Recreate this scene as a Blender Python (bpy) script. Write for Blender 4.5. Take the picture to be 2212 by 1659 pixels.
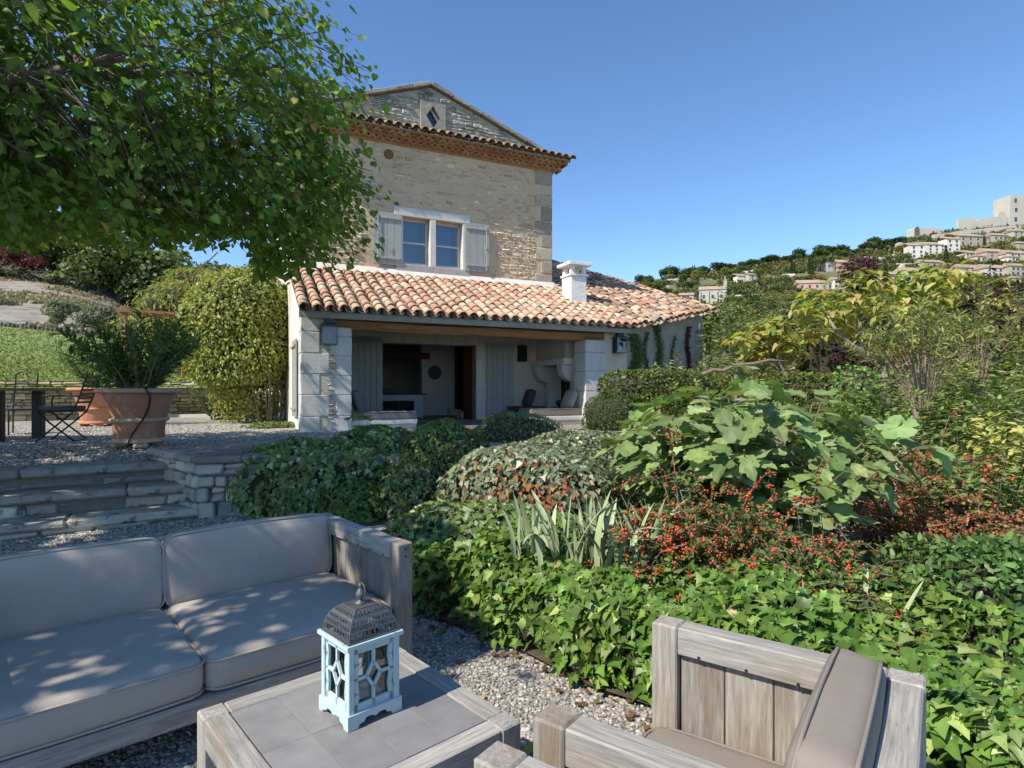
import bpy, bmesh, math, random
import numpy as np
from mathutils import Vector, Matrix, Euler

for _o in list(bpy.data.objects):
    bpy.data.objects.remove(_o)
sc = bpy.context.scene
COL = sc.collection
R = random.Random(11)
rng = np.random.default_rng(11)
rad = math.radians

# ------------------------------------------------------------------ camera
CAM_H, FPX, HOR = 1.55, 1280.0, 845.0          # eye height, focal length and horizon row (for a 2212 px wide picture)
cd = bpy.data.cameras.new('camera'); cam = bpy.data.objects.new('camera', cd); COL.objects.link(cam)
cam.location = (0, 0, CAM_H); cam.rotation_euler = (rad(90), 0, 0)
cd.sensor_width = 36; cd.lens = FPX / 2212 * 36; cd.shift_y = (HOR - 829.5) / 2212
cd.clip_start = .05; cd.clip_end = 3000
sc.camera = cam
# ------------------------------------------------------------------ sky, sun, exposure
SUN_EL, SUN_AZ = 46.0, math.degrees(math.atan2(-.77, -.64))   # azimuth measured from +Y towards +X
w = bpy.data.worlds.new('World'); sc.world = w; w.use_nodes = True
nt = w.node_tree; nt.nodes.clear()
sky = nt.nodes.new('ShaderNodeTexSky'); sky.sky_type = 'NISHITA'; sky.sun_disc = False
sky.sun_elevation = rad(SUN_EL); sky.sun_rotation = rad(SUN_AZ % 360)
sky.altitude = 1200; sky.air_density = .9; sky.dust_density = 0; sky.ozone_density = 2.2
bg = nt.nodes.new('ShaderNodeBackground'); bg.inputs[1].default_value = .098
out = nt.nodes.new('ShaderNodeOutputWorld')
hsv = nt.nodes.new('ShaderNodeHueSaturation'); hsv.inputs['Saturation'].default_value = 1.12; nt.links.new(sky.outputs[0], hsv.inputs['Color']); nt.links.new(hsv.outputs[0], bg.inputs[0]); nt.links.new(bg.outputs[0], out.inputs[0])
ld = bpy.data.lights.new('sun', 'SUN'); ld.energy = 2.8; ld.angle = rad(.55); ld.color = (1, .91, .78)
sun = bpy.data.objects.new('sun', ld); COL.objects.link(sun)
_az = rad(SUN_AZ); _el = rad(SUN_EL)
_d = Vector((math.sin(_az) * math.cos(_el), math.cos(_az) * math.cos(_el), math.sin(_el)))
sun.rotation_euler = _d.to_track_quat('Z', 'Y').to_euler(); sun.location = _d * 40
sc.view_settings.view_transform = 'Standard'; sc.view_settings.look = 'None'
sc.view_settings.exposure = 1.24; sc.view_settings.gamma = 1; sc.view_settings.use_curve_mapping = False

# ------------------------------------------------------------------ helpers
def py(u, v, Y):
    return Vector(((u - 1106) / FPX * Y, Y, CAM_H - (v - HOR) / FPX * Y))
def pz(u, v, z):
    return py(u, v, FPX * (CAM_H - z) / (v - HOR))

def tag(o, label=None, cat=None, group=None, kind=None):
    if label: o['label'] = label
    if cat: o['category'] = cat
    if group: o['group'] = group
    if kind: o['kind'] = kind
    return o
def thing(name, label, cat, loc=(0, 0, 0), rot=0, group=None):
    o = bpy.data.objects.new(name, None); COL.objects.link(o)
    o.empty_display_size = .1
    o.location = loc; o.rotation_euler = (0, 0, rot)
    return tag(o, label, cat, group)
def node(name, parent, loc=(0, 0, 0), rot=(0, 0, 0)):
    o = bpy.data.objects.new(name, None); COL.objects.link(o); o.parent = parent; o.location = loc
    o.rotation_euler = rot; o.empty_display_size = .05
    return o
def put(name, me, mat, parent=None, loc=(0, 0, 0), rot=(0, 0, 0), kind=None):
    o = bpy.data.objects.new(name, me); COL.objects.link(o)
    if mat is not None and not me.materials: me.materials.append(mat)
    if parent: o.parent = parent
    o.location = loc; o.rotation_euler = rot
    if kind: o['kind'] = kind
    return o
def copy_tree(o, parent=None):
    c = o.copy(); COL.objects.link(c); c.parent = parent
    for ch in o.children: copy_tree(ch, c)
    return c

def np_mesh(name, V, F, C=None, smooth=False):
    V = np.ascontiguousarray(V, dtype=np.float32); F = np.ascontiguousarray(F, dtype=np.int32)
    me = bpy.data.meshes.new(name); n, k = F.shape
    me.vertices.add(len(V)); me.vertices.foreach_set('co', V.ravel())
    me.loops.add(n * k); me.loops.foreach_set('vertex_index', F.ravel())
    me.polygons.add(n); me.polygons.foreach_set('loop_start', np.arange(0, n * k, k, dtype=np.int32))
    me.update(calc_edges=True)
    if smooth: me.polygons.foreach_set('use_smooth', np.ones(n, bool))
    if C is not None: set_col(me, C)
    return me
def set_col(me, C):
    n = len(me.vertices); a = me.attributes.new('col', 'FLOAT_COLOR', 'POINT')
    rgba = np.ones((n, 4), np.float32); rgba[:, :3] = C
    a.data.foreach_set('color', rgba.ravel())

class MB:
    def __init__(s): s.V = []; s.F = []; s.C = []; s.c = None
    def add(s, vs, fs, M=None):
        b = len(s.V)
        for v in vs:
            s.V.append(tuple(M @ Vector(v)) if M is not None else tuple(v))
            s.C.append(s.c or (1, 1, 1))
        s.F += [tuple(b + i for i in f) for f in fs]
        return s
    def box(s, lo, hi, M=None):
        x0, y0, z0 = lo; x1, y1, z1 = hi
        return s.add([(x0,y0,z0),(x1,y0,z0),(x1,y1,z0),(x0,y1,z0),(x0,y0,z1),(x1,y0,z1),(x1,y1,z1),(x0,y1,z1)],
                     [(0,3,2,1),(4,5,6,7),(0,1,5,4),(1,2,6,5),(2,3,7,6),(3,0,4,7)], M)
    def cbox(s, lo, hi, b=.006, M=None, jit=0):
        """chamfered box, 44 triangles, corners may be jittered"""
        V = []; idx = {}
        c = [(lo[i] + hi[i]) / 2 for i in range(3)]; h = [(hi[i] - lo[i]) / 2 for i in range(3)]
        b = min(b, min(h) * .8)
        for sx in (-1, 1):
            for sy in (-1, 1):
                for sz in (-1, 1):
                    j = [R.uniform(-jit, jit) for _ in range(3)]
                    for ax in range(3):
                        p = [c[i] + (sx, sy, sz)[i] * (h[i] - (0 if i == ax else b)) + j[i] for i in range(3)]
                        idx[(sx, sy, sz, ax)] = len(V); V.append(p)
        F = []; S = (-1, 1)
        for ax in range(3):
            for sg in S:
                o = [i for i in range(3) if i != ax]; q = []
                for a, d in ((-1,-1),(1,-1),(1,1),(-1,1)):
                    k = [0,0,0]; k[ax] = sg; k[o[0]] = a; k[o[1]] = d; q.append(idx[(*k, ax)])
                if (sg == 1) != (ax != 1): q.reverse()
                F.append(q)
        for a1, a2, a3 in ((0,1,2),(0,2,1),(1,2,0)):
            for s1 in S:
                for s2 in S:
                    k0 = [0,0,0]; k0[a1] = s1; k0[a2] = s2; k1 = list(k0); k0[a3] = -1; k1[a3] = 1
                    F.append([idx[(*k0, a1)], idx[(*k1, a1)], idx[(*k1, a2)], idx[(*k0, a2)]])
        for sx in S:
            for sy in S:
                for sz in S: F.append([idx[(sx, sy, sz, i)] for i in range(3)])
        return s.add(V, F, M)
    def lathe(s, prof, n=32, c=(0, 0, 0), M=None, cap=True):
        vs = []; fs = []
        for r, z in prof:
            for k in range(n):
                a = 2 * math.pi * k / n; vs.append((c[0] + r * math.cos(a), c[1] + r * math.sin(a), c[2] + z))
        for i in range(len(prof) - 1):
            for k in range(n):
                fs.append((i*n+k, i*n+(k+1)%n, (i+1)*n+(k+1)%n, (i+1)*n+k))
        if cap: fs.append(tuple(range(n-1, -1, -1))); fs.append(tuple((len(prof)-1)*n+k for k in range(n)))
        return s.add(vs, fs, M)
    def tube(s, pts, r, n=6, M=None, closed=False, sq=False):
        pts = [Vector(p) for p in pts]; m = len(pts)
        rr = r if isinstance(r, (list, tuple)) else [r] * m
        vs = []; fs = []; up = None
        for i, p in enumerate(pts):
            if closed: t = pts[(i+1) % m] - pts[i-1]
            else: t = pts[min(i+1, m-1)] - pts[max(i-1, 0)]
            t.normalize()
            if up is None:
                up = Vector((0,0,1)) if abs(t.z) < .9 else Vector((1,0,0))
            a = t.cross(up).normalized(); b = a.cross(t).normalized(); up = b
            for k in range(n):
                an = 2 * math.pi * (k + (.5 if sq else 0)) / n
                vs.append(p + (a * math.cos(an) + b * math.sin(an)) * rr[i])
        for i in range(m if closed else m - 1):
            j = (i + 1) % m
            for k in range(n): fs.append((i*n+k, i*n+(k+1)%n, j*n+(k+1)%n, j*n+k))
        if not closed: fs.append(tuple(range(n-1,-1,-1))); fs.append(tuple((m-1)*n+k for k in range(n)))
        return s.add(vs, fs, M)
    def ext(s, poly, t, M=None):
        """polygon in local x,z extruded along +y by t"""
        n = len(poly)
        vs = [(x, 0, z) for x, z in poly] + [(x, t, z) for x, z in poly]
        fs = [tuple(range(n)), tuple(range(2*n-1, n-1, -1))] + [(i, n+i, n+(i+1)%n, (i+1)%n) for i in range(n)]
        return s.add(vs, fs, M)
    def mesh(s, name='m', smooth=False, col=False):
        me = bpy.data.meshes.new(name); me.from_pydata(s.V, [], s.F)
        bm = bmesh.new(); bm.from_mesh(me); bmesh.ops.recalc_face_normals(bm, faces=bm.faces); bm.to_mesh(me); bm.free()
        if smooth: me.polygons.foreach_set('use_smooth', [True] * len(me.polygons))
        if col: set_col(me, np.array(s.C, np.float32))
        return me
    def build(s, name, mat, parent=None, loc=(0,0,0), rot=(0,0,0), smooth=False, col=False, kind=None):
        return put(name, s.mesh(name, smooth, col), mat, parent, loc, rot, kind)

def frame(o, x, y):
    """4x4 matrix with origin o, x axis and y axis given"""
    x = Vector(x).normalized(); z = x.cross(Vector(y)).normalized(); y = z.cross(x)
    return Matrix(((x.x,y.x,z.x,o[0]),(x.y,y.y,z.y,o[1]),(x.z,y.z,z.z,o[2]),(0,0,0,1)))

# ------------------------------------------------------------------ materials
def nodes(name):
    m = bpy.data.materials.new(name); m.use_nodes = True; t = m.node_tree; t.nodes.clear()
    o = t.nodes.new('ShaderNodeOutputMaterial'); p = t.nodes.new('ShaderNodeBsdfPrincipled')
    t.links.new(p.outputs[0], o.inputs[0])
    def N(ty, **kw):
        n = t.nodes.new('ShaderNode' + ty)
        for k, v in kw.items():
            if hasattr(n, k): setattr(n, k, v)
            else: n.inputs[k].default_value = v
        return n
    return m, t, p, N, o
def rgb(c): return (c[0], c[1], c[2], 1)
def ramp(N, stops):
    r = N('ValToRGB'); e = r.color_ramp.elements
    while len(e) < len(stops): e.new(.5)
    for i, (p, c) in enumerate(stops): e[i].position = p; e[i].color = rgb(c) if len(c) == 3 else c
    return r
def mat(name, c1, c2=None, rough=.8, scale=6., stretch=(1,1,1), bump=0, bscale=40., rnd=0., spots=None, sscale=12., spos=.6,
        metal=0, spec=.3, coords='Object', detail=5, attr=False, dist=.02, world=False):
    """base colour from noise between c1 and c2, optional per-object value change, spots of a third colour, fine relief"""
    m, t, p, N, o = nodes(name); L = t.links.new
    if world: g = N('NewGeometry'); vec = g.outputs['Position']
    else: g = N('TexCoord'); vec = g.outputs[coords]
    mp = N('Mapping'); mp.inputs['Scale'].default_value = stretch; L(vec, mp.inputs[0])
    if rnd:
        oi = N('ObjectInfo'); ad = N('VectorMath', operation='ADD'); sc_ = N('VectorMath', operation='SCALE'); sc_.inputs['Scale'].default_value = 37.
        cx = N('CombineXYZ')
        for i in range(3): L(oi.outputs['Random'], cx.inputs[i])
        L(cx.outputs[0], sc_.inputs[0]); L(mp.outputs[0], ad.inputs[0]); L(sc_.outputs[0], ad.inputs[1]); vec = ad.outputs[0]
    else: vec = mp.outputs[0]
    n1 = N('TexNoise', Scale=scale, Detail=detail, Roughness=.6); L(vec, n1.inputs['Vector'])
    rp = ramp(N, [(.3, c1), (.7, c2 or c1)]); L(n1.outputs['Fac'], rp.inputs[0]); c = rp.outputs[0]
    if attr:
        a = N('Attribute', attribute_name='col'); mx = N('MixRGB', blend_type='MULTIPLY'); mx.inputs[0].default_value = 1
        L(c, mx.inputs[1]); L(a.outputs['Color'], mx.inputs[2]); c = mx.outputs[0]
    if spots:
        n2 = N('TexNoise', Scale=sscale, Detail=6, Roughness=.65); L(vec, n2.inputs['Vector'])
        r2 = ramp(N, [(spos, (0,0,0)), (spos+.08, (1,1,1))]); L(n2.outputs['Fac'], r2.inputs[0])
        mx = N('MixRGB'); L(r2.outputs[0], mx.inputs[0]); L(c, mx.inputs[1]); mx.inputs[2].default_value = rgb(spots); c = mx.outputs[0]
    if rnd:
        hs = N('HueSaturation'); mr = N('MapRange'); mr.inputs['To Min'].default_value = 1-rnd; mr.inputs['To Max'].default_value = 1+rnd
        L(oi.outputs['Random'], mr.inputs[0]); L(mr.outputs[0], hs.inputs['Value']); L(c, hs.inputs['Color']); c = hs.outputs[0]
    L(c, p.inputs['Base Color'])
    p.inputs['Roughness'].default_value = rough; p.inputs['Metallic'].default_value = metal; p.inputs['Specular IOR Level'].default_value = spec
    if bump:
        nb = N('TexNoise', Scale=bscale, Detail=6, Roughness=.6); L(vec, nb.inputs['Vector'])
        bp = N('Bump', Strength=bump, Distance=dist); L(nb.outputs['Fac'], bp.inputs['Height']); L(bp.outputs[0], p.inputs['Normal'])
    return m
def leaf_mat(name, rough=.5, trans=.3, spec=.3, tint=(1.25, 1.25, .6)):
    m, t, p, N, o = nodes(name); L = t.links.new
    a = N('Attribute', attribute_name='col'); p.inputs['Roughness'].default_value = rough; p.inputs['Specular IOR Level'].default_value = spec
    L(a.outputs['Color'], p.inputs['Base Color'])
    tr = N('BsdfTranslucent'); mx = N('MixRGB', blend_type='MULTIPLY'); mx.inputs[0].default_value = 1; mx.inputs[2].default_value = rgb(tint)
    L(a.outputs['Color'], mx.inputs[1]); L(mx.outputs[0], tr.inputs[0])
    ms = N('MixShader'); ms.inputs[0].default_value = trans; L(p.outputs[0], ms.inputs[1]); L(tr.outputs[0], ms.inputs[2]); L(ms.outputs[0], o.inputs[0])
    return m
def glass_mat(name, tint=(.9,.95,.95), mix=.75, rough=.03):
    m, t, p, N, o = nodes(name); L = t.links.new
    g = N('BsdfGlossy'); g.inputs['Roughness'].default_value = rough; tr = N('BsdfTransparent'); tr.inputs[0].default_value = rgb(tint)
    fr = N('Fresnel', IOR=1.5); md = N('Math', operation='MULTIPLY_ADD'); md.inputs[1].default_value = 1.0; md.inputs[2].default_value = 1 - mix - .1
    L(fr.outputs[0], md.inputs[0])
    ms = N('MixShader'); L(md.outputs[0], ms.inputs[0]); L(tr.outputs[0], ms.inputs[1]); L(g.outputs[0], ms.inputs[2]); L(ms.outputs[0], o.inputs[0])
    return m
def wood_mat(name, grey=(.30,.28,.25), brown=(.20,.13,.08), amt=.5, pale=(.42,.39,.35)):
    """weathered wood, grain along the local x axis of each piece"""
    m, t, p, N, o = nodes(name); L = t.links.new
    tc = N('TexCoord'); oi = N('ObjectInfo'); cx = N('CombineXYZ'); ad = N('VectorMath', operation='ADD'); s_ = N('VectorMath', operation='SCALE'); s_.inputs['Scale'].default_value = 23.
    for i in range(3): L(oi.outputs['Random'], cx.inputs[i])
    L(cx.outputs[0], s_.inputs[0]); L(tc.outputs['Object'], ad.inputs[0]); L(s_.outputs[0], ad.inputs[1])
    mp = N('Mapping'); mp.inputs['Scale'].default_value = (1.6, 26, 26); L(ad.outputs[0], mp.inputs[0])
    n1 = N('TexNoise', Scale=3.2, Detail=8, Roughness=.65, Distortion=.4); L(mp.outputs[0], n1.inputs['Vector'])
    r1 = ramp(N, [(.28, tuple(x*.62 for x in grey)), (.5, grey), (.72, pale)]); L(n1.outputs['Fac'], r1.inputs[0])
    mp2 = N('Mapping'); mp2.inputs['Scale'].default_value = (1.2, 5, 5); L(ad.outputs[0], mp2.inputs[0])
    n2 = N('TexNoise', Scale=2.4, Detail=4, Roughness=.6); L(mp2.outputs[0], n2.inputs['Vector'])
    r2 = ramp(N, [(.62 - .25*amt, (0,0,0)), (.80 - .2*amt, (1,1,1))]); L(n2.outputs['Fac'], r2.inputs[0])
    mu = N('Math', operation='MULTIPLY'); L(r2.outputs[0], mu.inputs[0]); mu.inputs[1].default_value = .75
    mb = N('MixRGB', blend_type='MIX'); L(mu.outputs[0], mb.inputs[0]); L(r1.outputs[0], mb.inputs[1]); mb.inputs[2].default_value = rgb(brown)
    n3 = N('TexNoise', Scale=9, Detail=3); L(mp.outputs[0], n3.inputs['Vector'])
    r3 = ramp(N, [(.27, (.5,.47,.43)), (.36, (1,1,1))]); L(n3.outputs['Fac'], r3.inputs[0])
    mm = N('MixRGB', blend_type='MULTIPLY'); mm.inputs[0].default_value = .8; L(mb.outputs[0], mm.inputs[1]); L(r3.outputs[0], mm.inputs[2])
    hs = N('HueSaturation'); mr = N('MapRange'); mr.inputs['To Min'].default_value = .85; mr.inputs['To Max'].default_value = 1.12
    L(oi.outputs['Random'], mr.inputs[0]); L(mr.outputs[0], hs.inputs['Value']); L(mm.outputs[0], hs.inputs['Color'])
    L(hs.outputs[0], p.inputs['Base Color']); p.inputs['Roughness'].default_value = .85; p.inputs['Specular IOR Level'].default_value = .2
    bp = N('Bump', Strength=.55, Distance=.004); L(n1.outputs['Fac'], bp.inputs['Height']); L(bp.outputs[0], p.inputs['Normal'])
    return m

# ------------------------------------------------------------------ leaves
def tmpl(outline, mid, droop=.0, fold=.12, center=None):
    """leaf of unit length along y; outline is its right half from stalk to tip"""
    pts = outline + [(-x, y) for x, y in reversed(outline[1:-1])]
    V = [(x, y, fold * abs(x) - droop * y * y) for x, y in pts]
    V.append((0, mid, -droop * mid * mid)); c = len(V) - 1; n = len(pts)
    F = [(i, (i + 1) % n, c) for i in range(n)]
    return np.array(V, np.float32), np.array(F, np.int32)
def tmpl2(outline, mid, droop, fold, cup, wave=.0):
    """larger leaf with an inner ring so that the blade can bend"""
    pts = outline + [(-x, y) for x, y in reversed(outline[1:-1])]; n = len(pts)
    f = lambda x, y: fold * abs(x) - cup * x * x - droop * y * y
    ring = [(x * .55, mid + (y - mid) * .55) for x, y in pts]
    V = [(x, y, f(x, y) + wave * math.sin(i * 2.1)) for i, (x, y) in enumerate(pts)] + [(x, y, f(x, y)) for x, y in ring] + [(0, mid, f(0, mid) - .01)]
    F = [(i, (i + 1) % n, n + i) for i in range(n)] + [((i + 1) % n, n + (i + 1) % n, n + i) for i in range(n)] + [(n + i, n + (i + 1) % n, 2 * n) for i in range(n)]
    return np.array(V, np.float32), np.array(F, np.int32)
T_LIME = tmpl([(0,0),(.26,-.08),(.46,.16),(.38,.55),(0,1.02)], .4, .15, .12)
T_IVY = tmpl([(0,0),(.20,-.16),(.30,.06),(.56,.16),(.30,.44),(0,1)], .3, .12, .14)
T_FIG = tmpl2([(0,.02),(.15,-.10),(.38,-.05),(.49,.15),(.40,.29),(.55,.42),(.57,.60),(.44,.69),(.31,.63),(.27,.85),(.12,1.0),(0,1.04)], .38, .26, .42, .55, .02)
T_CAT = tmpl2([(0,0),(.30,-.10),(.50,.14),(.44,.5),(.2,.85),(0,1.05)], .4, .3, .4, .5, .02)
T_OVAL = tmpl([(0,0),(.24,.32),(.19,.68),(0,1)], .48, .1, .2)
T_RND = tmpl([(0,0),(.34,.2),(.36,.65),(0,1)], .48, .1, .15)
T_LAN = tmpl([(0,0),(.12,.35),(.085,.7),(0,1)], .5, .12, .2)
T_BIT = (np.array([(-.3,0,0),(.3,0,0),(.22,1,.1),(-.22,.9,-.1)], np.float32), np.array([(0,1,2),(0,2,3)], np.int32))

def nrm(a): return a / np.maximum(np.linalg.norm(a, axis=1, keepdims=True), 1e-6)
def rdir(n): return nrm(rng.normal(size=(n, 3)))
def leaf_mesh(name, T, pos, tip, nor, size, colr):
    tv, tf = T; n = len(pos)
    y = nrm(tip); z = nor - (nor * y).sum(1, keepdims=True) * y; z = nrm(z); x = np.cross(y, z)
    s = np.broadcast_to(np.asarray(size, np.float32), (n,))[:, None, None]
    wx_ = rng.uniform(.78, 1.2, (n, 1, 1)); cu = rng.normal(1, .9, (n, 1, 1))          # every leaf a little wider, narrower, more or less curled
    V = pos[:, None] + s * (tv[None, :, 0:1] * wx_ * x[:, None] + tv[None, :, 1:2] * y[:, None] + tv[None, :, 2:3] * cu * z[:, None])
    k = len(tv); F = (tf[None] + (np.arange(n) * k)[:, None, None]).reshape(-1, 3)
    C = np.repeat(np.asarray(colr, np.float32).reshape(n, 1, 3), k, axis=1) * np.clip(rng.normal(1, .10, (n, k, 1)), .7, 1.35)
    if k > 5: C[:, -1] *= 1.22; C[:, 0] *= 1.15                                        # paler midrib
    C = C.reshape(-1, 3)
    return np_mesh(name, V.reshape(-1, 3), F, C, smooth=k > 14)
def pal(n, cols, wts=None, vv=.18):
    cols = np.array(cols, np.float32); p = None if wts is None else np.array(wts) / sum(wts)
    c = cols[rng.choice(len(cols), n, p=p)]
    return c * np.clip(rng.normal(1, vv, (n, 1)), .5, 1.6) * np.clip(rng.normal(1, .05, (n, 3)), .8, 1.2)
def leaf_parts(parent, T, pos, tip, nor, size, cols, mat_, name='leaf', nvar=10):
    """single leaves as objects sharing a few meshes"""
    ms = []
    c = pal(nvar, cols)
    for i in range(nvar):
        me = np_mesh('leaf', T[0] * (1 + rng.normal(0, .06, T[0].shape)) * [rng.uniform(.8, 1.2), 1, rng.normal(1, .9)], T[1], np.repeat(c[i:i+1], len(T[0]), 0) * np.concatenate([[1.15], np.clip(rng.normal(1, .1, len(T[0]) - 2), .75, 1.3), [1.22]])[:, None], smooth=len(T[0]) > 14); me.materials.append(mat_); ms.append(me)
    y = nrm(tip); z = nor - (nor * y).sum(1, keepdims=True) * y; z = nrm(z); x = np.cross(y, z)
    for i in range(len(pos)):
        o = bpy.data.objects.new(name, ms[R.randrange(nvar)]); COL.objects.link(o); o.parent = parent; s = float(size[i])
        M = Matrix.Identity(4)
        for r in range(3):
            M[r][0] = x[i][r] * s; M[r][1] = y[i][r] * s; M[r][2] = z[i][r] * s; M[r][3] = pos[i][r]
        o.matrix_local = M
def vnoise(P, f, seed=0):
    """cheap smooth noise in [-1,1] from sines"""
    r = np.random.default_rng(seed); o = np.zeros(len(P))
    for i in range(6):
        k = nrm(r.normal(size=(1, 3)))[0] * f * r.uniform(.6, 1.6); o += np.sin(P @ k + r.uniform(0, 6.28))
    return o / 3.2

ML = leaf_mat('leaf_matte', .55, .30); MLG = leaf_mat('leaf_glossy', .42, .25, .35); MLD = leaf_mat('leaf_thin', .5, .5, .25)
MFAR = leaf_mat('leaf_far', .8, .25, .1)
BARK = mat('bark', (.10,.085,.07), (.20,.18,.155), .95, 14, (1,1,.25), .6, 30)
BARKP = mat('bark_pale', (.17,.15,.125), (.30,.27,.23), .95, 14, (1,1,.3), .5, 30)
HULLD = mat('twigs', (.035,.035,.02), (.06,.055,.03), .95, 20)  # opaque hull inside foliage; dark colour stands in for shaded depths, blocks see-through
SOIL = mat('soil', (.05,.04,.03), (.10,.085,.06), .95, 5, bump=.5)
# ================================================================== SETTING
def gravel_mat(name, sc_, dark=(.16,.155,.145), light=(.42,.39,.34)):
    m, t, p, N, o = nodes(name); L = t.links.new
    g = N('NewGeometry'); v = N('TexVoronoi', Scale=sc_); L(g.outputs['Position'], v.inputs['Vector'])
    sx = N('SeparateColor'); L(v.outputs['Color'], sx.inputs[0])
    r = ramp(N, [(0, dark), (.45, (.25,.24,.22)), (.75, (.32,.29,.24)), (1, light)]); L(sx.outputs[0], r.inputs[0])
    n = N('TexNoise', Scale=1.3, Detail=4); L(g.outputs['Position'], n.inputs['Vector'])
    r2 = ramp(N, [(.3, (.78,.76,.74)), (.7, (1.08,1.05,1.0))]); L(n.outputs['Fac'], r2.inputs[0])
    mm = N('MixRGB', blend_type='MULTIPLY'); mm.inputs[0].default_value = 1; L(r.outputs[0], mm.inputs[1]); L(r2.outputs[0], mm.inputs[2])
    L(mm.outputs[0], p.inputs['Base Color']); p.inputs['Roughness'].default_value = .9
    bp = N('Bump', Strength=1., Distance=.012); bp.invert = True; L(v.outputs['Distance'], bp.inputs['Height']); L(bp.outputs[0], p.inputs['Normal'])
    return m
GRAV = gravel_mat('gravel', 62, (.22,.215,.20), (.52,.49,.43)); GRAV2 = gravel_mat('gravel_terrace', 42, (.28,.27,.25), (.60,.56,.49))
STONE = mat('rubble_stone', (.85,.85,.85), (1.12,1.1,1.05), .9, 9, bump=.7, bscale=26, attr=True, spots=(.16,.155,.13), sscale=7, spos=.63, dist=.015)
STONEL = mat('lichen_stone', (.8,.8,.8), (1.15,1.12,1.05), .92, 7, bump=.9, bscale=22, attr=True, spots=(.13,.13,.115), sscale=4.5, spos=.55, dist=.02)
MORTAR = mat('mortar', (.27,.235,.185), (.36,.31,.25), .95, 3, bump=.5, bscale=35)
GRASS = mat('lawn_grass', (.17,.23,.065), (.22,.275,.09), .9, 1.2, bump=.8, bscale=60, spots=(.31,.31,.14), sscale=1.3, spos=.58, world=True)
DRY = mat('dry_slope', (.23,.205,.165), (.34,.305,.24), .95, .6, (1,1,1), .8, 9, spots=(.16,.145,.115), sscale=.9, spos=.52, world=True, detail=8)

def sheet(name, mt, grid, kind='structure'):
    """grid[i][j] of points -> one surface"""
    g = np.array(grid, np.float32); a, b = g.shape[:2]; i = np.arange(a * b).reshape(a, b)
    F = np.stack([i[:-1,:-1], i[:-1,1:], i[1:,1:], i[1:,:-1]], -1).reshape(-1, 4)
    me = np_mesh(name, g.reshape(-1, 3), F, smooth=True); return put(name, me, mt, kind=kind)
# ---- lower ground: one sheet to the horizon, gently falling away behind the garden
xs = np.concatenate([np.linspace(-900,-40,8), np.linspace(-30,30,61), np.linspace(45,900,8)])
ys = np.concatenate([np.linspace(-300,-12,6), np.linspace(-8,40,49), np.linspace(55,1200,10)])
def gz(x, y):
    r = max(0, x - 2.5) * .05 + max(0, y - 12) * .04
    return -min(r, 2.5) + (.10 * min(1, max(0, y - 4.6) / 2.4) if x < 0 else 0)
sheet('ground', GRAV, [[(x, y, gz(x, y)) for x in xs] for y in ys])
# ---- planted soil to the right of the seating
bed = [(-.72,4.15),(-.35,3.85),(.03,3.5),(.40,3.05),(.68,2.85),(1.1,2.3),(1.55,1.7),(1.9,.8),(4,-3),(30,-4),(34,30),(9,30),(7,14),(3,9.8),(0,8.0),(-2.2,7.3),(-1.5,6.2),(-.9,5.0)]
mb = MB(); mb.add([(x, y, gz(x, y) + .035) for x, y in bed], [tuple(range(len(bed)))])
me = mb.mesh('soil'); put('garden_soil', me, SOIL, kind='structure')
# ---- upper terrace
P0 = [(-40,-12.9),(-10.4,4.45),(-4.55,7.85),(-3.66,6.95),(-1.75,7.25),(-.6,8.75),(2.6,9.9),(7.5,12.6),(12,15.5)]
Q0 = [(-41,-10),(-10.9,6.1),(-5.4,9.1),(-3.9,8.7),(-2.0,8.7),(-.9,9.6),(1.8,11.0),(6.5,14.0),(11,17)]
zf = [.66,.66,.66,.70,.72,.74,.76,.76,.76]
grid = [[(x, y, -.6) for x, y in P0], [(x, y, z) for (x, y), z in zip(P0, zf)], [(x, y, .76) for x, y in Q0]]
grid += [[(x - (k*.0), y + k, .76 + max(0, k-6) * .016) for x, y in Q0] for k in (3, 6, 12, 20)]
sheet('terrace', GRAV2, grid)
# ---- lawn bank above the dry stone wall, dark edging, dry slope, wooded ridge
us = np.linspace(-900, 760, 48)
def ve(u): return 703 + .10 * u
def vc(u): return float(np.interp(u, [-900,-300,0,60,120,200,260,310,380,470,760], [575,588,597,600,607,632,655,684,705,715,735]))
def lawnv(u, s): return 838 + (ve(u) - 838) * (s ** .9)
bank = []
for s in np.linspace(0, 1, 14):
    Y = 14.2 + s * 16
    bank.append([py(u, lawnv(u, s) - 5 * math.sin(s * 9) * (1 - s), Y + max(0, u) * .006) for u in us])
sheet('lawn', GRASS, bank)
slope = []
for s in np.linspace(0, 1, 12):
    Y = 30.15 + s * 28
    slope.append([py(u, ve(u) + (vc(u) - ve(u)) * s ** .8 , Y + max(0, u) * .006) for u in us])
last = slope[-1]
for k in (8, 25, 60, 120): slope.append([(p.x - k * .4, p.y + k, p.z + k * .20) for p in last])
sheet('dry_slope', DRY, slope)
ed = MB()
EDG = []
for i in range(60):
    u = -260 + i * 9.2
    EDG.append((py(u, ve(u), 30.1 + max(0, u) * .006), py(u + 9.2, ve(u + 9.2), 30.1 + max(0, u) * .006)))
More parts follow.
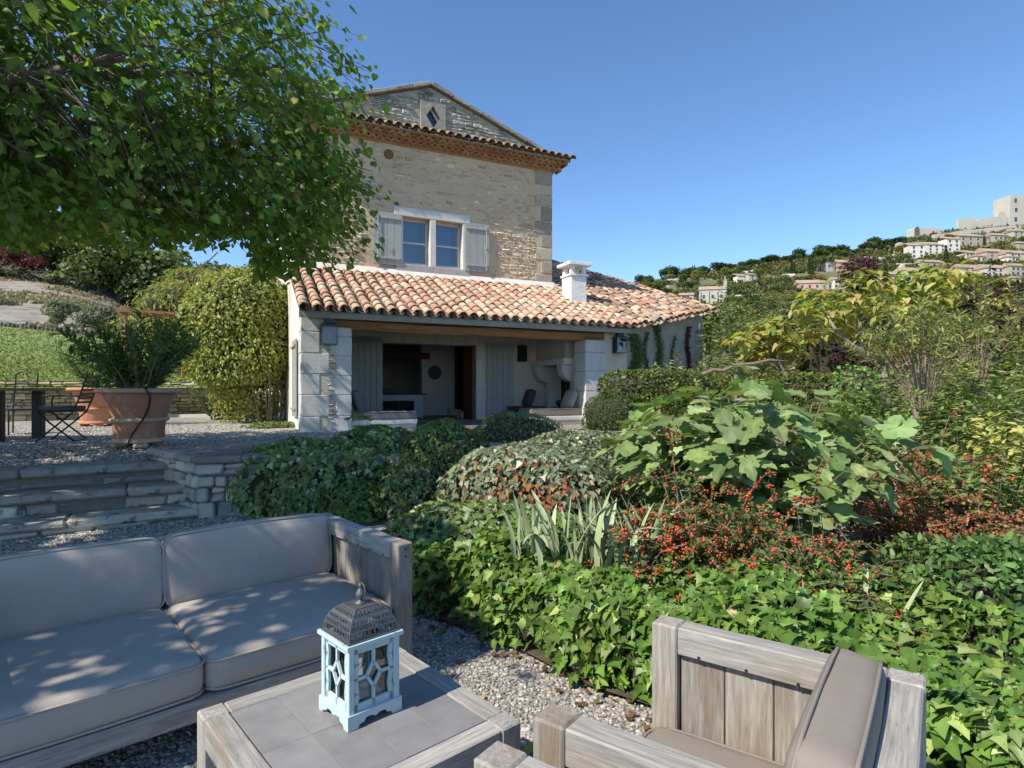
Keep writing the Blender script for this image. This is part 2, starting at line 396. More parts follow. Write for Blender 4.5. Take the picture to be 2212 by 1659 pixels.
# ---- hill with the village
SKY_U = [700,1200,1360,1400,1480,1560,1640,1720,1800,1850,1920,1975,2060,2212,2600,3200]
SKY_V = [690,640,618,606,592,580,566,556,548,542,526,516,500,484,470,520]
def vsky(u): return float(np.interp(u, SKY_U, SKY_V))
def hy(s): return 60 * 3.9 ** (s / .6) if s < .6 else 234 + (s - .6) / .4 * 90
def hill(u, s): return py(u, 775 + (vsky(u) - 775) * s, hy(s))
def hill_at(u, v): return hill(u, (775 - v) / (775 - vsky(u)))
us2 = np.linspace(700, 3200, 100)
gr = [[Vector((py(u, 790, 38).x, 38, -3)) for u in us2]] + [[hill(u, s) for u in us2] for s in np.linspace(0, 1, 50)]
gr += [[p + Vector((k * .4, k, k * .02 - .0006 * k * k)) for p in gr[50]] for k in (20, 60, 140, 260)]
HILL = mat('hillside', (.085,.10,.045), (.17,.16,.085), .95, .05, bump=.6, bscale=.4, spots=(.42,.39,.33), sscale=.055, spos=.60, world=True, dist=1.)
sheet('hillside', HILL, gr)

# ================================================================== STONE PIECES
def stone_cols(n, cols): 
    return [tuple(np.clip(np.array(R.choice(cols)) * R.uniform(.78, 1.2), 0, 1)) for _ in range(n)]
def courses(x0, x1, z0, ztop, hmin, hmax, wmin, wmax, gap=.012, skip=None):
    """irregular coursed stones; ztop(x) is the wall's top; yields rectangles"""
    out_ = []; z = z0
    while True:
        h = R.uniform(hmin, hmax); x = x0; n = 0
        while x < x1 - wmin * .4:
            w_ = min(R.uniform(wmin, wmax), x1 - x)
            if x1 - (x + w_) < wmin * .6: w_ = x1 - x
            t = min(ztop(x), ztop(x + w_))
            if z + h * .6 <= t:
                zt_ = min(z + h, t)
                q = R.random()
                subs = [(x, x + w_, z, zt_)]
                if q < .22 and h > hmin * 1.25: zm = z + h * R.uniform(.4, .6); subs = [(x, x + w_, z, min(zm, t)), (x, x + w_, zm, zt_)]
                for a in subs:
                    if a[3] - a[2] > .02 and not (skip and skip(*a)): out_.append((a[0] + gap/2, a[1] - gap/2, a[2] + gap/2, a[3] - gap/2))
                n += 1
            x += w_
        z += h
        if n == 0 or z > 30: break
    return out_
def stone(mb, r, d, yface=0., back=.08, jit=.012, ch=.02, M=None):
    """one stone, face at local y = yface - d"""
    mb.cbox((r[0], yface - d, r[2]), (r[1], yface + back, r[3]), ch, M, jit)
def stone_set(parent, name, rects, mt, cols, dmin, dmax, back=.08, jit=.012, ch=.02, limit=300, M=None, namerest=None):
    """the largest stones as objects, the rest joined"""
    rects = sorted(rects, key=lambda r: -(r[1]-r[0])*(r[3]-r[2]))
    for r in rects[:limit]:
        b = MB(); b.c = stone_cols(1, cols)[0]; cx, cz = (r[0]+r[1])/2, (r[2]+r[3])/2
        stone(b, (r[0]-cx, r[1]-cx, r[2]-cz, r[3]-cz), R.uniform(dmin, dmax), 0, back, jit, ch)
        o = b.build(name, mt, parent, col=True)
        if M is not None: o.matrix_local = M @ Matrix.Translation((cx, 0, cz))
        else: o.location = (cx, 0, cz)
    if len(rects) > limit:
        b = MB()
        for r in rects[limit:]:
            b.c = stone_cols(1, cols)[0]; stone(b, r, R.uniform(dmin, dmax), 0, back, jit, ch, M)
        b.build(namerest or 'small_stones', mt, parent, col=True, kind='stuff')

GREYS = [(.40,.39,.36),(.47,.45,.40),(.33,.325,.305),(.52,.50,.45),(.29,.285,.27),(.43,.40,.34)]
PALES = [(.56,.53,.46),(.47,.45,.40),(.60,.57,.50),(.42,.40,.36),(.52,.48,.41)]
OCHRE = [(.46,.38,.24),(.52,.44,.30),(.38,.31,.20),(.56,.49,.36),(.44,.36,.25)]
JOINT = mat('joint_mortar', (.15,.14,.12), (.22,.205,.175), .95, 8, bump=.6)
# ---- three stone steps
SD = Vector((.848,.53,0)); SN = Vector((.53,-.848,0))        # along the treads, towards the seating
steps = thing('stone_steps', 'three worn grey stone steps leading up to the gravel terrace', 'steps', (-3.6,6.79,0), math.atan2(.53,.848))
def step(y0, y1, z0, z1, xr, label):
    """one step: mortared riser core, riser stones and tread slabs; local x runs back along the treads (negative = left)"""
    s_ = node('step', steps)
    core = MB(); core.box((-7, y0 + .05, z0 - .25), (xr, y1 + .3, z1 - .045)); core.build('core', JOINT, s_)
    rects = courses(-6.8, xr, z0, lambda x: z1 - .07, .06, .17, .18, .8, .012)
    stone_set(s_, 'riser_stone', rects, STONEL, GREYS + PALES[:2], -.03, .02, .1, .011, .022, 60, Matrix.Translation((0, y0 + .03, 0)))
    x = -6.9
    while x < xr - .1:
        w_ = R.uniform(.6, 1.7); w_ = min(w_, xr - x)
        if xr - x - w_ < .3: w_ = xr - x
        b = MB(); b.c = stone_cols(1, GREYS)[0]
        b.cbox((-w_/2 + .006, 0, -.085 + R.uniform(-.02, .01)), (w_/2 - .006, y1 - y0 + R.uniform(-.0,.05), 0), .024, None, .010)
        b.build('tread_slab', STONEL, s_, (x + w_/2, y0 + R.uniform(-.03, .015), z1 + R.uniform(-.004,.004)), col=True); x += w_
step(-.02, .46, .06, .21, .02, '')
step(.42, .98, .20, .43, -.02, '')
step(.95, 1.45, .42, .66, -.05, '')
# ---- retaining wall with its corner beside the steps
rw = thing('retaining_wall', 'low retaining wall of pale mortared stones half covered by ivy', 'stone wall', (-3.62,6.80,0), math.atan2(.19,.98))
core = MB(); core.box((.04,.05,-.1), (2.05,.45,.74)); core.build('core', JOINT, rw)
topw = lambda x: .80
rects = courses(0, 2.0, .02, lambda x: .71, .12, .25, .13, .34, .018)
stone_set(rw, 'stone', rects, STONE, PALES + GREYS[:3], -.02, .03, .12, .016, .018, 300)
x = -.05
while x < 1.8:
    w_ = R.uniform(.3, .6); b = MB(); b.c = stone_cols(1, GREYS)[0]
    b.cbox((-w_/2+.006, -.04, 0), (w_/2-.006, .46, .085), .02, None, .01); b.build('coping_stone', STONEL, rw, (x + w_/2, 0, .715), col=True); x += w_
# side of the wall that runs back along the steps
a2 = math.atan2(.66,-.75) - math.atan2(.19,.98)
Ms = Matrix.Rotation(a2 + math.pi, 4, 'Z')
Ms = Matrix.Translation(Matrix.Rotation(a2, 3, 'Z') @ Vector((1.55,0,0))) @ Ms
sd = node('side_face', rw); sd.matrix_local = Ms
cb = MB(); cb.box((0,.04,-.1),(1.5,.42,.73)); cb.build('core', JOINT, sd)
stone_set(sd, 'stone', courses(0, 1.55, .05, lambda x: .71, .09, .19, .12, .36, .016), STONE, GREYS + PALES[:2], -.02, .03, .1, .012, .026, 80)
x = 0
while x < 1.4:
    w_ = min(R.uniform(.35, .6), 1.55 - x); b = MB(); b.c = stone_cols(1, GREYS)[0]
    b.cbox((-w_/2+.006, -.04, 0), (w_/2-.006, .42, .085), .02, None, .01); b.build('coping_stone', STONEL, sd, (x + w_/2, 0, .712), col=True); x += w_
# ---- dry stone garden wall below the lawn
wl = thing('garden_wall', 'honey coloured dry stone wall holding up the lawn', 'stone wall', (-13.6,13.35,.76), math.atan2(2.9,3.4))
Lw = 7.5
core = MB(); core.box((-9,.06,-.1),(Lw,.5,1.05)); core.build('core', JOINT, wl)
tw = lambda x: 1.14 + .03 * math.sin(x * 2.3) - .018 * x
stone_set(wl, 'stone', courses(-.6, Lw, .0, tw, .08, .2, .14, .46, .012), STONE, OCHRE, -.02, .035, .14, .016, .03, 260)
stone_set(wl, 'stone', courses(-9, -.6, .0, tw, .12, .24, .25, .6, .012), STONE, OCHRE, -.02, .035, .14, .016, .03, 0)
# ---- dark stone edging across the lawn
eg = thing('lawn_edging', 'low dark stone edging running across the top of the lawn', 'edging')
for a, b_ in EDG:
    m_ = MB(); m_.c = stone_cols(1, [(.10,.095,.09),(.15,.14,.125),(.08,.08,.075)])[0]; d = b_ - a
    m_.cbox((-.02, -.12, -.35), (d.length - .02, .12, .18 + R.uniform(-.05, .05)), .04, None, .03)
    o = m_.build('stone', STONE, eg, col=True); o.matrix_local = frame(a, d, (0, 1, 0))

# ---- loose pebbles on the near gravel (instances)
PEB = mat('pebble', (.85,.85,.85), (1.1,1.1,1.1), .8, 30)
def pebble_mat():
    m, t, p, N, o = nodes('pebble'); L = t.links.new
    oi = N('ObjectInfo'); r = ramp(N, [(0,(.15,.15,.145)),(.3,(.23,.225,.215)),(.55,(.32,.305,.275)),(.75,(.38,.325,.25)),(.9,(.45,.425,.38)),(1,(.58,.56,.51))])
    L(oi.outputs['Random'], r.inputs[0]); L(r.outputs[0], p.inputs['Base Color']); p.inputs['Roughness'].default_value = .75
    return m
PEB = pebble_mat()
def pebbles(name, label, pts, rmin, rmax):
    pts = np.asarray(pts, np.float32)
    me = bpy.data.meshes.new(name); me.vertices.add(len(pts)); me.vertices.foreach_set('co', pts.ravel()); me.update()
    o = put(name, me, PEB, kind='stuff'); tag(o, label, 'gravel')
    g = bpy.data.node_groups.new('pebbles', 'GeometryNodeTree')
    g.interface.new_socket('Geometry', in_out='INPUT', socket_type='NodeSocketGeometry')
    g.interface.new_socket('Geometry', in_out='OUTPUT', socket_type='NodeSocketGeometry')
    n = g.nodes; L = g.links.new
    i, ot = n.new('NodeGroupInput'), n.new('NodeGroupOutput')
    mp = n.new('GeometryNodeMeshToPoints'); ip = n.new('GeometryNodeInstanceOnPoints'); ico = n.new('GeometryNodeMeshIcoSphere')
    ico.inputs['Radius'].default_value = 1; ico.inputs['Subdivisions'].default_value = 2
    ss = n.new('GeometryNodeSetShadeSmooth'); sm = n.new('GeometryNodeSetMaterial'); sm.inputs['Material'].default_value = PEB
    rr = n.new('FunctionNodeRandomValue'); rr.data_type = 'FLOAT_VECTOR'; rr.inputs[0].default_value = (-.35,-.35,0); rr.inputs[1].default_value = (.35,.35,6.28)
    rs = n.new('FunctionNodeRandomValue'); rs.data_type = 'FLOAT_VECTOR'; rs.inputs[0].default_value = (rmin,rmin*.8,rmin*.5); rs.inputs[1].default_value = (rmax,rmax*.8,rmax*.55); rs.inputs['Seed'].default_value = 3
    L(i.outputs[0], mp.inputs[0]); L(mp.outputs[0], ip.inputs['Points']); L(ico.outputs[0], ss.inputs[0]); L(ss.outputs[0], sm.inputs[0]); L(sm.outputs[0], ip.inputs['Instance'])
    L(rr.outputs[0], ip.inputs['Rotation']); L(rs.outputs[0], ip.inputs['Scale']); L(ip.outputs[0], ot.inputs[0])
    md = o.modifiers.new('pebbles', 'NODES'); md.node_group = g
    return o
def fill(n, x0, x1, y0, y1, zf_, test=None):
    P = np.stack([rng.uniform(x0, x1, n), rng.uniform(y0, y1, n)], 1)
    if test is not None: P = P[test(P[:,0], P[:,1])]
    return np.column_stack([P, [zf_(a, b) for a, b in P]])
vis = lambda x, y: np.abs(x) < .9 * y + .15
pebbles('pebbles', 'loose grey and buff pebbles around the teak furniture', fill(60000, -3.3, 1.5, 1.2, 4.6, lambda a, b: gz(a, b) + .003,
        lambda x, y: vis(x, y) & (x + 1.12 * (y - 2.9) < 1.0)), .006, .0155)
pebbles('pebbles', 'loose pebbles between the sofa and the stone steps', fill(34000, -5.6, -.9, 3.6, 7.3, lambda a, b: gz(a, b) + .004,
        lambda x, y: vis(x, y) & (y < 6.6 + (x + 3.9) * .62) | ((x > -3.5) & (y < 6.9 + (x+3.5)*.2) & (y > 4.5))), .009, .021)
def terrain_t(a, b):
    return .66 + .1 * min(1, max(0, ((b - 7.85) - (a + 4.55) * .58) / 1.4)) + .004
pebbles('pebbles', 'loose pale pebbles over the upper terrace', fill(42000, -11, -2.8, 6.2, 14, terrain_t,
        lambda x, y: vis(x, y) & (y > 7.86 + (x + 4.55) * .585 + np.where(x > -4.4, .35, 0.))), .011, .026)
# ================================================================== FARMHOUSE
HA = math.atan2(.421, .907)
house = thing('farmhouse', 'stone farmhouse with gabled tower, tiled porch and grey shutters', 'house', (-4.084, 11.49, 0), HA)
HM = Matrix.Translation((-4.084, 11.49, 0)) @ Matrix.Rotation(HA, 4, 'Z')
def hw(x, y, z): return HM @ Vector((x, y, z))
PLAST = mat('lime_plaster', (.52,.47,.39), (.62,.565,.475), .95, 2.5, bump=.35, bscale=18, spots=(.36,.32,.26), sscale=5, spos=.6)
PLASTG = mat('grey_render', (.30,.285,.25), (.42,.395,.34), .95, 1.6, bump=.5, bscale=14, spots=(.17,.155,.13), sscale=7, spos=.60)
RENDW = mat('pale_render', (.62,.60,.55), (.74,.71,.65), .95, 2, bump=.5, bscale=12, spots=(.50,.46,.38), sscale=4, spos=.66)
WHITE = mat('white_chimney', (.72,.70,.66), (.82,.80,.76), .9, 3, bump=.6, bscale=16, spots=(.55,.51,.44), sscale=5, spos=.68)
ASHLAR = mat('ashlar', (.52,.515,.495), (.62,.61,.585), .9, 3.5, bump=.3, bscale=20, rnd=.07, spots=(.47,.46,.43), sscale=6, spos=.62)
RMORT = mat('rubble_mortar', (.52,.39,.26), (.61,.475,.33), .95, 1.1, bump=.8, bscale=22, spots=(.25,.21,.16), sscale=1.2, spos=.62)
SHUT = mat('grey_paint', (.32,.33,.315), (.37,.38,.36), .6, 4, rnd=.05)
SHUTD = mat('green_grey_paint', (.26,.285,.26), (.31,.33,.30), .65, 4, rnd=.05)
IRON = mat('dark_iron', (.025,.027,.03), (.045,.047,.05), .55, 10, metal=.6)
LEADG = mat('lantern_zinc', (.07,.085,.09), (.12,.135,.14), .5, 9, metal=.5)
BEAMW = mat('old_beam', (.23,.115,.05), (.36,.20,.095), .8, 5, (.35,4,4), .4, 20, spots=(.05,.03,.02), sscale=16, spos=.72)
DARKW = mat('dark_timber', (.055,.055,.055), (.10,.10,.095), .85, 6, (.4,4,4), .3)
def tile_mat(name, cols, attr=False):
    m, t, p, N, o = nodes(name); L = t.links.new
    tc = N('TexCoord'); g = N('NewGeometry')
    if attr: a = N('Attribute', attribute_name='col'); c = a.outputs['Color']
    else:
        oi = N('ObjectInfo'); r = ramp(N, [(i / len(cols), x) for i, x in enumerate(cols)]); r.color_ramp.interpolation = 'CONSTANT'
        L(oi.outputs['Random'], r.inputs[0]); c = r.outputs[0]
    n = N('TexNoise', Scale=9., Detail=6, Roughness=.65); L(g.outputs['Position'], n.inputs['Vector'])
    r2 = ramp(N, [(.28, (.62,.60,.57)), (.55, (1,1,1)), (.8, (1.18,1.15,1.08))]); L(n.outputs['Fac'], r2.inputs[0])
    mm = N('MixRGB', blend_type='MULTIPLY'); mm.inputs[0].default_value = 1; L(c, mm.inputs[1]); L(r2.outputs[0], mm.inputs[2])
    n2 = N('TexNoise', Scale=26., Detail=5, Roughness=.7); L(g.outputs['Position'], n2.inputs['Vector'])
    r3 = ramp(N, [(.60, (0,0,0)), (.70, (1,1,1))]); L(n2.outputs['Fac'], r3.inputs[0])
    m2 = N('MixRGB'); L(r3.outputs[0], m2.inputs[0]); L(mm.outputs[0], m2.inputs[1]); m2.inputs[2].default_value = rgb((.17,.155,.115))
    L(m2.outputs[0], p.inputs['Base Color']); p.inputs['Roughness'].default_value = .9
    bp = N('Bump', Strength=.4, Distance=.006); L(n2.outputs['Fac'], bp.inputs['Height']); L(bp.outputs[0], p.inputs['Normal'])
    return m
TC = [(.50,.29,.20),(.56,.42,.29),(.48,.25,.165),(.58,.46,.34),(.54,.38,.27),(.60,.52,.38),(.44,.22,.15),(.55,.34,.24),(.60,.55,.45),(.52,.32,.23),(.38,.28,.21),(.60,.49,.35),(.54,.49,.32),(.40,.20,.14)]
TC = [tuple(.62 * x + .38 * y for x, y in zip(c, (.53,.36,.255))) for c in TC]
TILE = tile_mat('clay_tile', TC); TILEA = tile_mat('clay_tile_joined', TC, True)
TCO = [(.36,.20,.13),(.30,.19,.13),(.40,.27,.18),(.26,.18,.13),(.42,.33,.24),(.34,.25,.18),(.22,.17,.13),(.38,.23,.15)]
GENO = tile_mat('genoise_tile', [(.42,.20,.10),(.48,.25,.13),(.38,.18,.095),(.46,.29,.17),(.32,.16,.095)])

def prism_x(mb, poly, x0, x1):
    """polygon in local y,z extruded along x"""
    n = len(poly)
    mb.add([(x0, y, z) for y, z in poly] + [(x1, y, z) for y, z in poly],
           [tuple(range(n)), tuple(range(2*n-1, n-1, -1))] + [(i, n+i, n+(i+1) % n, (i+1) % n) for i in range(n)])
def holed(mb, x0, x1, z0, z1, y0, y1, holes):
    xs_ = sorted({x0, x1, *[h[0] for h in holes], *[h[1] for h in holes]}); zs_ = sorted({z0, z1, *[h[2] for h in holes], *[h[3] for h in holes]})
    for a, b in zip(xs_, xs_[1:]):
        for c, d in zip(zs_, zs_[1:]):
            mx, mz = (a+b)/2, (c+d)/2
            if not any(h[0] < mx < h[1] and h[2] < mz < h[3] for h in holes): mb.box((a, y0, c), (b, y1, d))
TF = 2.52                                    # depth of the tower's front wall behind the porch front
W1, W2 = (2.64, 3.35, 4.74, 5.95), (3.51, 4.24, 4.74, 5.95)
DOOR = (2.14, 4.62, .79, 2.76)
tw_ = MB(); holed(tw_, 0, 6.9, 0, 3.6, TF, TF + .4, [DOOR]); tw_.build('porch_back_wall', PLAST, house)
tw_ = MB(); holed(tw_, 0, 6.9, 3.6, 7.72, TF, TF + .4, [W1, W2]); tower = tw_.build('tower_wall', RMORT, house)
b = MB(); b.box((0, TF + .4, 0), (.4, 9.5, 7.72)); b.box((6.5, TF + .4, 0), (6.9, 9.5, 7.72)); b.box((.4, 9.1, 0), (6.5, 9.5, 7.72)); b.build('side_wall', RENDW, house)
# gable
GA = (3.38, 9.34)
gb = MB(); dmd = [(3.43, 8.30), (3.62, 8.58), (3.43, 8.86), (3.24, 8.58)]
def gtop(x): return 8.10 + (GA[1] - 8.10) * (1 - abs(x - GA[0]) / 3.45)
gbx = [0, 1.2, 2.3, 3.10, 3.76, 4.6, 5.7, 6.9]
for a, c in zip(gbx, gbx[1:]):
    if a == 3.10:
        gb.ext([(a, 7.72), (c, 7.72), (c, 8.22), (a, 8.22)], .3, Matrix.Translation((0, TF + .02, 0)))
        gb.ext([(a, 8.94), (c, 8.94), (c, gtop(c)), (GA[0], GA[1]), (a, gtop(a))], .3, Matrix.Translation((0, TF + .02, 0)))
    else: gb.ext([(a, 7.72), (c, 7.72), (c, gtop(c)), (a, gtop(a))], .3, Matrix.Translation((0, TF + .02, 0)))
gable = gb.build('gable_wall', mat('gable_mortar', (.29,.265,.215), (.38,.35,.285), .95, 1.6, bump=.8, bscale=20, spots=(.15,.145,.125), sscale=2.2, spos=.54), house)
# diamond window in its stone block
dw = node('diamond_window', house)
fr = MB(); y0, y1 = TF - .05, TF + .25
sq = [(3.10, 8.22), (3.76, 8.22), (3.76, 8.94), (3.10, 8.94)]
cor = [(3.43, 8.22), (3.76, 8.58), (3.43, 8.94), (3.10, 8.58)]
for i in range(4):
    c0 = cor[i]; c1 = cor[(i + 1) % 4]; k = sq[(i + 1) % 4]
    fr.ext([c0, k, c1, dmd[(i + 1) % 4], dmd[i]], .3, Matrix.Translation((0, y0, 0)))
fr.build('frame', mat('lichen_block', (.24,.21,.18), (.36,.33,.28), .95, 14, bump=.6, spots=(.48,.44,.38), sscale=22, spos=.6), dw)
GLD = mat('dark_glass', (.03,.045,.075), (.04,.06,.1), .08, 2, spec=.6)
gl = MB(); gl.ext(dmd, .02, Matrix.Translation((0, TF + .16, 0))); gl.build('pane', GLD, dw)
b = MB(); b.ext([(3.43,8.30),(3.46,8.34),(3.27,8.62),(3.24,8.58)], .03, Matrix.Translation((0,TF+.12,0))); b.ext([(3.43,8.86),(3.40,8.82),(3.59,8.54),(3.62,8.58)], .03, Matrix.Translation((0,TF+.12,0))); b.build('glazing_bar', WHITE, dw)
# rubble stones of the tower and gable
def wskip(a, c, d, e):
    if a < 4.55 and c > 2.3 and d < 6.25 and e > 4.4: return True
    if a < 5.02 and c > 1.8 and d < 6.0 and e > 4.65: return True
    return False
RUB = [(.60,.48,.32),(.52,.42,.28),(.64,.54,.39),(.47,.38,.255),(.57,.46,.33),(.61,.50,.37)]
rs = [r for r in courses(.02, 6.4, 4.62, lambda x: 7.68, .06, .135, .08, .30, .034, wskip) if r[3] < 6.4 or R.random() < .62]
stone_set(tower, 'stone', rs, STONE, RUB, .002, .028, .06, .016, .024, 240, Matrix.Translation((0, TF, 0)))
rs = courses(.05, 6.6, 8.02, lambda x: gtop(x) - .02, .07, .15, .10, .34, .03, lambda a, c, d, e: a < 3.8 and c > 3.06 and d < 8.98 and e > 8.18)
stone_set(gable, 'stone', rs, STONEL, GREYS + PALES[:2], .004, .05, .06, .014, .024, 60, Matrix.Translation((0, TF + .02, 0)))
z = 4.5; k = 0
while z < 7.5:                                # corner quoins on the right edge
    h = R.uniform(.26, .42); wd = .34 if k % 2 else .52; bq = MB(); bq.c = stone_cols(1, [(.42,.36,.27),(.36,.31,.24)])[0]
    bq.cbox((-wd, -.022, 0), (.02, .3, h - .02), .02, None, .006); bq.build('quoin', STONE, tower, (6.9, TF, z), col=True); z += h; k += 1
# window surround, sashes, curtains, shutters
win = node('window', house)
def blk(parent, name, lo, hi, mt, ch=.012, jit=.003):
    b_ = MB(); c_ = [(lo[i] + hi[i]) / 2 for i in range(3)]
    b_.cbox([lo[i] - c_[i] for i in range(3)], [hi[i] - c_[i] for i in range(3)], ch, None, jit); return b_.build(name, mt, parent, c_)
LIM = mat('pale_limestone', (.56,.545,.50), (.68,.66,.61), .9, 4, bump=.3, bscale=24, spots=(.46,.43,.37), sscale=5, spos=.64)
blk(win, 'lintel', (2.42, TF - .035, 5.95), (4.44, TF + .3, 6.17), LIM)
blk(win, 'mullion', (3.35, TF - .03, 4.74), (3.51, TF + .22, 5.948), LIM)
blk(win, 'jamb', (2.50, TF - .025, 4.74), (2.64, TF + .3, 5.948), LIM); blk(win, 'jamb', (4.24, TF - .025, 4.74), (4.38, TF + .3, 5.948), LIM)
blk(win, 'sill', (2.46, TF - .06, 4.52), (3.43, TF + .3, 4.738), mat('sill_stone', (.36,.35,.33), (.46,.44,.41), .9, 5, bump=.3)); blk(win, 'sill', (3.436, TF - .06, 4.52), (4.42, TF + .3, 4.738), bpy.data.materials['sill_stone'])
b = MB(); prism_x(b, [(TF - .045, 4.40), (TF, 4.40), (TF, 6.42), (TF - .012, 6.42)], 2.15, 2.48); 
FRM = mat('frame_paint', (.50,.50,.48), (.56,.56,.54), .55, 4)
WG = glass_mat('window_glass', (.55,.62,.72), .78)
CURT = mat('curtain_cloth', (.55,.55,.54), (.62,.62,.60), .9, 3)
NAVY = mat('room_dark', (.03,.04,.06), None, .9)  # near-black sheet colour stands in for the unlit room behind the curtains
for (x0, x1, z0, z1) in (W1, W2):
    s_ = node('sash', win); yb = TF + .2; f = MB()
    f.box((x0, yb, z0), (x0 + .065, yb + .06, z1)); f.box((x1 - .065, yb, z0), (x1, yb + .06, z1))
    f.box((x0 + .065, yb, z0), (x1 - .065, yb + .06, z0 + .10)); f.box((x0 + .065, yb, z1 - .065), (x1 - .065, yb + .06, z1)); zm = z0 + .58
    f.box((x0 + .065, yb + .004, zm), (x1 - .065, yb + .056, zm + .045)); f.build('sash_frame', FRM, s_)
    for a, c in ((z0 + .10, zm), (zm + .045, z1 - .065)):
        g = MB(); g.box((x0 + .065, yb + .025, a), (x1 - .065, yb + .033, c)); g.build('pane', WG, s_)
    cu = MB(); n = 24; xs_ = np.linspace(x0 + .02, x1 - .24 if x0 < 3 else x1 - .2, n)
    vs = [(x, yb + .16 + .03 * math.sin(i * 1.3) + .01 * math.sin(i * 2.9), zz) for zz in (z0 - .1, z1) for i, x in enumerate(xs_)]
    cu.add(vs, [(i, i + 1, n + i + 1, n + i) for i in range(n - 1)]); cu.build('curtain', CURT, s_, smooth=True)
b = MB(); b.box((2.3, TF + .9, 4.3), (4.6, TF + .95, 6.3)); b.build('dark_room_backdrop', NAVY, win)
def shutter(name, parent, x0, x1, z0, z1, y, n, mt, bar=None):
    s_ = node(name, parent); w_ = (x1 - x0) / n
    for i in range(n):
        b_ = MB(); b_.cbox((-w_/2 + .003, -.016, -(z1-z0)/2), (w_/2 - .003, .016, (z1-z0)/2), .005); b_.build('plank', mt, s_, (x0 + w_*(i+.5), y, (z0+z1)/2))
    for zz in (z0 + .13, z1 - .16):
        b_ = MB(); b_.cbox((x0 + .03, y - .045, zz), (x1 - .03, y - .017, zz + .05), .004); b_.build('batten', mt, s_)
    if bar is not None:
        b_ = MB(); b_.tube([(bar, y - .05, z0 + .03), (bar, y - .05, z1 - .05)], .011, 6); 
        for q in (.06, .5, .93):
            b_.box((bar - .02, y - .06, z0 + q*(z1-z0) - .03), (bar + .02, y - .016, z0 + q*(z1-z0) + .03))
        b_.tube([(bar, y - .06, z0 + .5*(z1-z0)), (bar + (.07 if bar < 3.4 else -.07), y - .10, z0 + .46*(z1-z0)), (bar + (.09 if bar < 3.4 else -.09), y - .10, z0 + .55*(z1-z0))], .009, 5)
        b_.build('bolt_rod', mt, s_)
    return s_
shutter('window_shutter', house, 1.88, 2.60, 4.69, 5.97, TF - .06, 4, SHUT, 2.0); shutter('window_shutter', house, 4.28, 4.98, 4.71, 5.97, TF - .06, 4, SHUT, 4.88)
b = MB(); b.lathe([(.12, 0), (.12, .03), (.09, .05), (.03, .06)], 14, M=Matrix.Translation((2.29, TF, 7.44)) @ Matrix.Rotation(rad(90), 4, 'X')); b.build('tie_plate', mat('rust', (.14,.075,.045), (.22,.13,.08), .9, 20), house)
# ---- genoise cornice
def tile_mesh(L_, r0, r1, th=.012, n=8, up=True, flat=1.):
    V = []; F = []
    for y_, r in ((0, r0), (L_, r1)):
        for rr in (r, r - th):
            for k in range(n + 1):
                a = math.pi * k / n; V.append((rr * math.cos(a), y_, rr * math.sin(a) * flat * (1 if up else -1)))
    m_ = n + 1
    for k in range(n):
        F += [(k, k+1, 2*m_+k+1, 2*m_+k), (m_+k, 3*m_+k, 3*m_+k+1, m_+k+1), (k, m_+k, m_+k+1, k+1), (2*m_+k, 2*m_+k+1, 3*m_+k+1, 3*m_+k)]
    for k in (0, n): F.append((k, 2*m_+k, 3*m_+k, m_+k))
    me = bpy.data.meshes.new('tile'); me.from_pydata(V, [], F)
    bm = bmesh.new(); bm.from_mesh(me); bmesh.ops.recalc_face_normals(bm, faces=bm.faces); bm.to_mesh(me); bm.free()
    me.polygons.foreach_set('use_smooth', [True] * len(me.polygons))
    return me
corn = node('cornice', house)
gm = tile_mesh(.34, .092, .08, .016, 8); gm.materials.append(GENO)
b = MB()
b.box((-.05, TF - .03, 7.70), (6.95, TF + .05, 7.83)); b.box((-.05, TF - .15, 7.831), (7.06, TF + .05, 7.93)); b.box((6.9, TF + .051, 7.70), (6.95, 9, 7.83)); b.box((6.9, TF + .051, 7.831), (7.06, 9, 7.93))
b.build('cornice_mortar', mat('cornice_mortar', (.33,.17,.08), (.40,.24,.13), .95, 4), corn)
for row, (dy, z) in enumerate(((.15, 7.735), (.31, 7.855))):
    x = .0 + row * .09
    while x < 6.95 + dy:
        o = put('tile', gm, None, corn, (x, TF - dy + R.uniform(-.008, .008), z), (0, R.uniform(-.03, .03), 0)); x += .186
    y = TF + .1 + row * .09
    while y < TF + 2.2:
        put('tile', gm, None, corn, (6.9 + dy, y, z), (0, 0, rad(90))); y += .186
# pent row of old tiles on the cornice
pm = []
for c in ((.24,.17,.10),(.30,.22,.13),(.19,.15,.10),(.34,.27,.17)):
    me = tile_mesh(.52, .10, .08, .014, 8); set_col(me, np.array(c)); me.materials.append(TILEA); pm.append(me)
pi_ = math.atan(.42)
x = -.02; k = 0
while x < 7.35:
    put('pent_tile', R.choice(pm), None, corn, (x, TF - .50 + R.uniform(-.02, .02), 7.985 + R.uniform(-.008,.008)), (pi_, R.uniform(-.05, .05), R.uniform(-.04, .04)))
    x += .222
ch = MB()
x = -.13
while x < 7.3:
    me = tile_mesh(.5, .10, .085, .014, 6, False); M_ = Matrix.Translation((x, TF - .46, 8.03)) @ Matrix.Rotation(pi_, 4, 'X')
    ch.c = R.choice([(.24,.17,.11),(.32,.2,.12)]); ch.add([v.co for v in me.vertices], [tuple(p.vertices) for p in me.polygons], M_); bpy.data.meshes.remove(me); x += .222
ch.build('pent_channel_tiles', TILEA, corn, col=True, kind='stuff')
b = MB(); prism_x(b, [(TF - .42, 7.945), (TF + .02, 7.945), (TF + .02, 8.14), (TF - .42, 7.965)], -.1, 7.28); b.build('pent_bed', MORTAR, corn)
y = TF - .1
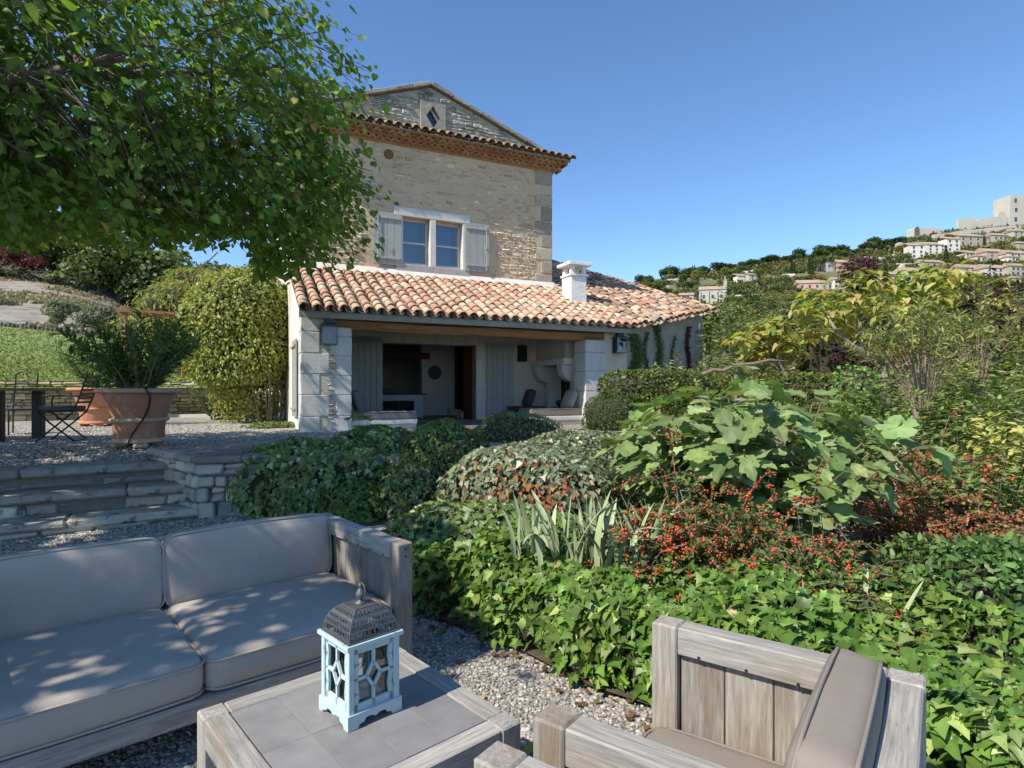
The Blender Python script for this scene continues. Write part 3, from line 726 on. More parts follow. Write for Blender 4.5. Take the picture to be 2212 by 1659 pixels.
while y < TF + 2.5:
    put('pent_tile', R.choice(pm), None, corn, (7.38, y, 7.985), (rad(-0), 0, 0)).rotation_euler = Euler((pi_, 0, rad(90))); y += .222
# gable coping and main roof
rf = node('tower_roof', house); sl = math.atan2(GA[1] - 8.10, 3.45)
b = MB()
for sg in (-1, 1):
    e = (GA[0] + sg * 3.72, 8.10 - .27 * (GA[1] - 8.10) / 3.45 + .02)
    poly = [(GA[0], GA[1] + .02), (e[0], e[1]), (e[0], e[1] + .09), (GA[0], GA[1] + .11)]
    b.ext(poly, 6.9, Matrix.Translation((0, TF + .06, 0)))
b.build('roof_deck', TILEA, rf)
set_col(rf.children[0].data, np.array((.36,.20,.13)))
COPE = mat('coping', (.24,.22,.18), (.36,.33,.27), .95, 9, bump=.7, bscale=25, rnd=.15, spots=(.13,.12,.10), sscale=9, spos=.55)
for sg in (-1, 1):
    t = 0
    while t < 3.7:
        w_ = R.uniform(.4, .62); b = MB(); b.cbox((0, -.08, -.01), (w_ - .008, .28, .085), .012, None, .008)
        o = b.build('coping_stone', COPE, rf); o.matrix_local = Matrix.Translation((GA[0] + sg * t * math.cos(sl), TF, GA[1] + .05 - t * math.sin(sl))) @ (Matrix.Rotation(rad(180), 4, 'Z') @ Matrix.Translation((0, -.2, 0)) if sg < 0 else Matrix.Identity(4)) @ Matrix.Rotation(sl, 4, 'Y')
        t += w_
    for i in range(9):
        o = put('verge_tile', R.choice(pm), None, rf); t = .3 + i * .4
        o.matrix_local = Matrix.Translation((GA[0] + sg * t * math.cos(sl), TF + .34, GA[1] + .14 - t * math.sin(sl))) @ Matrix.Rotation(rad(90 if sg > 0 else -90), 4, 'Z') @ Matrix.Rotation(sl, 4, 'X')
# ---- porch roof: one plane, new tiles over the porch and older ones over the wing
SLP = .4645; PA = math.atan(SLP)
def rp(x, y): return 3.10 + SLP * (y + .3)
roof = node('porch_roof', house)
poly = [(-.06, -.24), (7.6, -.24), (12.0, 1.62), (9.0, 5.75), (6.92, 5.75), (6.92, TF - .01), (-.06, TF - .01)]
def deck(mb, pl, off, th):
    n = len(pl); mb.add([(x, y, rp(x, y) + off) for x, y in pl] + [(x, y, rp(x, y) + off - th) for x, y in pl],
        [tuple(range(n)), tuple(range(2*n-1, n-1, -1))] + [(i, n+i, n+(i+1) % n, (i+1) % n) for i in range(n)])
b = MB(); deck(b, [(-.06, -.24), (6.92, -.24), (6.92, TF - .01), (-.06, TF - .01)], 0, .04); b.build('deck', DARKW, roof)
wroof = node('wing_roof', house)
b = MB(); deck(b, [(6.925, -.24), (7.6, -.24), (12.0, 1.62), (9.0, 5.75), (6.925, 5.75)], 0, .06); b.build('deck', DARKW, wroof)
b = MB(); q = [(12.0, 1.62), (14.0, 5.0), (10.5, 8.5), (9.0, 5.75)]; zz = [rp(*q[0]), rp(*q[0]) - .1, rp(*q[3]) - .3, rp(*q[3])]
b.add([(x, y, z_) for (x, y), z_ in zip(q, zz)], [(0, 1, 2, 3)]); b.c = (.3,.2,.14); b.C = [b.c] * 4; b.build('back_slope', TILEA, wroof, col=True)
tm = [tile_mesh(.40, .098 + .004 * k, .082, .013, 8, True, 1.0) for k in range(3)]
for me in tm: me.materials.append(TILE)
def inside(x, y, pl):
    c = False; j = len(pl) - 1
    for i in range(len(pl)):
        if (pl[i][1] > y) != (pl[j][1] > y) and x < (pl[j][0]-pl[i][0]) * (y-pl[i][1]) / (pl[j][1]-pl[i][1]) + pl[i][0]: c = not c
        j = i
    return c
EXP = .285; cosp, sinp = math.cos(PA), math.sin(PA)
old = MB(); chan = MB(); chm = tile_mesh(.40, .10, .085, .012, 6, False, .8)
cv, cf = [v.co.copy() for v in chm.vertices], [tuple(p.vertices) for p in chm.polygons]
ov = [v.co.copy() for v in tm[0].vertices]; of = [tuple(p.vertices) for p in tm[0].polygons]
eave = lambda x: -.34 if x < 7.62 else -.34 + (x - 7.62) * .425
nn = 0; x = .02; ci = 0
polyT = [(-.2, -.5), (7.62, -.5), (12.2, 1.5), (9.0, 5.75), (6.95, 5.75), (6.95, TF - .02), (-.2, TF - .02)]
bnd = lambda y: 7.95 - .35 * y
while x < 12.1:
    xj = R.uniform(-.008, .008); s = 0; e0 = eave(x)
    if x > 7.62: e0 += R.uniform(-.05, .05)
    while True:
        y = e0 + s * EXP * cosp
        if s > 0 and not inside(x, y + .06, polyT): break
        if y > 6: break
        z = rp(x, y) + .045
        rot = Euler((PA - .035 + R.uniform(-.02, .02), R.uniform(-.05, .05), R.uniform(-.03, .03)))
        if x < bnd(y):
            put('tile', R.choice(tm), None, roof, (x + xj + R.uniform(-.006, .006), y + R.uniform(-.018, .018), z + R.uniform(-.004, .008)), rot); nn += 1
        else:
            old.c = tuple(np.array(R.choice(TCO + TC[:6])) * R.uniform(.85, 1.15))
            old.add(ov, of, Matrix.Translation((x + R.uniform(-.02, .02), y + R.uniform(-.03, .03), z + R.uniform(-.01, .015))) @ rot.to_matrix().to_4x4())
        chan.c = tuple(np.array(R.choice(TC)) * .8)
        chan.add(cv, cf, Matrix.Translation((x + .1225, y + .01, z + .028)) @ rot.to_matrix().to_4x4())
        s += 1
    x += .245; ci += 1
print('tiles', nn)
old.build('old_tiles', TILEA, wroof, col=True, kind='stuff', smooth=True); chan.build('channel_tiles', TILEA, roof, col=True, kind='stuff', smooth=True)
b = MB(); prism_x(b, [(-.235, 2.965), (-.16, 2.965), (-.16, 3.135), (-.235, 3.10)], -.06, 7.62); b.build('eave_board', mat('eave_render', (.27,.255,.215), (.35,.33,.28), .95, 3, bump=.4), roof)
b = MB(); prism_x(b, [(TF - .13, rp(0, TF - .13) + .09), (TF - .002, rp(0, TF) + .02), (TF - .002, rp(0, TF) + .20), (TF - .04, rp(0, TF) + .19)], -.02, 6.93); b.build('flashing', RENDW, roof)
b = MB(); b.add([(6.9,TF-.1,rp(0,TF)+.2),(7.12,TF-.12,rp(0,TF)+.02),(6.9,TF-.16,rp(0,TF)+.03),(6.9,TF+.3,rp(0,TF)+.35),(7.05,TF+.5,rp(0,TF)+.28)],[(0,1,2),(0,3,4,1)]); b.build('flashing_corner', RENDW, roof)
x = .12
while x < 7.7:
    b = MB(); M_ = Matrix.Translation((x, -.19, rp(x, -.19) - .04)) @ Matrix.Rotation(PA, 4, 'X'); b.cbox((-.045, 0, -.10), (.045, 2.95, -.002), .006); o = b.build('rafter', DARKW, roof); o.matrix_local = M_; x += .462
# ---- porch walls, pillars, beam
def sloped(mb, x0, x1, y0, y1, z0, off=-.05):
    prism_x(mb, [(y0, z0), (y1, z0), (y1, rp(0, y1) + off), (y0, rp(0, y0) + off)], x0, x1)
b = MB(); sloped(b, 0, .45, .5, TF, -.3); b.build('porch_side_wall', RENDW, house)
pil = node('porch_pillar', house)
b = MB(); b.box((0, 0, .3), (.94, .5, 2.82)); sloped(b, 0, .62, 0, .5, 2.82, -.045); b.build('core', mat('pillar_render', (.48,.445,.375), (.58,.54,.46), .95, 3, bump=.7, bscale=18), pil)
z = .62; k = 0
for h in (.44, .42, .42, .40, .42, .30, .30):
    wl_ = .52 if k % 2 else .34
    blk(pil, 'ashlar_block', (-.014, -.014, z), (wl_, .3 if k % 2 else .48, z + h - .012), ASHLAR, .01, .004); z += h; k += 1
    if z > 3.0: break
z = .70; k = 0
for h in (.36, .42, .38, .40, .38, .17):
    wl_ = .30 if k % 2 else .42
    blk(pil, 'ashlar_block', (.954 - wl_, -.013, z), (.954, .3, z + h - .012), ASHLAR, .01, .004); z += h; k += 1
for r in courses(.5, .62, .9, lambda x: 2.4, .05, .12, .08, .14, .05):
    b = MB(); b.c = (.40,.36,.29); cx = (r[0]+r[1])/2; b.cbox((r[0]-cx-.02, -.02, r[2]), (r[1]-cx+.02, .05, r[3]), .02, None, .012); b.build('rubble_stone', STONE, pil, (cx + R.uniform(-.03,.03), 0, 0), col=True)
pr = node('porch_pillar', house)
b = MB(); b.box((6.46, .01, .3), (6.98, .5, 2.80)); b.build('core', MORTAR, pr)
z = .66
for h in (.46, .44, .48, .45, .30):
    blk(pr, 'ashlar_block', (6.44, -.012, z), (7.0 + R.choice((-.05, .03)), .52, z + h - .01), ASHLAR, .01, .003); z += h
b = MB(); sloped(b, 7.0, 7.66, .02, .42, .2, -.06); sloped(b, 7.04, 7.3, .42, TF + .2, .2, -.06); b.box((6.985, .06, 2.80), (7.0, .45, 3.05)); b.build('lantern_wall', PLAST, house)
b = MB(); n = 24
for i in range(n):
    pass
bp_ = [(.60 + (7.06 - .60) * i / 23, .14 + .012 * math.sin(i * .9), 2.91 + .012 * math.sin(i * .55 + 1) - .018 * math.sin(math.pi * i / 23)) for i in range(24)]
b.tube(bp_, [.125 + .007 * math.sin(i * 1.7) for i in range(24)], 8, sq=True); b.build('lintel_beam', BEAMW, house, smooth=False)
# wing wall (oblique), its far side
def hwall(mb, a, c, th, z0, z1a, z1c):
    d = Vector((c[0]-a[0], c[1]-a[1], 0)).normalized(); n_ = Vector((-d.y, d.x, 0)) * th
    mb.add([(a[0],a[1],z0),(c[0],c[1],z0),(c[0]+n_.x,c[1]+n_.y,z0),(a[0]+n_.x,a[1]+n_.y,z0),(a[0],a[1],z1a),(c[0],c[1],z1c),(c[0]+n_.x,c[1]+n_.y,z1c+.1),(a[0]+n_.x,a[1]+n_.y,z1a+.1)],
           [(0,3,2,1),(4,5,6,7),(0,1,5,4),(1,2,6,5),(2,3,7,6),(3,0,4,7)])
b = MB(); hwall(b, (7.66, .04), (11.72, 1.76), .4, -1.5, rp(0, .04) - .09, rp(0, 1.76) - .09); hwall(b, (11.72, 1.762), (13.2, 4.8), .4, -1.5, rp(0, 1.76) - .1, rp(0, 1.76) - .16); wingw = b.build('wing_wall', PLASTG, house)
for i in range(16):
    t = (i + .5) / 16; b = MB(); b.cbox((-.05, -.22, -.06), (.05, .25, .03), .008); o = b.build('eave_stone', MORTAR, wingw); x = 7.7 + 4.0 * t; o.matrix_local = Matrix.Translation((x, .05 + 1.7 * t, rp(0, .05 + 1.7 * t) - .07)) @ Matrix.Rotation(rad(23), 4, 'Z')
b = MB(); b.cbox((-.06,-.02,-.1),(.06,.01,.1),.01); o = b.build('vent_plate', WHITE, wingw); o.matrix_local = Matrix.Translation((11.45, 1.63, 3.50)) @ Matrix.Rotation(rad(23), 4, 'Z')
# ---- chimney
ck = node('chimney', house); c0 = (6.72, 1.14); s_ = .48
b = MB(); b.cbox((c0[0], c0[1], 3.4), (c0[0] + s_, c0[1] + s_, 4.55), .015, None, .006); b.build('stack', WHITE, ck)
b = MB(); b.cbox((c0[0] - .03, c0[1] - .03, 4.551), (c0[0] + s_ + .03, c0[1] + s_ + .03, 4.61), .006); b.build('ledge', WHITE, ck)
for i in (0, 1):
    for j in (0, 1):
        b = MB(); xx = c0[0] + .01 + i * (s_ - .13); yy = c0[1] + .01 + j * (s_ - .13); b.cbox((xx, yy, 4.611), (xx + .11, yy + .11, 4.825), .005); b.build('post', WHITE, ck)
b = MB(); b.cbox((c0[0] - .10, c0[1] - .10, 4.826), (c0[0] + s_ + .10, c0[1] + s_ + .10, 4.91), .008); b.build('cap', WHITE, ck)
# ---- porch back wall: doorway, folding shutters, room
dr = node('doorway', house)
x = 1.45
while x < 4.85:
    w_ = R.uniform(.36, .46); w_ = min(w_, 4.9 - x); blk(dr, 'lintel_block', (x + .003, TF - .02, 2.765 if x > 2.1 else 2.9), (x + w_ - .004, TF + .3, 3.02), PLAST, .008, .003); x += w_
for i in range(5): blk(dr, 'jamb_block', (4.625, TF - .025, .79 + i * .395), (4.86 - .05 * (i % 2), TF + .3, .79 + i * .395 + .388), ASHLAR, .008, .003)
shutter('door_shutter', house, 1.38, 2.12, .82, 2.86, TF - .06, 5, SHUTD); shutter('door_shutter', house, 4.90, 5.68, .82, 2.80, TF - .06, 5, SHUT)
RED = mat('red_brown_paint', (.10,.03,.022), (.14,.045,.03), .5, 5)
b = MB(); b.cbox((4.52, TF + .02, .80), (4.585, TF + .7, 2.74), .006); b.build('door_leaf', RED, dr)
GREYW = mat('grey_room_wall', (.34,.33,.33), (.40,.39,.39), .9, 2); FLO = mat('stone_floor', (.22,.20,.18), (.30,.28,.25), .7, 2, bump=.2)
b = MB(); b.box((.42, .02, .5), (7.0, TF + 6, .785)); b.build('porch_floor', FLO, house)
rm = node('room', house)
b = MB(); b.box((1.2, TF + .401, .786), (1.3, 8.6, 3.1)); b.box((6.3, TF + .401, .786), (6.4, 8.6, 3.1)); b.box((1.2, 8.5, .786), (6.4, 8.6, 3.1)); b.build('wall', GREYW, rm)
b = MB(); b.box((1.2, TF + .401, 3.101), (6.4, 8.6, 3.2)); b.build('ceiling', PLAST, rm)
b = MB(); b.box((3.95, 5.3, .786), (5.0, 5.55, 3.1)); b.box((4.92, 5.55, .786), (5.0, 8.5, 3.1)); b.build('partition', mat('grey_partition', (.46,.455,.455), (.52,.51,.51), .9, 2), rm)
b = MB(); b.cbox((2.0, 5.1, 2.52), (4.15, 5.29, 2.70), .01); b.build('ceiling_beam', mat('dark_beam', (.05,.03,.022), (.08,.05,.035), .8, 5), rm)
b = MB(); b.cbox((4.75, 5.0, .786), (5.1, 5.28, 1.0), .01); b.cbox((4.5, TF + .75, .786), (4.95, TF + 1.2, .98), .01); b.build('stone_ledge', PLAST, rm)
# ---- benches
BSLAB = mat('white_slab', (.62,.61,.58), (.72,.71,.68), .85, 3, bump=.2)
def bench(x0, x1, y0, y1, zt_):
    n_ = node('masonry_bench', house); b_ = MB(); b_.box((x0 + .02, y0 + .02, .60), (x1 - .02, y1, zt_ - .10)); b_.build('base', PLAST, n_)
    b_ = MB(); b_.cbox((x0, y0, zt_ - .10), (x1, y1 + .005, zt_), .012); b_.build('slab', BSLAB, n_)
bench(.95, 2.33, .06, .75, .96); bench(5.02, 6.435, .12, .80, .96); bench(5.45, 6.30, 1.55, 2.45, .99)
# ---- fireplace
fp = node('fireplace', house); LST = mat('fireplace_stone', (.50,.48,.44), (.58,.56,.52), .9, 4, bump=.15)
b = MB(); b.cbox((6.22, .66, 2.22), (7.03, 2.5, 2.38), .012); b.build('mantel', LST, fp)
b = MB(); prism_x(b, [(.86, 2.381), (2.515, 2.381), (2.515, rp(0, 2.5) - .06), (.86, rp(0, .86) - .06)], 6.40, 7.03); b.build('hood', PLAST, fp)
for y in (.78, 2.14):
    b = MB(); b.cbox((6.62, y, 1.0), (7.03, y + .26, 2.219), .01); b.build('jamb', LST, fp)
    prof = [(6.62, 2.219), (6.24, 2.219), (6.25, 2.08)] + [(6.62 - .36 * math.cos(rad(a)), 2.08 - .30 * math.sin(rad(a))) for a in (15, 30, 45, 60, 75, 90)]
    b = MB(); b.ext(prof, .26, Matrix.Translation((0, y, 0))); b.build('corbel', LST, fp)
SOOT = mat('soot', (.02,.018,.016), (.05,.04,.032), .95, 5); b = MB(); b.box((6.99, 1.04, 1.0), (7.035, 2.14, 2.219)); b.build('fireback', SOOT, fp)
b = MB(); b.cbox((6.30, .66, .79), (7.03, 2.5, 1.0), .012); b.build('hearth', LST, fp)
b = MB(); b.box((6.6, 1.2, 1.10), (6.95, 2.0, 1.12))
for yy in (1.22, 1.96):
    for xx in (6.62, 6.92): b.box((xx, yy, 1.0), (xx + .02, yy + .02, 1.10))
b.build('fire_grate', IRON, fp)
# side shutter on the left wall
sh = shutter('side_shutter', house, -.45, .45, 1.02, 2.62, 0, 4, SHUTD); sh.matrix_local = Matrix.Translation((-.04, 1.05, 0)) @ Matrix.Rotation(rad(-90), 4, 'Z')
# ================================================================== FURNITURE
TEAK = wood_mat('weathered_teak', (.33,.315,.29), (.24,.18,.125), .30, (.47,.45,.415))
TEAKB = wood_mat('brown_teak', (.28,.26,.23), (.20,.135,.085), .55, (.40,.375,.335))
FABRIC = mat('taupe_canvas', (.37,.33,.285), (.405,.365,.318), .95, 2.2, bump=.5, bscale=7, dist=.012, spec=.1, spots=(.29,.27,.25), sscale=3, spos=.62)
FABRIC2 = mat('brown_taupe_canvas', (.225,.198,.172), (.25,.22,.192), .95, 2.2, bump=.5, bscale=7, dist=.010, spec=.1)
DKFAB = mat('charcoal_canvas', (.075,.072,.075), (.095,.09,.092), .95, 3, bump=.2, bscale=300, dist=.001, spec=.1)
NAIL = mat('dark_screw', (.02,.02,.02), None, .6)
def beam(parent, name, lo, hi, mt, ch=.005):
    """timber whose own x axis is its longest side, so the grain follows it"""
    d = [hi[i] - lo[i] for i in range(3)]; c = [(lo[i] + hi[i]) / 2 for i in range(3)]; ax = d.index(max(d))
    b_ = MB(); h = [x / 2 for x in d]
    if ax == 0: b_.cbox((-h[0],-h[1],-h[2]), h, ch); rot = (0,0,0)
    elif ax == 1: b_.cbox((-h[1],-h[0],-h[2]), (h[1],h[0],h[2]), ch); rot = (0,0,rad(90))
    else: b_.cbox((-h[2],-h[1],-h[0]), (h[2],h[1],h[0]), ch); rot = (0,rad(-90),0)
    return b_.build(name, mt, parent, c, rot)
def cushion_mesh(sx, sy, sz, r, puff, seed=0):
    """rounded box with crowned faces"""
    h = np.array([sx, sy, sz]) / 2
    def ax(H): 
        e = np.array([0, .12, .3, .6, 1.]) * r; inner = np.linspace(-H + r, H - r, 13)
        return np.concatenate([-H + e[:-1], inner, (H - e[:-1])[::-1]])
    A = [ax(H) for H in h]; V = []; F = []
    for a in range(3):
        o = [i for i in range(3) if i != a]
        for sg in (-1, 1):
            g0, g1 = np.meshgrid(A[o[0]], A[o[1]], indexing='ij'); P = np.zeros(g0.shape + (3,)); P[..., o[0]] = g0; P[..., o[1]] = g1; P[..., a] = sg * h[a]
            b0 = len(V); n0, n1 = g0.shape; V += list(P.reshape(-1, 3)); ii = np.arange(n0*n1).reshape(n0, n1) + b0
            q = np.stack([ii[:-1,:-1], ii[1:,:-1], ii[1:,1:], ii[:-1,1:]], -1).reshape(-1, 4)
            if (sg == 1) != (a != 1): q = q[:, ::-1]
            F += q.tolist()
    V = np.array(V); inn = np.clip(V, -(h - r), h - r); d = V - inn; V = inn + nrm(d) * np.minimum(r, np.linalg.norm(d, axis=1, keepdims=True) + r) * (np.linalg.norm(d, axis=1, keepdims=True) > 0)
    q = V / h
    thin = int(np.argmin(h)); o = [i for i in range(3) if i != thin]
    V[:, thin] += puff * np.clip(1 - q[:, o[0]]**2, 0, 1)**.6 * np.clip(1 - q[:, o[1]]**2, 0, 1)**.6 * np.sign(V[:, thin]) * (np.abs(q[:, thin]) > .5)
    for k in o: V[:, k] += .012 * np.sign(q[:, k]) * (np.abs(q[:, k]) > .9) * np.clip(1 - q[:, [j for j in o if j != k][0]]**2, 0, 1)
    V += (.0035 * vnoise(V, 9, seed) + .002 * vnoise(V, 24, seed + 1))[:, None] * nrm(V)
    me = np_mesh('cushion', V, F, smooth=True)
    bm = bmesh.new(); bm.from_mesh(me); bmesh.ops.remove_doubles(bm, verts=bm.verts, dist=.0008); bmesh.ops.recalc_face_normals(bm, faces=bm.faces); bm.to_mesh(me); bm.free()
    me.polygons.foreach_set('use_smooth', [True] * len(me.polygons))
    return me
def cushion(name, label, M, sx, sy, sz, mt, r=.05, puff=.02, group=None, pr=.0055):
    """a cushion with piping round both of its large faces"""
    o = put(name, cushion_mesh(sx, sy, sz, r, puff, R.randrange(99)), mt); o.matrix_world = M; tag(o, label, 'cushion', group)
    h = [sx/2, sy/2, sz/2]; t = h.index(min(h)); o2 = [i for i in range(3) if i != t]
    for sg in (-1, 1):
        pts = []; cr = min(.06, h[o2[0]]*.5)
        for cx, cy, a0 in ((1,1,0),(-1,1,90),(-1,-1,180),(1,-1,270)):
            for a in (0, 30, 60, 90):
                p = [0, 0, 0]; p[o2[0]] = cx*(h[o2[0]]-cr) + cr*math.cos(rad(a0+a)); p[o2[1]] = cy*(h[o2[1]]-cr) + cr*math.sin(rad(a0+a)); p[t] = sg*(h[t]-r*.42); pts.append(p)
        full = []
        for i, p in enumerate(pts):
            q = pts[(i+1) % len(pts)]; n_ = max(1, int((Vector(q)-Vector(p)).length / .06))
            for k in range(n_):
                w_ = [p[j] + (q[j]-p[j])*k/n_ for j in range(3)]
                e0, e1 = w_[o2[0]]/h[o2[0]], w_[o2[1]]/h[o2[1]]
                if abs(e0) > .9: w_[o2[0]] += .010*np.sign(e0)*max(0, 1-e1*e1)
                if abs(e1) > .9: w_[o2[1]] += .010*np.sign(e1)*max(0, 1-e0*e0)
                w_[t] += sg * (.3 * puff * (max(0, 1-e0*e0)**.6 if abs(e1) > .9 else max(0, 1-e1*e1)**.6))
                full.append(tuple(w_))
        b_ = MB(); b_.tube(full, pr, 6, closed=True); b_.build('piping', mt, o, smooth=True)
    return o
def chair_frame(root, W, D, Z, open_front=True, planks_side=4, planks_back=5, P=.09):
    """outer box W (x) by D (y, 0 = back, -D = front); posts, rails, plank infill"""
    for x in (0, W - P):
        for y, nm in ((-P, 'back_post'), (-D, 'front_post')):
            beam(root, nm, (x, y, 0), (x + P, y + P, Z), TEAKB if y == -D else TEAK, .006)
    beam(root, 'back_rail', (P + .001, -P + .004, Z - .095), (W - P - .001, -.004, Z - .001), TEAK); beam(root, 'back_rail', (P + .001, -P + .01, .16), (W - P - .001, -.01, .25), TEAK)
    n = planks_back; w_ = (W - 2*P) / n
    for i in range(n): beam(root, 'plank', (P + w_*i + .002, -P*.62, .251), (P + w_*(i+1) - .002, -P*.35, Z - .0955), TEAKB, .003)
    for x in (0, W - P):
        beam(root, 'arm_rail', (x + .004, -D + P + .001, Z - .095), (x + P - .004, -P - .001, Z - .001), TEAK); beam(root, 'side_rail', (x + .01, -D + P + .001, .16), (x + P - .01, -P - .001, .25), TEAK)
        n = planks_side; w_ = (D - 2*P) / n
        for i in range(n): beam(root, 'plank', (x + P*.36, -D + P + w_*i + .002, .251), (x + P*.64, -D + P + w_*(i+1) - .002, Z - .0955), TEAKB, .003)
        for i in range(n):
            for xx in (x + .003, x + P - .003):
                b_ = MB(); b_.lathe([(.005, -.0025), (.005, .0025)], 8, M=Matrix.Translation((xx, -D + P + w_*(i+.5), Z - .085)) @ Matrix.Rotation(rad(90), 4, 'Y')); b_.build('screw', NAIL, root)
        for zz in (Z - .03, Z - .07):
            b_ = MB(); b_.lathe([(.006, -.002), (.006, .002)], 8, M=Matrix.Translation((x + P*.5, -D, zz)) @ Matrix.Rotation(rad(90), 4, 'X')); b_.build('screw', NAIL, root)
    beam(root, 'front_rail', (P + .001, -D + .006, .16), (W - P - .001, -D + P - .02, .25), TEAK)
    for i in range(5):
        y = -D + P + .02 + (D - 2*P - .1) * i / 4; beam(root, 'seat_slat', (P - .01, y, .232), (W - P + .01, y + .06, .249), TEAK, .003)
# ---- sofa: origin at the back right corner; local x to the left end is negative
TH = rad(42.0)
SL = 2.02; SZ = .74; SDp = 1.05
so = Vector((-1.235, 3.965, 0)); sdir = Vector((math.cos(TH), math.sin(TH), 0)); sfr = Vector((math.sin(TH), -math.cos(TH), 0))
org = so - sdir * SL
sofa = thing('outdoor_sofa', 'weathered grey teak sofa with plank sides by the gravel steps', 'sofa', org, TH)
chair_frame(sofa, SL, SDp, SZ, True, 6, 12)
SM = Matrix.Translation(org) @ Matrix.Rotation(TH, 4, 'Z')
iw = (SL - .18) / 2
cushion('seat_cushion', 'taupe seat cushion beside the plank arm of the sofa', SM @ Matrix.Translation((.09 + iw*1.5, -.60, .335)) @ Matrix.Rotation(rad(1.0), 4, 'X'), iw - .004, .86, .165, FABRIC, .055, .02)
cushion('seat_cushion', 'taupe seat cushion with a sun patch, farther from the stone pier', SM @ Matrix.Translation((.09 + iw*.5, -.60, .335)) @ Matrix.Rotation(rad(1.0), 4, 'X'), iw - .004, .86, .165, FABRIC, .055, .02)
for k, lab in ((1.5, 'taupe back cushion leaning in the sofa corner'), (.5, 'taupe back cushion leaning beside the corner one on the sofa')):
    cushion('back_cushion', lab, SM @ Matrix.Translation((.09 + iw*k, -.175, .585)) @ Matrix.Rotation(rad(-7), 4, 'X'), iw - .012, .15, .375, FABRIC, .05, .018)
# ---- coffee table
ta = .793; tl = Vector((-1.0876, 2.044, 0)); TT = rad(41.7)
table = thing('coffee_table', 'square weathered teak coffee table with grey stone tile top', 'table', tl, TT)   # local x -> back corner, local -y -> front
ZT = .45; P = .085
for x in (0, ta - P):
    for y in (-P, -ta): beam(table, 'leg', (x, y, 0), (x + P, y + P, ZT), TEAK, .006)
for y in (-P, -ta): beam(table, 'rail', (P + .001, y + .003, ZT - .10), (ta - P - .001, y + P - .003, ZT - .001), TEAK)
for x in (0, ta - P): beam(table, 'rail', (x + .003, -ta + P + .001, ZT - .10), (x + P - .003, -P - .001, ZT - .001), TEAK)
TSTONE = mat('grey_stone_tile', (.185,.185,.185), (.245,.243,.24), .7, 9, bump=.12, bscale=60, rnd=.09, spots=(.14,.14,.14), sscale=7, spos=.68, dist=.004)
n = 4; w_ = (ta - 2*P) / n
for i in range(n):
    for j in range(2):
        L2 = (ta - 2*P) / 2
        b = MB(); b.cbox((-w_/2 + .0006, -L2/2 + .0006, -.02), (w_/2 - .0006, L2/2 - .0006, 0), .0008); b.build('stone_tile', TSTONE, table, (P + w_*(i+.5), -P - L2*(j+.5), ZT - .004 + R.uniform(-.0008, .0008)))
b = MB(); b.box((P - .02, -ta + P - .02, ZT - .045), (ta - P + .02, -P + .02, ZT - .0245)); b.build('tile_bed', TEAKB, table)
# ---- armchairs
CH = math.atan2(-.587, .809)
c1 = Vector((.809, -.587, 0)); c2 = Vector((.598, .80, 0)).normalized()
AW, AD = .84, .79
def armchair(fn, label):
    """fn: outer corner of the near front post; back lies along c1, far arm along c2"""
    # local y axis (0=back,-D=front) points from front to back = c1 ; local x must be to the right of that
    y = c1; x = Vector((y.y, -y.x, 0)); o_ = fn + c1 * AD - x * AW
    root = thing('armchair', label, 'armchair', o_, math.atan2(x.y, x.x)); chair_frame(root, AW, AD, SZ, True, 4, 4)
    return root, Matrix.Translation(o_) @ Matrix.Rotation(math.atan2(x.y, x.x), 4, 'Z')
ch1, M1 = armchair(Vector((.050, 1.475, 0)), 'weathered teak armchair with taupe cushions beside the ivy hedge')
cushion('seat_cushion', 'brownish taupe seat cushion in the teak armchair', M1 @ Matrix.Translation((AW/2, -.425, .335)), AW - .19, .69, .14, FABRIC2, .045, .012)
cushion('back_cushion', 'brownish taupe back cushion leaning in the teak armchair', M1 @ Matrix.Translation((AW/2, -.185, .60)) @ Matrix.Rotation(rad(-9), 4, 'X'), AW - .20, .14, .42, FABRIC2, .045, .014)
ch2, M2 = armchair(Vector((.050, 1.475, 0)) - c2 * (AW + .125), 'teak armchair of which only a front corner post and arm show')
cushion('seat_cushion', 'seat cushion in the armchair that is mostly out of view', M2 @ Matrix.Translation((AW/2, -.425, .335)), AW - .19, .69, .14, FABRIC2, .045, .012)
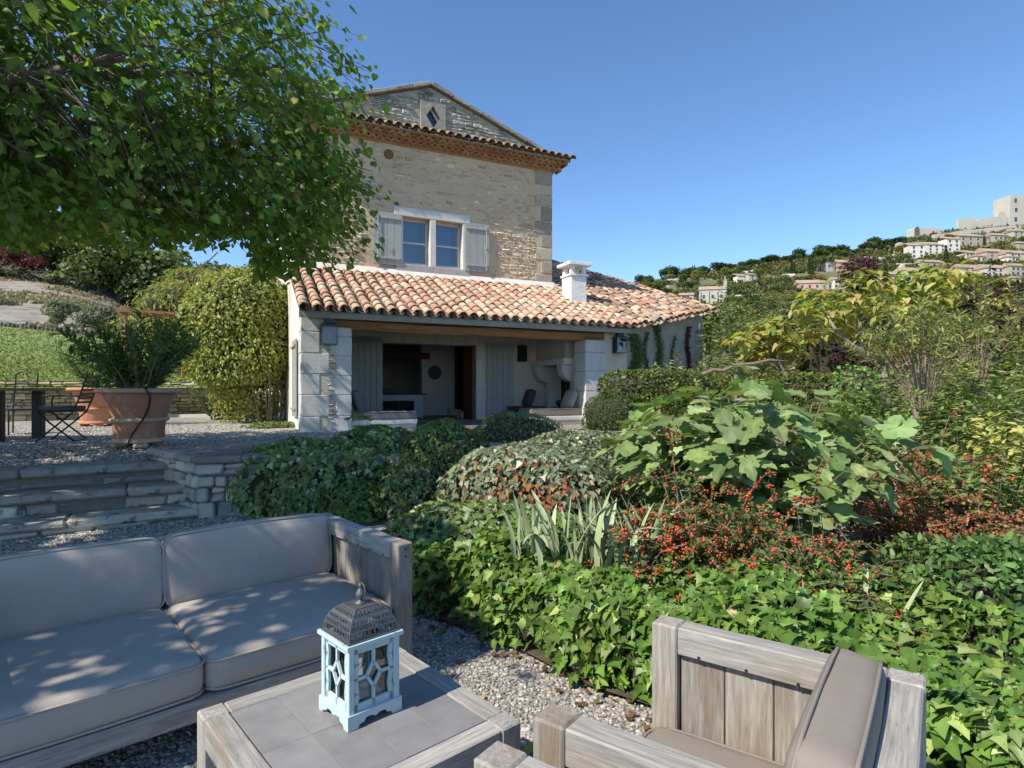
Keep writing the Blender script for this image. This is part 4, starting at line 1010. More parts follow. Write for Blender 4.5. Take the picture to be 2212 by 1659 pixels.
# ---- lantern on the table
LP = mat('pale_blue_paint', (.42,.545,.555), (.49,.61,.615), .6, 6, bump=.1, bscale=50, spots=(.24,.15,.09), sscale=21, spos=.625, dist=.003)
DGREY = mat('lantern_metal', (.085,.09,.10), (.15,.16,.17), .55, 12, metal=.55, bump=.15, bscale=60, dist=.003)
LG = glass_mat('lantern_glass', (.93,.96,.95), .9)
lf = Vector((-.529, 1.912, ZT - .003)); LA = rad(44)
lx = Vector((math.cos(LA), math.sin(LA), 0)); ly = Vector((-math.sin(LA), math.cos(LA), 0)); Lb = .205
lc = lf + lx * Lb/2 + ly * Lb/2
lan = thing('candle_lantern', 'pale blue wooden candle lantern with pierced metal dome', 'lantern', lc, LA)
hb = Lb/2; hbody = .086; zb = .045; zt_ = .262
for k in range(4):
    Mk = Matrix.Rotation(rad(90*k), 4, 'Z')
    sc_ = [(-hb, .048), (hb, .048), (hb, 0), (hb - .028, 0), (hb - .034, .012), (hb - .052, .014), (hb - .062, .026), (.018, .026), (0, .018), (-.018, .026), (-hb + .062, .026), (-hb + .052, .014), (-hb + .034, .012), (-hb + .028, 0), (-hb, 0)]
    b = MB(); b.ext(sc_[::-1], .012, Mk @ Matrix.Translation((0, -hb + .0, 0)) @ Matrix.Diagonal((.995 if k % 2 else .88, 1, 1, 1))); b.build('base_board', LP, lan)
    b = MB(); b.cbox((-.0105, -.0105, zb), (.0105, .0105, zt_), .002, Mk @ Matrix.Translation((-hbody, -hbody, 0))); b.build('corner_post', LP, lan)
    w0 = hbody - .0105
    pn = node('side_panel', lan); pn.matrix_local = Mk @ Matrix.Translation((0, -hbody - .004, 0))
    b = MB()
    def strip(pts, wd):
        for (a, c) in zip(pts, pts[1:]):
            a = Vector((a[0], 0, a[1])); c = Vector((c[0], 0, c[1])); d = (c - a).normalized(); nn_ = Vector((-d.z, 0, d.x)) * wd/2; a2_ = a - d * wd*.2; c2_ = c + d * wd*.2
            b.ext([((a2_-nn_).x, (a2_-nn_).z), ((c2_-nn_).x, (c2_-nn_).z), ((c2_+nn_).x, (c2_+nn_).z), ((a2_+nn_).x, (a2_+nn_).z)], .009)
    zm = (zb + zt_) / 2; hh = (zt_ - zb) / 2
    strip([(-w0 + .005, zb), (-w0 + .013, zm - hh*.45), (-w0 + .006, zm), (-w0 + .013, zm + hh*.45), (-w0 + .005, zt_)], .016)
    strip([(w0 - .005, zb), (w0 - .013, zm - hh*.45), (w0 - .006, zm), (w0 - .013, zm + hh*.45), (w0 - .005, zt_)], .016)
    strip([(-w0, zb + .012), (w0, zb + .012)], .03); strip([(-w0, zt_ - .012), (w0, zt_ - .012)], .026)
    dz = hh*.38; dx = w0*.36
    strip([(0, zm + hh), (0, zm + dz), (dx, zm), (0, zm - dz), (0, zm - hh)], .010); strip([(0, zm + dz), (-dx, zm), (0, zm - dz)], .010)
    strip([(dx, zm), (w0, zm)], .010); strip([(-dx, zm), (-w0, zm)], .010)
    b.build('lattice', LP, pn)
    g = MB(); g.box((-w0 + .001, .011, zb + .004), (w0 - .001, .0135, zt_ - .004)); g.build('pane', LG, pn)
b = MB(); b.cbox((-hb + .012, -hb + .012, .040), (hb - .012, hb - .012, .0465), .002); b.build('floor_board', LP, lan)
b = MB()
for k in range(4):
    Mk = Matrix.Rotation(rad(90*k), 4, 'Z'); b.box((-hb - .004, -hb - .004, zt_), (hb - .026, -hb + .030, zt_ + .013), Mk)
b.build('top_board', LP, lan)
# pierced dome
prof = [(.092, 0), (.0915, .012), (.089, .028), (.084, .044), (.076, .060), (.064, .074), (.052, .083), (.045, .087)]
pz_ = np.cumsum([0] + [math.hypot(prof[i+1][0]-prof[i][0], prof[i+1][1]-prof[i][1]) for i in range(len(prof)-1)])
NT, NS = 22, 30; b = MB()
for k in range(4):
    Mk = Matrix.Rotation(rad(90*k), 4, 'Z') @ Matrix.Translation((0, 0, zt_ + .016)); V = []; F = []
    for t in range(NT + 1):
        q = pz_[-1] * t / NT; r = float(np.interp(q, pz_, [p[0] for p in prof])); z = float(np.interp(q, pz_, [p[1] for p in prof]))
        for s in range(NS + 1): V.append(((-1 + 2*s/NS) * r, -r, z))
    for t in range(NT):
        for s in range(NS):
            edge = s < 1 or s >= NS - 1 or t in (0, 1, 6, 10, 14, 15, NT-1) 
            hole = not edge and ((t in (2, 5, 11, 13, 16, 18)) and s % 2 == 0 or (t in (3, 4, 12, 17)) and s % 3 != 0 or (t in (7, 8, 9)) and (s + t) % 2 == 0 or t in (19, 20) and s % 4 == 2)
            if not hole: F.append((t*(NS+1)+s, t*(NS+1)+s+1, (t+1)*(NS+1)+s+1, (t+1)*(NS+1)+s))
    b.add(V, F, Mk)
dm = b.build('pierced_dome', DGREY, lan); md = dm.modifiers.new('thickness', 'SOLIDIFY'); md.thickness = .0012
b = MB(); b.box((-.098, -.098, zt_ + .0135), (.098, -.085, zt_ + .0175)); b.box((-.098, .085, zt_ + .0135), (.098, .098, zt_ + .0175)); b.box((-.098, -.085, zt_ + .0135), (-.085, .085, zt_ + .0175)); b.box((.085, -.085, zt_ + .0135), (.098, .085, zt_ + .0175)); b.build('dome_rim', DGREY, lan)
zz = zt_ + .016 + .087
b = MB(); b.cbox((-.046, -.046, zz - .001), (.046, .046, zz + .003), .001); b.build('dome_cap', DGREY, lan)
b = MB(); b.lathe([(.022, 0), (.020, .005), (.008, .009), (.007, .014), (.017, .026), (.016, .036), (.009, .048), (.005, .054), (.008, .060), (.005, .068), (.0, .069)], 16, (0, 0, zz + .003)); b.build('finial', DGREY, lan, smooth=True)
b = MB(); b.tube([(.004, .026*math.cos(rad(a)), zz + .043 + .03*math.sin(rad(a))) for a in range(0, 360, 15)], .0022, 6, closed=True); b.build('ring', DGREY, lan, smooth=True)
WAX = mat('candle_wax', (.72,.70,.62), (.78,.76,.70), .6); ALU = mat('tealight_cup', (.55,.55,.55), (.62,.62,.62), .35, metal=.9)
for (x, y, lab) in ((-.03, -.035, 'tealight in a metal cup standing inside the blue lantern by its lattice'), (.03, .03, 'tealight in a metal cup farther inside the blue lantern')):
    t_ = thing('tealight', lab, 'candle', lc + lx * x + ly * y + Vector((0, 0, .047)), 0)
    b = MB(); b.lathe([(.019, 0), (.0195, .016), (.0205, .0165), (.018, .0165), (.018, .012)], 20, cap=False); b.build('cup', ALU, t_, smooth=True)
    b = MB(); b.lathe([(.018, .001), (.018, .0135), (.003, .0125)], 18); b.lathe([(.0008, .012), (.0008, .021)], 6); b.build('wax', WAX, t_)
# ---- terracotta pots
def terra(name, c1_, c2_, sp, spos=.56): return mat(name, c1_, c2_, .9, 2.2, (1,1,.8), .3, 25, spots=sp, sscale=3.2, spos=spos)
TER = terra('terracotta', (.30,.135,.085), (.40,.20,.13), (.40,.25,.185)); TERB = terra('terracotta_bright', (.46,.20,.11), (.54,.27,.17), (.52,.36,.26), .62)
TERC = mat('terracotta_pale', (.40,.30,.22), (.48,.37,.28), .95, 4, bump=.3)
def pot(label, loc, r, h, m1, m2):
    t_ = thing('terracotta_pot', label, 'plant pot', loc); k = r / .56; q = h / .82
    P_ = [(.30,.07),(.315,.10),(.33,.30),(.352,.42),(.40,.60),(.468,.78)]
    b_ = MB(); b_.lathe([(a*k, c*q) for a, c in P_] + [(.425*k,.78*q),(.38*k,.70*q)], 48, cap=False); b_.build('body', m1, t_, smooth=True)
    b_ = MB(); b_.lathe([(.46*k,.755*q),(.52*k,.76*q),(.548*k,.775*q),(.552*k,.80*q),(.53*k,.825*q),(.47*k,.825*q),(.44*k,.80*q),(.43*k,.74*q)], 48, cap=False); b_.build('rim', m2, t_, smooth=True)
    b_ = MB(); b_.lathe([(.338*k,.345*q),(.375*k,.36*q),(.383*k,.38*q),(.378*k,.40*q),(.345*k,.41*q)], 48, cap=False); b_.build('band', m2, t_, smooth=True)
    b_ = MB(); b_.lathe([(.0,.06*q),(.335*k,.06*q),(.345*k,.075*q),(.335*k,.115*q),(.30*k,.125*q)], 48, cap=False); b_.build('foot_ring', m2, t_, smooth=True)
    for i in range(4):
        a = rad(35 + 90*i); b_ = MB(); M_ = Matrix.Rotation(a, 4, 'Z')
        for j in (-1, 0, 1): b_.lathe([(.0,.065),(.035,.055),(.045,.02),(.04,0),(0,0)], 10, M=M_ @ Matrix.Translation((.30*k, j*.055, 0)))
        b_.cbox((.15*k,-.08,.0),(.30*k,.08,.068),.02,M_); b_.build('paw_foot', m2, t_, smooth=True)
    b_ = MB(); b_.lathe([(0,.735*q),(.43*k,.735*q)], 32, cap=False); b_.build('potting_soil', SOIL, t_)
    return t_
PT1 = Vector((-5.42, 8.62, .755)); PT2 = Vector((-9.32, 13.35, .76))
pot1 = pot('large weathered terracotta pot near the stone steps', PT1, .56, .83, TER, TERC); pot('bright terracotta pot standing in the sun before the dry stone wall', PT2, .60, .86, TERB, TERB)
cb = []
def prad(z): return float(np.interp(z, [0,.1,.3,.36,.40,.42,.60,.76,.80,.83], [.34,.335,.335,.378,.388,.358,.405,.55,.56,.53]))
ca = math.atan2(-PT1.y, -PT1.x)
for i, z in enumerate(np.linspace(.84, .01, 26)):
    a = ca + .12 + .25 * math.sin(i * .19) - .012 * i; r = prad(z) + .012; cb.append((r*math.cos(a), r*math.sin(a), z))
b = MB(); b.tube([(.3*math.cos(ca+.3), .3*math.sin(ca+.3), .76), (.46*math.cos(ca+.2), .46*math.sin(ca+.2), .86)] + cb, .011, 6)
o = b.build('irrigation_hose', mat('black_rubber', (.012,.012,.013), None, .5), None, PT1, smooth=True); tag(o, 'thin black hose hanging down the side of the weathered terracotta pot', 'hose')
# ---- dining table, folding chair, second chair
BLK = mat('black_metal', (.014,.014,.016), (.024,.024,.026), .55, 8); BRNT = mat('brown_table_top', (.11,.07,.05), (.15,.10,.07), .6, 4, (.5,4,4))
dt = thing('dining_table', 'dark garden dining table with thick black legs', 'table', (-8.05, 9.45, .755), rad(8))
b = MB(); b.cbox((-1.5, -.5, .80), (.52, .5, .845), .006); b.build('table_top', BRNT, dt)
for x, y in ((.12, -.40), (.24, .36), (-1.3, -.40), (-1.3, .36)): b = MB(); b.cbox((x - .075, y - .06, 0), (x + .075, y + .06, .799), .006); b.build('leg', BLK, dt)
fc = thing('folding_chair', 'black folding chair with grey seat pad beside the terracotta pot', 'chair', (-7.12, 9.35, .757), rad(12))
for y in (-.22, .22):
    b = MB(); b.tube([(-.24, y, .015), (.03, y, .25), (.26, y, .46), (.33, y, .62), (.47, y, 1.05)], .013, 6); b.build('back_leg', BLK, fc)
    b = MB(); b.tube([(.28, y*.9, .015), (-.02, y*.9, .27), (-.23, y*.9, .47)], .013, 6); b.build('front_leg', BLK, fc)
    b = MB(); b.tube([(.36, y, .70), (.30, y, .715), (-.16, y, .72), (-.21, y, .70), (-.235, y, .62), (-.21, y, .50)], .012, 6); b.build('armrest', BLK, fc)
b = MB(); b.cbox((-.24, -.23, .47), (.28, .23, .492), .004); b.build('seat', BLK, fc)
b = MB()
for i in range(7): 
    z = .60 + .066*i; x = float(np.interp(z, [.46,.62,1.05], [.26,.33,.47])); b.box((x - .006, -.21, z), (x + .006, .21, z + .035))
for z in (.02, .45): b.tube([(.28 if z < .1 else -.2, -.2, z), (.28 if z < .1 else -.2, .2, z)], .01, 6)
b.build('backrest', BLK, fc)
cushion('seat_pad', 'grey seat pad on the black folding chair', Matrix.Translation((-7.10, 9.355, .757 + .527)) @ Matrix.Rotation(rad(12), 4, 'Z'), .48, .44, .065, mat('slate_canvas', (.07,.075,.085), (.09,.095,.105), .95), .025, .006)
sc2 = thing('wrought_chair', 'black wrought metal chair with scrolled lattice back behind the dining table', 'chair', (-9.05, 10.7, .757), rad(-10))
for x in (-.24, .24):
    b = MB(); b.tube([(x, -.24, 0), (x, -.24, .46)], .014, 6); b.build('leg', BLK, sc2); b = MB(); b.tube([(x, .24, 0), (x, .24, .46), (x, .30, 1.12)], .014, 6); b.build('leg', BLK, sc2)
b = MB(); b.cbox((-.26, -.26, .45), (.26, .26, .475), .005); b.build('seat', BLK, sc2)
b = MB(); b.tube([(-.24, .30, 1.10), (-.12, .30, 1.15), (0, .30, 1.13), (.12, .30, 1.15), (.24, .30, 1.10)], .014, 6); b.tube([(-.24,.285,.95),(.24,.285,.95)], .01, 6); b.tube([(-.24,.27,.70),(.24,.27,.70)], .01, 6)
for i in range(3):
    x = -.16 + .16*i; b.tube([(x-.08,.275,.825),(x,.28,.95),(x+.08,.275,.825),(x,.27,.70)], .009, 5, closed=True); b.tube([(x-.08,.275,.825),(x,.27,.70)], .008, 5)
b.build('backrest', BLK, sc2)
# ---- far bistro set
PAVE = mat('pale_paving', (.46,.42,.36), (.54,.50,.43), .9, 1.5, bump=.3); b = MB(); b.box((-13.2, 16.6, .6), (-7.2, 22, .90)); b.build('paving', PAVE, kind='structure')
OAK = mat('orange_oak', (.36,.17,.065), (.44,.23,.10), .7, 5, (.4,4,4))
bt = thing('bistro_table', 'small orange wooden table on the pale paving', 'table', (-10.15, 18.6, .90), rad(20))
b = MB(); b.cbox((-.55, -.4, .70), (.55, .4, .745), .006); b.build('table_top', OAK, bt)
for x in (-.42, .42): b = MB(); b.cbox((x - .06, -.06, .05), (x + .06, .06, .699), .005); b.build('leg', OAK, bt)
b = MB(); b.cbox((-.50, -.05, 0), (.50, .05, .049), .005); b.build('foot_rail', OAK, bt)
GMET = mat('grey_metal', (.16,.17,.175), (.22,.23,.235), .5, 8, metal=.4)
def wire_chair(loc, rz, label):
    t_ = thing('wire_chair', label, 'chair', loc, rz, 'curled metal chairs round the orange table')
    for x in (-.17, .17):
        b_ = MB(); b_.tube([(x*1.2, -.2, 0), (x, -.16, .25), (x*1.1, -.18, .45)], .012, 5); b_.build('leg', GMET, t_); b_ = MB(); b_.tube([(x*1.2, .24, 0), (x, .16, .28), (x*1.1, .18, .45)], .012, 5); b_.build('leg', GMET, t_)
    b_ = MB(); b_.lathe([(.21, .44), (.215, .455), (.21, .47)], 20); b_.build('seat', GMET, t_)
    b_ = MB(); b_.tube([(-.19, .18, .46), (-.22, .25, .75), (-.12, .29, .93), (0, .30, .97), (.12, .29, .93), (.22, .25, .75), (.19, .18, .46)], .012, 5); b_.tube([(-.1, .18, .46), (-.12, .25, .72), (0, .28, .84), (.12, .25, .72), (.1, .18, .46)], .008, 5); b_.build('backrest', GMET, t_)
wire_chair((-10.95, 18.2, .90), rad(70), 'curled grey metal chair between the orange table and the round side table'); wire_chair((-9.75, 18.0, .90), rad(200), 'curled grey metal chair in front of the orange table'); wire_chair((-9.5, 18.9, .90), rad(-60), 'curled grey metal chair half behind the grey green oleander')
o = MB(); o.lathe([(.0,.0),(.18,.0),(.16,.02),(.02,.03),(.02,.66),(.28,.68),(.28,.70),(0,.70)], 20); o = o.build('metal_side_table', GMET, None, (-11.35, 18.3, .90)); tag(o, 'small round grey metal table next to the curled chairs', 'table')
# ================================================================== PORCH THINGS
def wall_lantern(x, z0, label):
    t_ = thing('wall_lantern', label, 'lantern', hw(x, -.01, z0), HA); w_, d_ = .15, .20
    fr_ = MB()
    for xx in (-w_, w_ - .018):
        for yy in (-d_, -.02): fr_.box((xx, yy, 0), (xx + .018, yy + .018, .36))
    for zz in (0, .342):
        fr_.box((-w_, -d_, zz), (w_, -d_ + .018, zz + .018)); fr_.box((-w_, -d_ + .0181, zz + .0005), (-w_ + .0179, 0, zz + .0175)); fr_.box((w_ - .0179, -d_ + .0181, zz + .0005), (w_, 0, zz + .0175))
    fr_.build('frame', LEADG, t_); b_ = MB(); b_.box((-w_ + .002, -.016, .002), (w_ - .002, 0, .36)); b_.build('back_plate', mat('zinc_reflector', (.20,.22,.235), (.25,.27,.285), .5, 6, metal=.3) if 'zinc_reflector' not in bpy.data.materials else bpy.data.materials['zinc_reflector'], t_)
    V = [(-w_-.02,-d_-.02,.36),(w_+.02,-d_-.02,.36),(w_+.02,0,.36),(-w_-.02,0,.36),(-w_-.02,-d_-.02,.375),(w_+.02,-d_-.02,.375),(w_+.02,0,.375),(-w_-.02,0,.375),(-.10,-.155,.42),(.10,-.155,.42),(.10,-.02,.42),(-.10,-.02,.42),(-.075,-.14,.47),(.075,-.14,.47),(.075,-.03,.47),(-.075,-.03,.47),(-.08,-.145,.50),(.08,-.145,.50),(.08,-.025,.50),(-.08,-.025,.50)]
    F = [(3,2,1,0)] + [(4*k+i, 4*k+(i+1)%4, 4*k+4+(i+1)%4, 4*k+4+i) for k in range(4) for i in range(4)] + [(16,17,18,19)]
    b_ = MB(); b_.add(V, F); b_.build('hood', LEADG, t_)
    g_ = MB(); g_.box((-w_ + .0181, -d_ + .006, .0185), (w_ - .0181, -d_ + .010, .3415)); g_.build('pane', glass_mat('lantern_pane', (.62,.68,.72), .87) if 'lantern_pane' not in bpy.data.materials else bpy.data.materials['lantern_pane'], t_)
    for sx in (-w_ + .006, w_ - .010):
        g_ = MB(); g_.box((sx, -d_ + .0185, .0185), (sx + .004, -.0205, .3415)); g_.build('pane', bpy.data.materials['lantern_pane'], t_)
    b_ = MB(); b_.lathe([(.014, .09), (.014, .12), (.022, .14), (.022, .20), (.012, .215)], 12, (0, -.10, 0)); b_.tube([(0, -.02, .10), (0, -.10, .09)], .008, 6); b_.build('bulb', mat('bulb_glass', (.75,.75,.73), None, .3) if 'bulb_glass' not in bpy.data.materials else bpy.data.materials['bulb_glass'], t_)
wall_lantern(.50, 2.46, 'zinc wall lantern on the ashlar pillar left of the porch opening'); wall_lantern(7.36, 2.48, 'zinc wall lantern on the plaster beside the creepers')
HR = Matrix.Rotation(HA, 4, 'Z')
cushion('bench_cushion', 'long grey cushion on the porch bench next to the doorway', Matrix.Translation(hw(1.64, .40, 1.045)) @ HR, 1.36, .66, .165, mat('grey_canvas', (.16,.155,.16), (.19,.185,.19), .95), .03, .01)
cushion('bench_cushion', 'brown grey cushion on the sunlit porch bench by the fireplace', Matrix.Translation(hw(5.73, .46, 1.05)) @ HR, 1.38, .64, .175, FABRIC2, .03, .01)
cushion('bench_cushion', 'dark cushion on the inner bench behind the sunlit one', Matrix.Translation(hw(5.86, 2.0, 1.07)) @ HR, .80, .80, .15, DKFAB, .03, .01)
cushion('throw_pillow', 'grey pillow leaning on the ashlar pillar', Matrix.Translation(hw(1.14, .45, 1.33)) @ HR @ Matrix.Rotation(rad(72), 4, 'Y'), .45, .45, .13, bpy.data.materials['grey_canvas'], .06, .03)
cushion('throw_pillow', 'sunlit beige pillow leaning on the pillar by the fireplace', Matrix.Translation(hw(6.26, .45, 1.35)) @ HR @ Matrix.Rotation(rad(-66), 4, 'Y'), .45, .45, .13, FABRIC, .06, .03)
cushion('throw_pillow', 'dark pillow leaning by the fireplace jamb', Matrix.Translation(hw(6.05, 2.25, 1.37)) @ HR @ Matrix.Rotation(rad(-70), 4, 'Y'), .45, .45, .12, DKFAB, .06, .03)
lg = MB(); lg.tube([(-.28,0,0),(-.1,.01,.01),(.1,-.01,0),(.27,0,.01)], [.10,.11,.105,.09], 9); lg = lg.build('fire_log', mat('charred_log', (.06,.045,.035), (.12,.095,.07), .95, 9, bump=.8), None, hw(6.72, 1.6, 1.222)); lg.rotation_euler = (0, 0, HA + rad(80)); tag(lg, 'charred log lying on the fire grate', 'log')
sp = MB(); sp.cbox((-.12,-.14,-.22),(.12,.0,.22),.01); sp = sp.build('wall_speaker', mat('black_speaker', (.012,.012,.013), None, .7), None, hw(5.95, TF - .001, 2.58)); sp.rotation_euler = (0,0,HA); tag(sp, 'black box speaker mounted on the porch back wall', 'speaker')
kc = thing('kitchen_counter', 'pale blue grey counter inside the doorway', 'counter', hw(2.3, 4.35, .786), HA); CTR = mat('counter_paint', (.33,.37,.42), (.37,.41,.46), .6)
b = MB(); b.cbox((0, 0, 0), (1.42, .7, .66), .006); b.build('body', CTR, kc); b = MB(); b.cbox((-.05, -.05, .661), (1.50, .75, .70), .005); b.build('worktop', DARKW, kc)
rd = thing('radiator', 'black cast iron radiator in front of the kitchen counter', 'radiator', hw(2.42, 4.20, .786), HA)
for i in range(12): b = MB(); b.cbox((i*.085, 0, .06), (i*.085 + .06, .11, .50), .02); b.build('column', BLK, rd)
b = MB(); b.tube([(0, .055, .10), (1.0, .055, .10)], .02, 6); b.tube([(0, .055, .46), (1.0, .055, .46)], .02, 6)
for x in (.03, .96): b.box((x, .03, 0), (x + .03, .08, .07))
b.build('pipe', BLK, rd)
ck_ = thing('wall_clock', 'large dark clock hanging on the grey partition inside', 'clock', hw(4.35, 5.295, 2.12), HA); Mx = Matrix.Rotation(rad(90), 4, 'X')
b = MB(); b.lathe([(.21, 0), (.21, .03), (.19, .03), (.185, .015), (0, .015)], 32, M=Mx); b.build('face', mat('clock_face', (.05,.05,.05), None, .6), ck_)
b = MB()
CMK = mat('clock_mark', (.30,.29,.27), None, .6)
for i in range(12): m_ = MB(); m_.box((-.008, -.019, .13), (.008, -.016, .17), Matrix.Rotation(rad(30*i), 4, 'Y')); m_.build('hour_mark', CMK, ck_)
b.box((-.005, -.021, 0), (.005, -.018, .13)); b.box((-.005, -.023, 0), (.005, -.020, .09), Matrix.Rotation(rad(70), 4, 'Y')); b.build('hands', CMK, ck_)
bk = MB(); bk.cbox((-.14, -.09, 0), (.14, .09, .16), .01); bk = bk.build('utensil_crate', DARKW, None, hw(2.75, 4.6, 1.486)); bk.rotation_euler = (0, 0, HA); tag(bk, 'dark wooden crate of napkins on the kitchen counter', 'crate')
b = MB()
for i in range(4): b.cbox((-.03 + .02*i, -.04, .02), (-.02 + .02*i, .04, .22 + .012*i), .002, Matrix.Rotation(rad(-8 + 6*i), 4, 'Y'))
b.build('napkin', CURT, bk)
# ================================================================== NEAR PLANTS
def superell(n, rad_, p, up=-.35, seed=0, amp=.06, freq=3.):
    """points and outward normals on a rounded block with an uneven skin"""
    d = rdir(int(n * 2.2)); d = d[d[:, 2] > up][:n]; r = np.array(rad_)
    q = np.abs(d / r) ** p; k = q.sum(1) ** (-1 / p); P = d * k[:, None]
    nr = nrm(np.sign(d) * np.abs(P / r) ** (p - 1) / r)
    P = P * (1 + amp * vnoise(P, freq / max(rad_) * 2, seed) + amp * .5 * vnoise(P, freq * 3 / max(rad_), seed + 5))[:, None]
    return P, nr
def core_mesh(rad_, p, seed, amp, freq, f=.9, zmin=None):
    us_, vs_ = 28, 14; V = []
    for j in range(vs_ + 1):
        th = math.pi * j / vs_
        for i in range(us_):
            a = 2 * math.pi * i / us_; V.append((math.sin(th)*math.cos(a), math.sin(th)*math.sin(a), math.cos(th)))
    d = np.array(V); r = np.array(rad_); k = ((np.abs(d / r) ** p).sum(1)) ** (-1 / p); P = d * k[:, None]
    P = P * (1 + amp * vnoise(P, freq / max(rad_) * 2, seed) + amp * .5 * vnoise(P, freq * 3 / max(rad_), seed + 5))[:, None] * f
    if zmin is not None: P[:, 2] = np.maximum(P[:, 2], zmin)
    F = [(j*us_+i, j*us_+(i+1) % us_, (j+1)*us_+(i+1) % us_, (j+1)*us_+i) for j in range(vs_) for i in range(us_)]
    return np_mesh('core', P, F, smooth=True)
def mound(name, label, cat, c, rad_, T, n, size, cols, wts=None, p=2.6, rot=0, amp=.06, freq=3., tipdown=.7, mt=None, group=None, seed=None, jit=.5, depth=.10, corem=None, up=-.35, patches=None):
    """a clipped or ivy-clad mass of foliage: dark hull standing in for inner shade, skin of leaves"""
    seed = R.randrange(999) if seed is None else seed
    root = thing(name, label, cat, c, rot, group)
    P, nr = superell(n, rad_, p, up, seed, amp, freq); m = len(P)
    P = P * (1 - depth * rng.random((m, 1)) ** 2 + .02)
    tip = np.array([0, 0, -tipdown]) + rdir(m) * jit + nr * .35; nor = nr + rdir(m) * jit
    C = pal(m, cols, wts)
    if patches:
        for (pc, pr_, pcol) in patches:
            w_ = np.exp(-((P - np.array(pc)) ** 2).sum(1) / pr_ ** 2) > rng.random(m) * 1.3; C[w_] = pal(int(w_.sum()), pcol)
    me = leaf_mesh('foliage', T, P, tip, nor, size * np.clip(rng.normal(1, .22, m), .5, 1.6), C)
    put('foliage', me, mt or ML, root, kind='stuff')
    put('dark_hull', core_mesh(rad_, p, seed, amp, freq, .93 - depth * .4), corem or HULLD, root)
    return root
def stems(n, h, spread, base_r, lean=(0, 0), curve=.5, droop=0., hv=.2, segs=6):
    """n curved stems from the origin: list of arrays of points"""
    S = []
    for i in range(n):
        a = rng.uniform(0, 6.283); s = spread * math.sqrt(rng.uniform(.02, 1)); H_ = h * (1 + rng.normal(0, hv)) * (1 - .25 * (s / max(spread, .01)) ** 2)
        e = np.array([math.cos(a) * s + lean[0], math.sin(a) * s + lean[1], H_]); b0 = np.array([math.cos(a) * base_r * rng.random(), math.sin(a) * base_r * rng.random(), 0])
        t = np.linspace(0, 1, segs)[:, None]; mid = b0 + (e - b0) * np.array([curve * .55, curve * .55, 1 - curve * .25]) * .62
        pts = (1 - t) ** 2 * b0 + 2 * t * (1 - t) * mid + t ** 2 * e; pts[:, 2] -= droop * (t[:, 0] ** 3) * h
        S.append(pts)
    return S
def along(S, per, t0=.35, t1=1., whorl=True):
    """leaf seats along stems: positions, stem direction"""
    P = []; D = []
    for pts in S:
        m = len(pts) - 1; t = rng.uniform(t0, t1, per) ** .8 if not whorl else np.repeat(np.linspace(t0, t1, max(1, per // 3)), 3)
        f = np.clip(t * m, 0, m - 1e-4); i = f.astype(int); P.append(pts[i] + (pts[i + 1] - pts[i]) * (f - i)[:, None]); D.append(nrm(pts[i + 1] - pts[i]))
    return np.concatenate(P), np.concatenate(D)
def shrub(name, label, cat, c, n, h, spread, T, per, size, cols, wts=None, br=.1, sr=.012, mt=None, bark=None, group=None, t0=.35, out_=.9, upk=.3, curve=.6, droop=0., nor_up=.6, lean=(0, 0), hv=.2, whorl=True, off=0., parts=0):
    root = thing(name, label, cat, c, 0, group); S = stems(n, h, spread, br, lean, curve, droop, hv)
    b_ = MB()
    for pts in S: b_.tube(pts.tolist(), [sr * (1 - .75 * k / (len(pts) - 1)) for k in range(len(pts))], 5)
    b_.build('stems', bark or BARK, root, kind='stuff')
    P, D = along(S, per, t0, 1., whorl); m = len(P); rd_ = rdir(m); tip = nrm(rd_ - (rd_ * D).sum(1, keepdims=True) * D) * out_ + D * upk; nor = np.array([0, 0, nor_up]) + D * .4 + rdir(m) * .45
    P = P + rd_ * off; sz = size * np.clip(rng.normal(1, .22, m), .5, 1.4)
    if parts:
        W = P + np.array(c); o = np.argsort(-sz / np.linalg.norm(W - np.array([0, 0, CAM_H]), axis=1)); a, z_ = o[:parts], o[parts:]
        leaf_parts(root, T, P[a], tip[a], nor[a], sz[a], cols, mt or ML)
    else: z_ = np.arange(m)
    if len(z_): put('foliage', leaf_mesh('foliage', T, P[z_], tip[z_], nor[z_], sz[z_], pal(len(z_), cols, wts)), mt or ML, root, kind='stuff')
    return root, S
def g0(x, y): return gz(x, y)

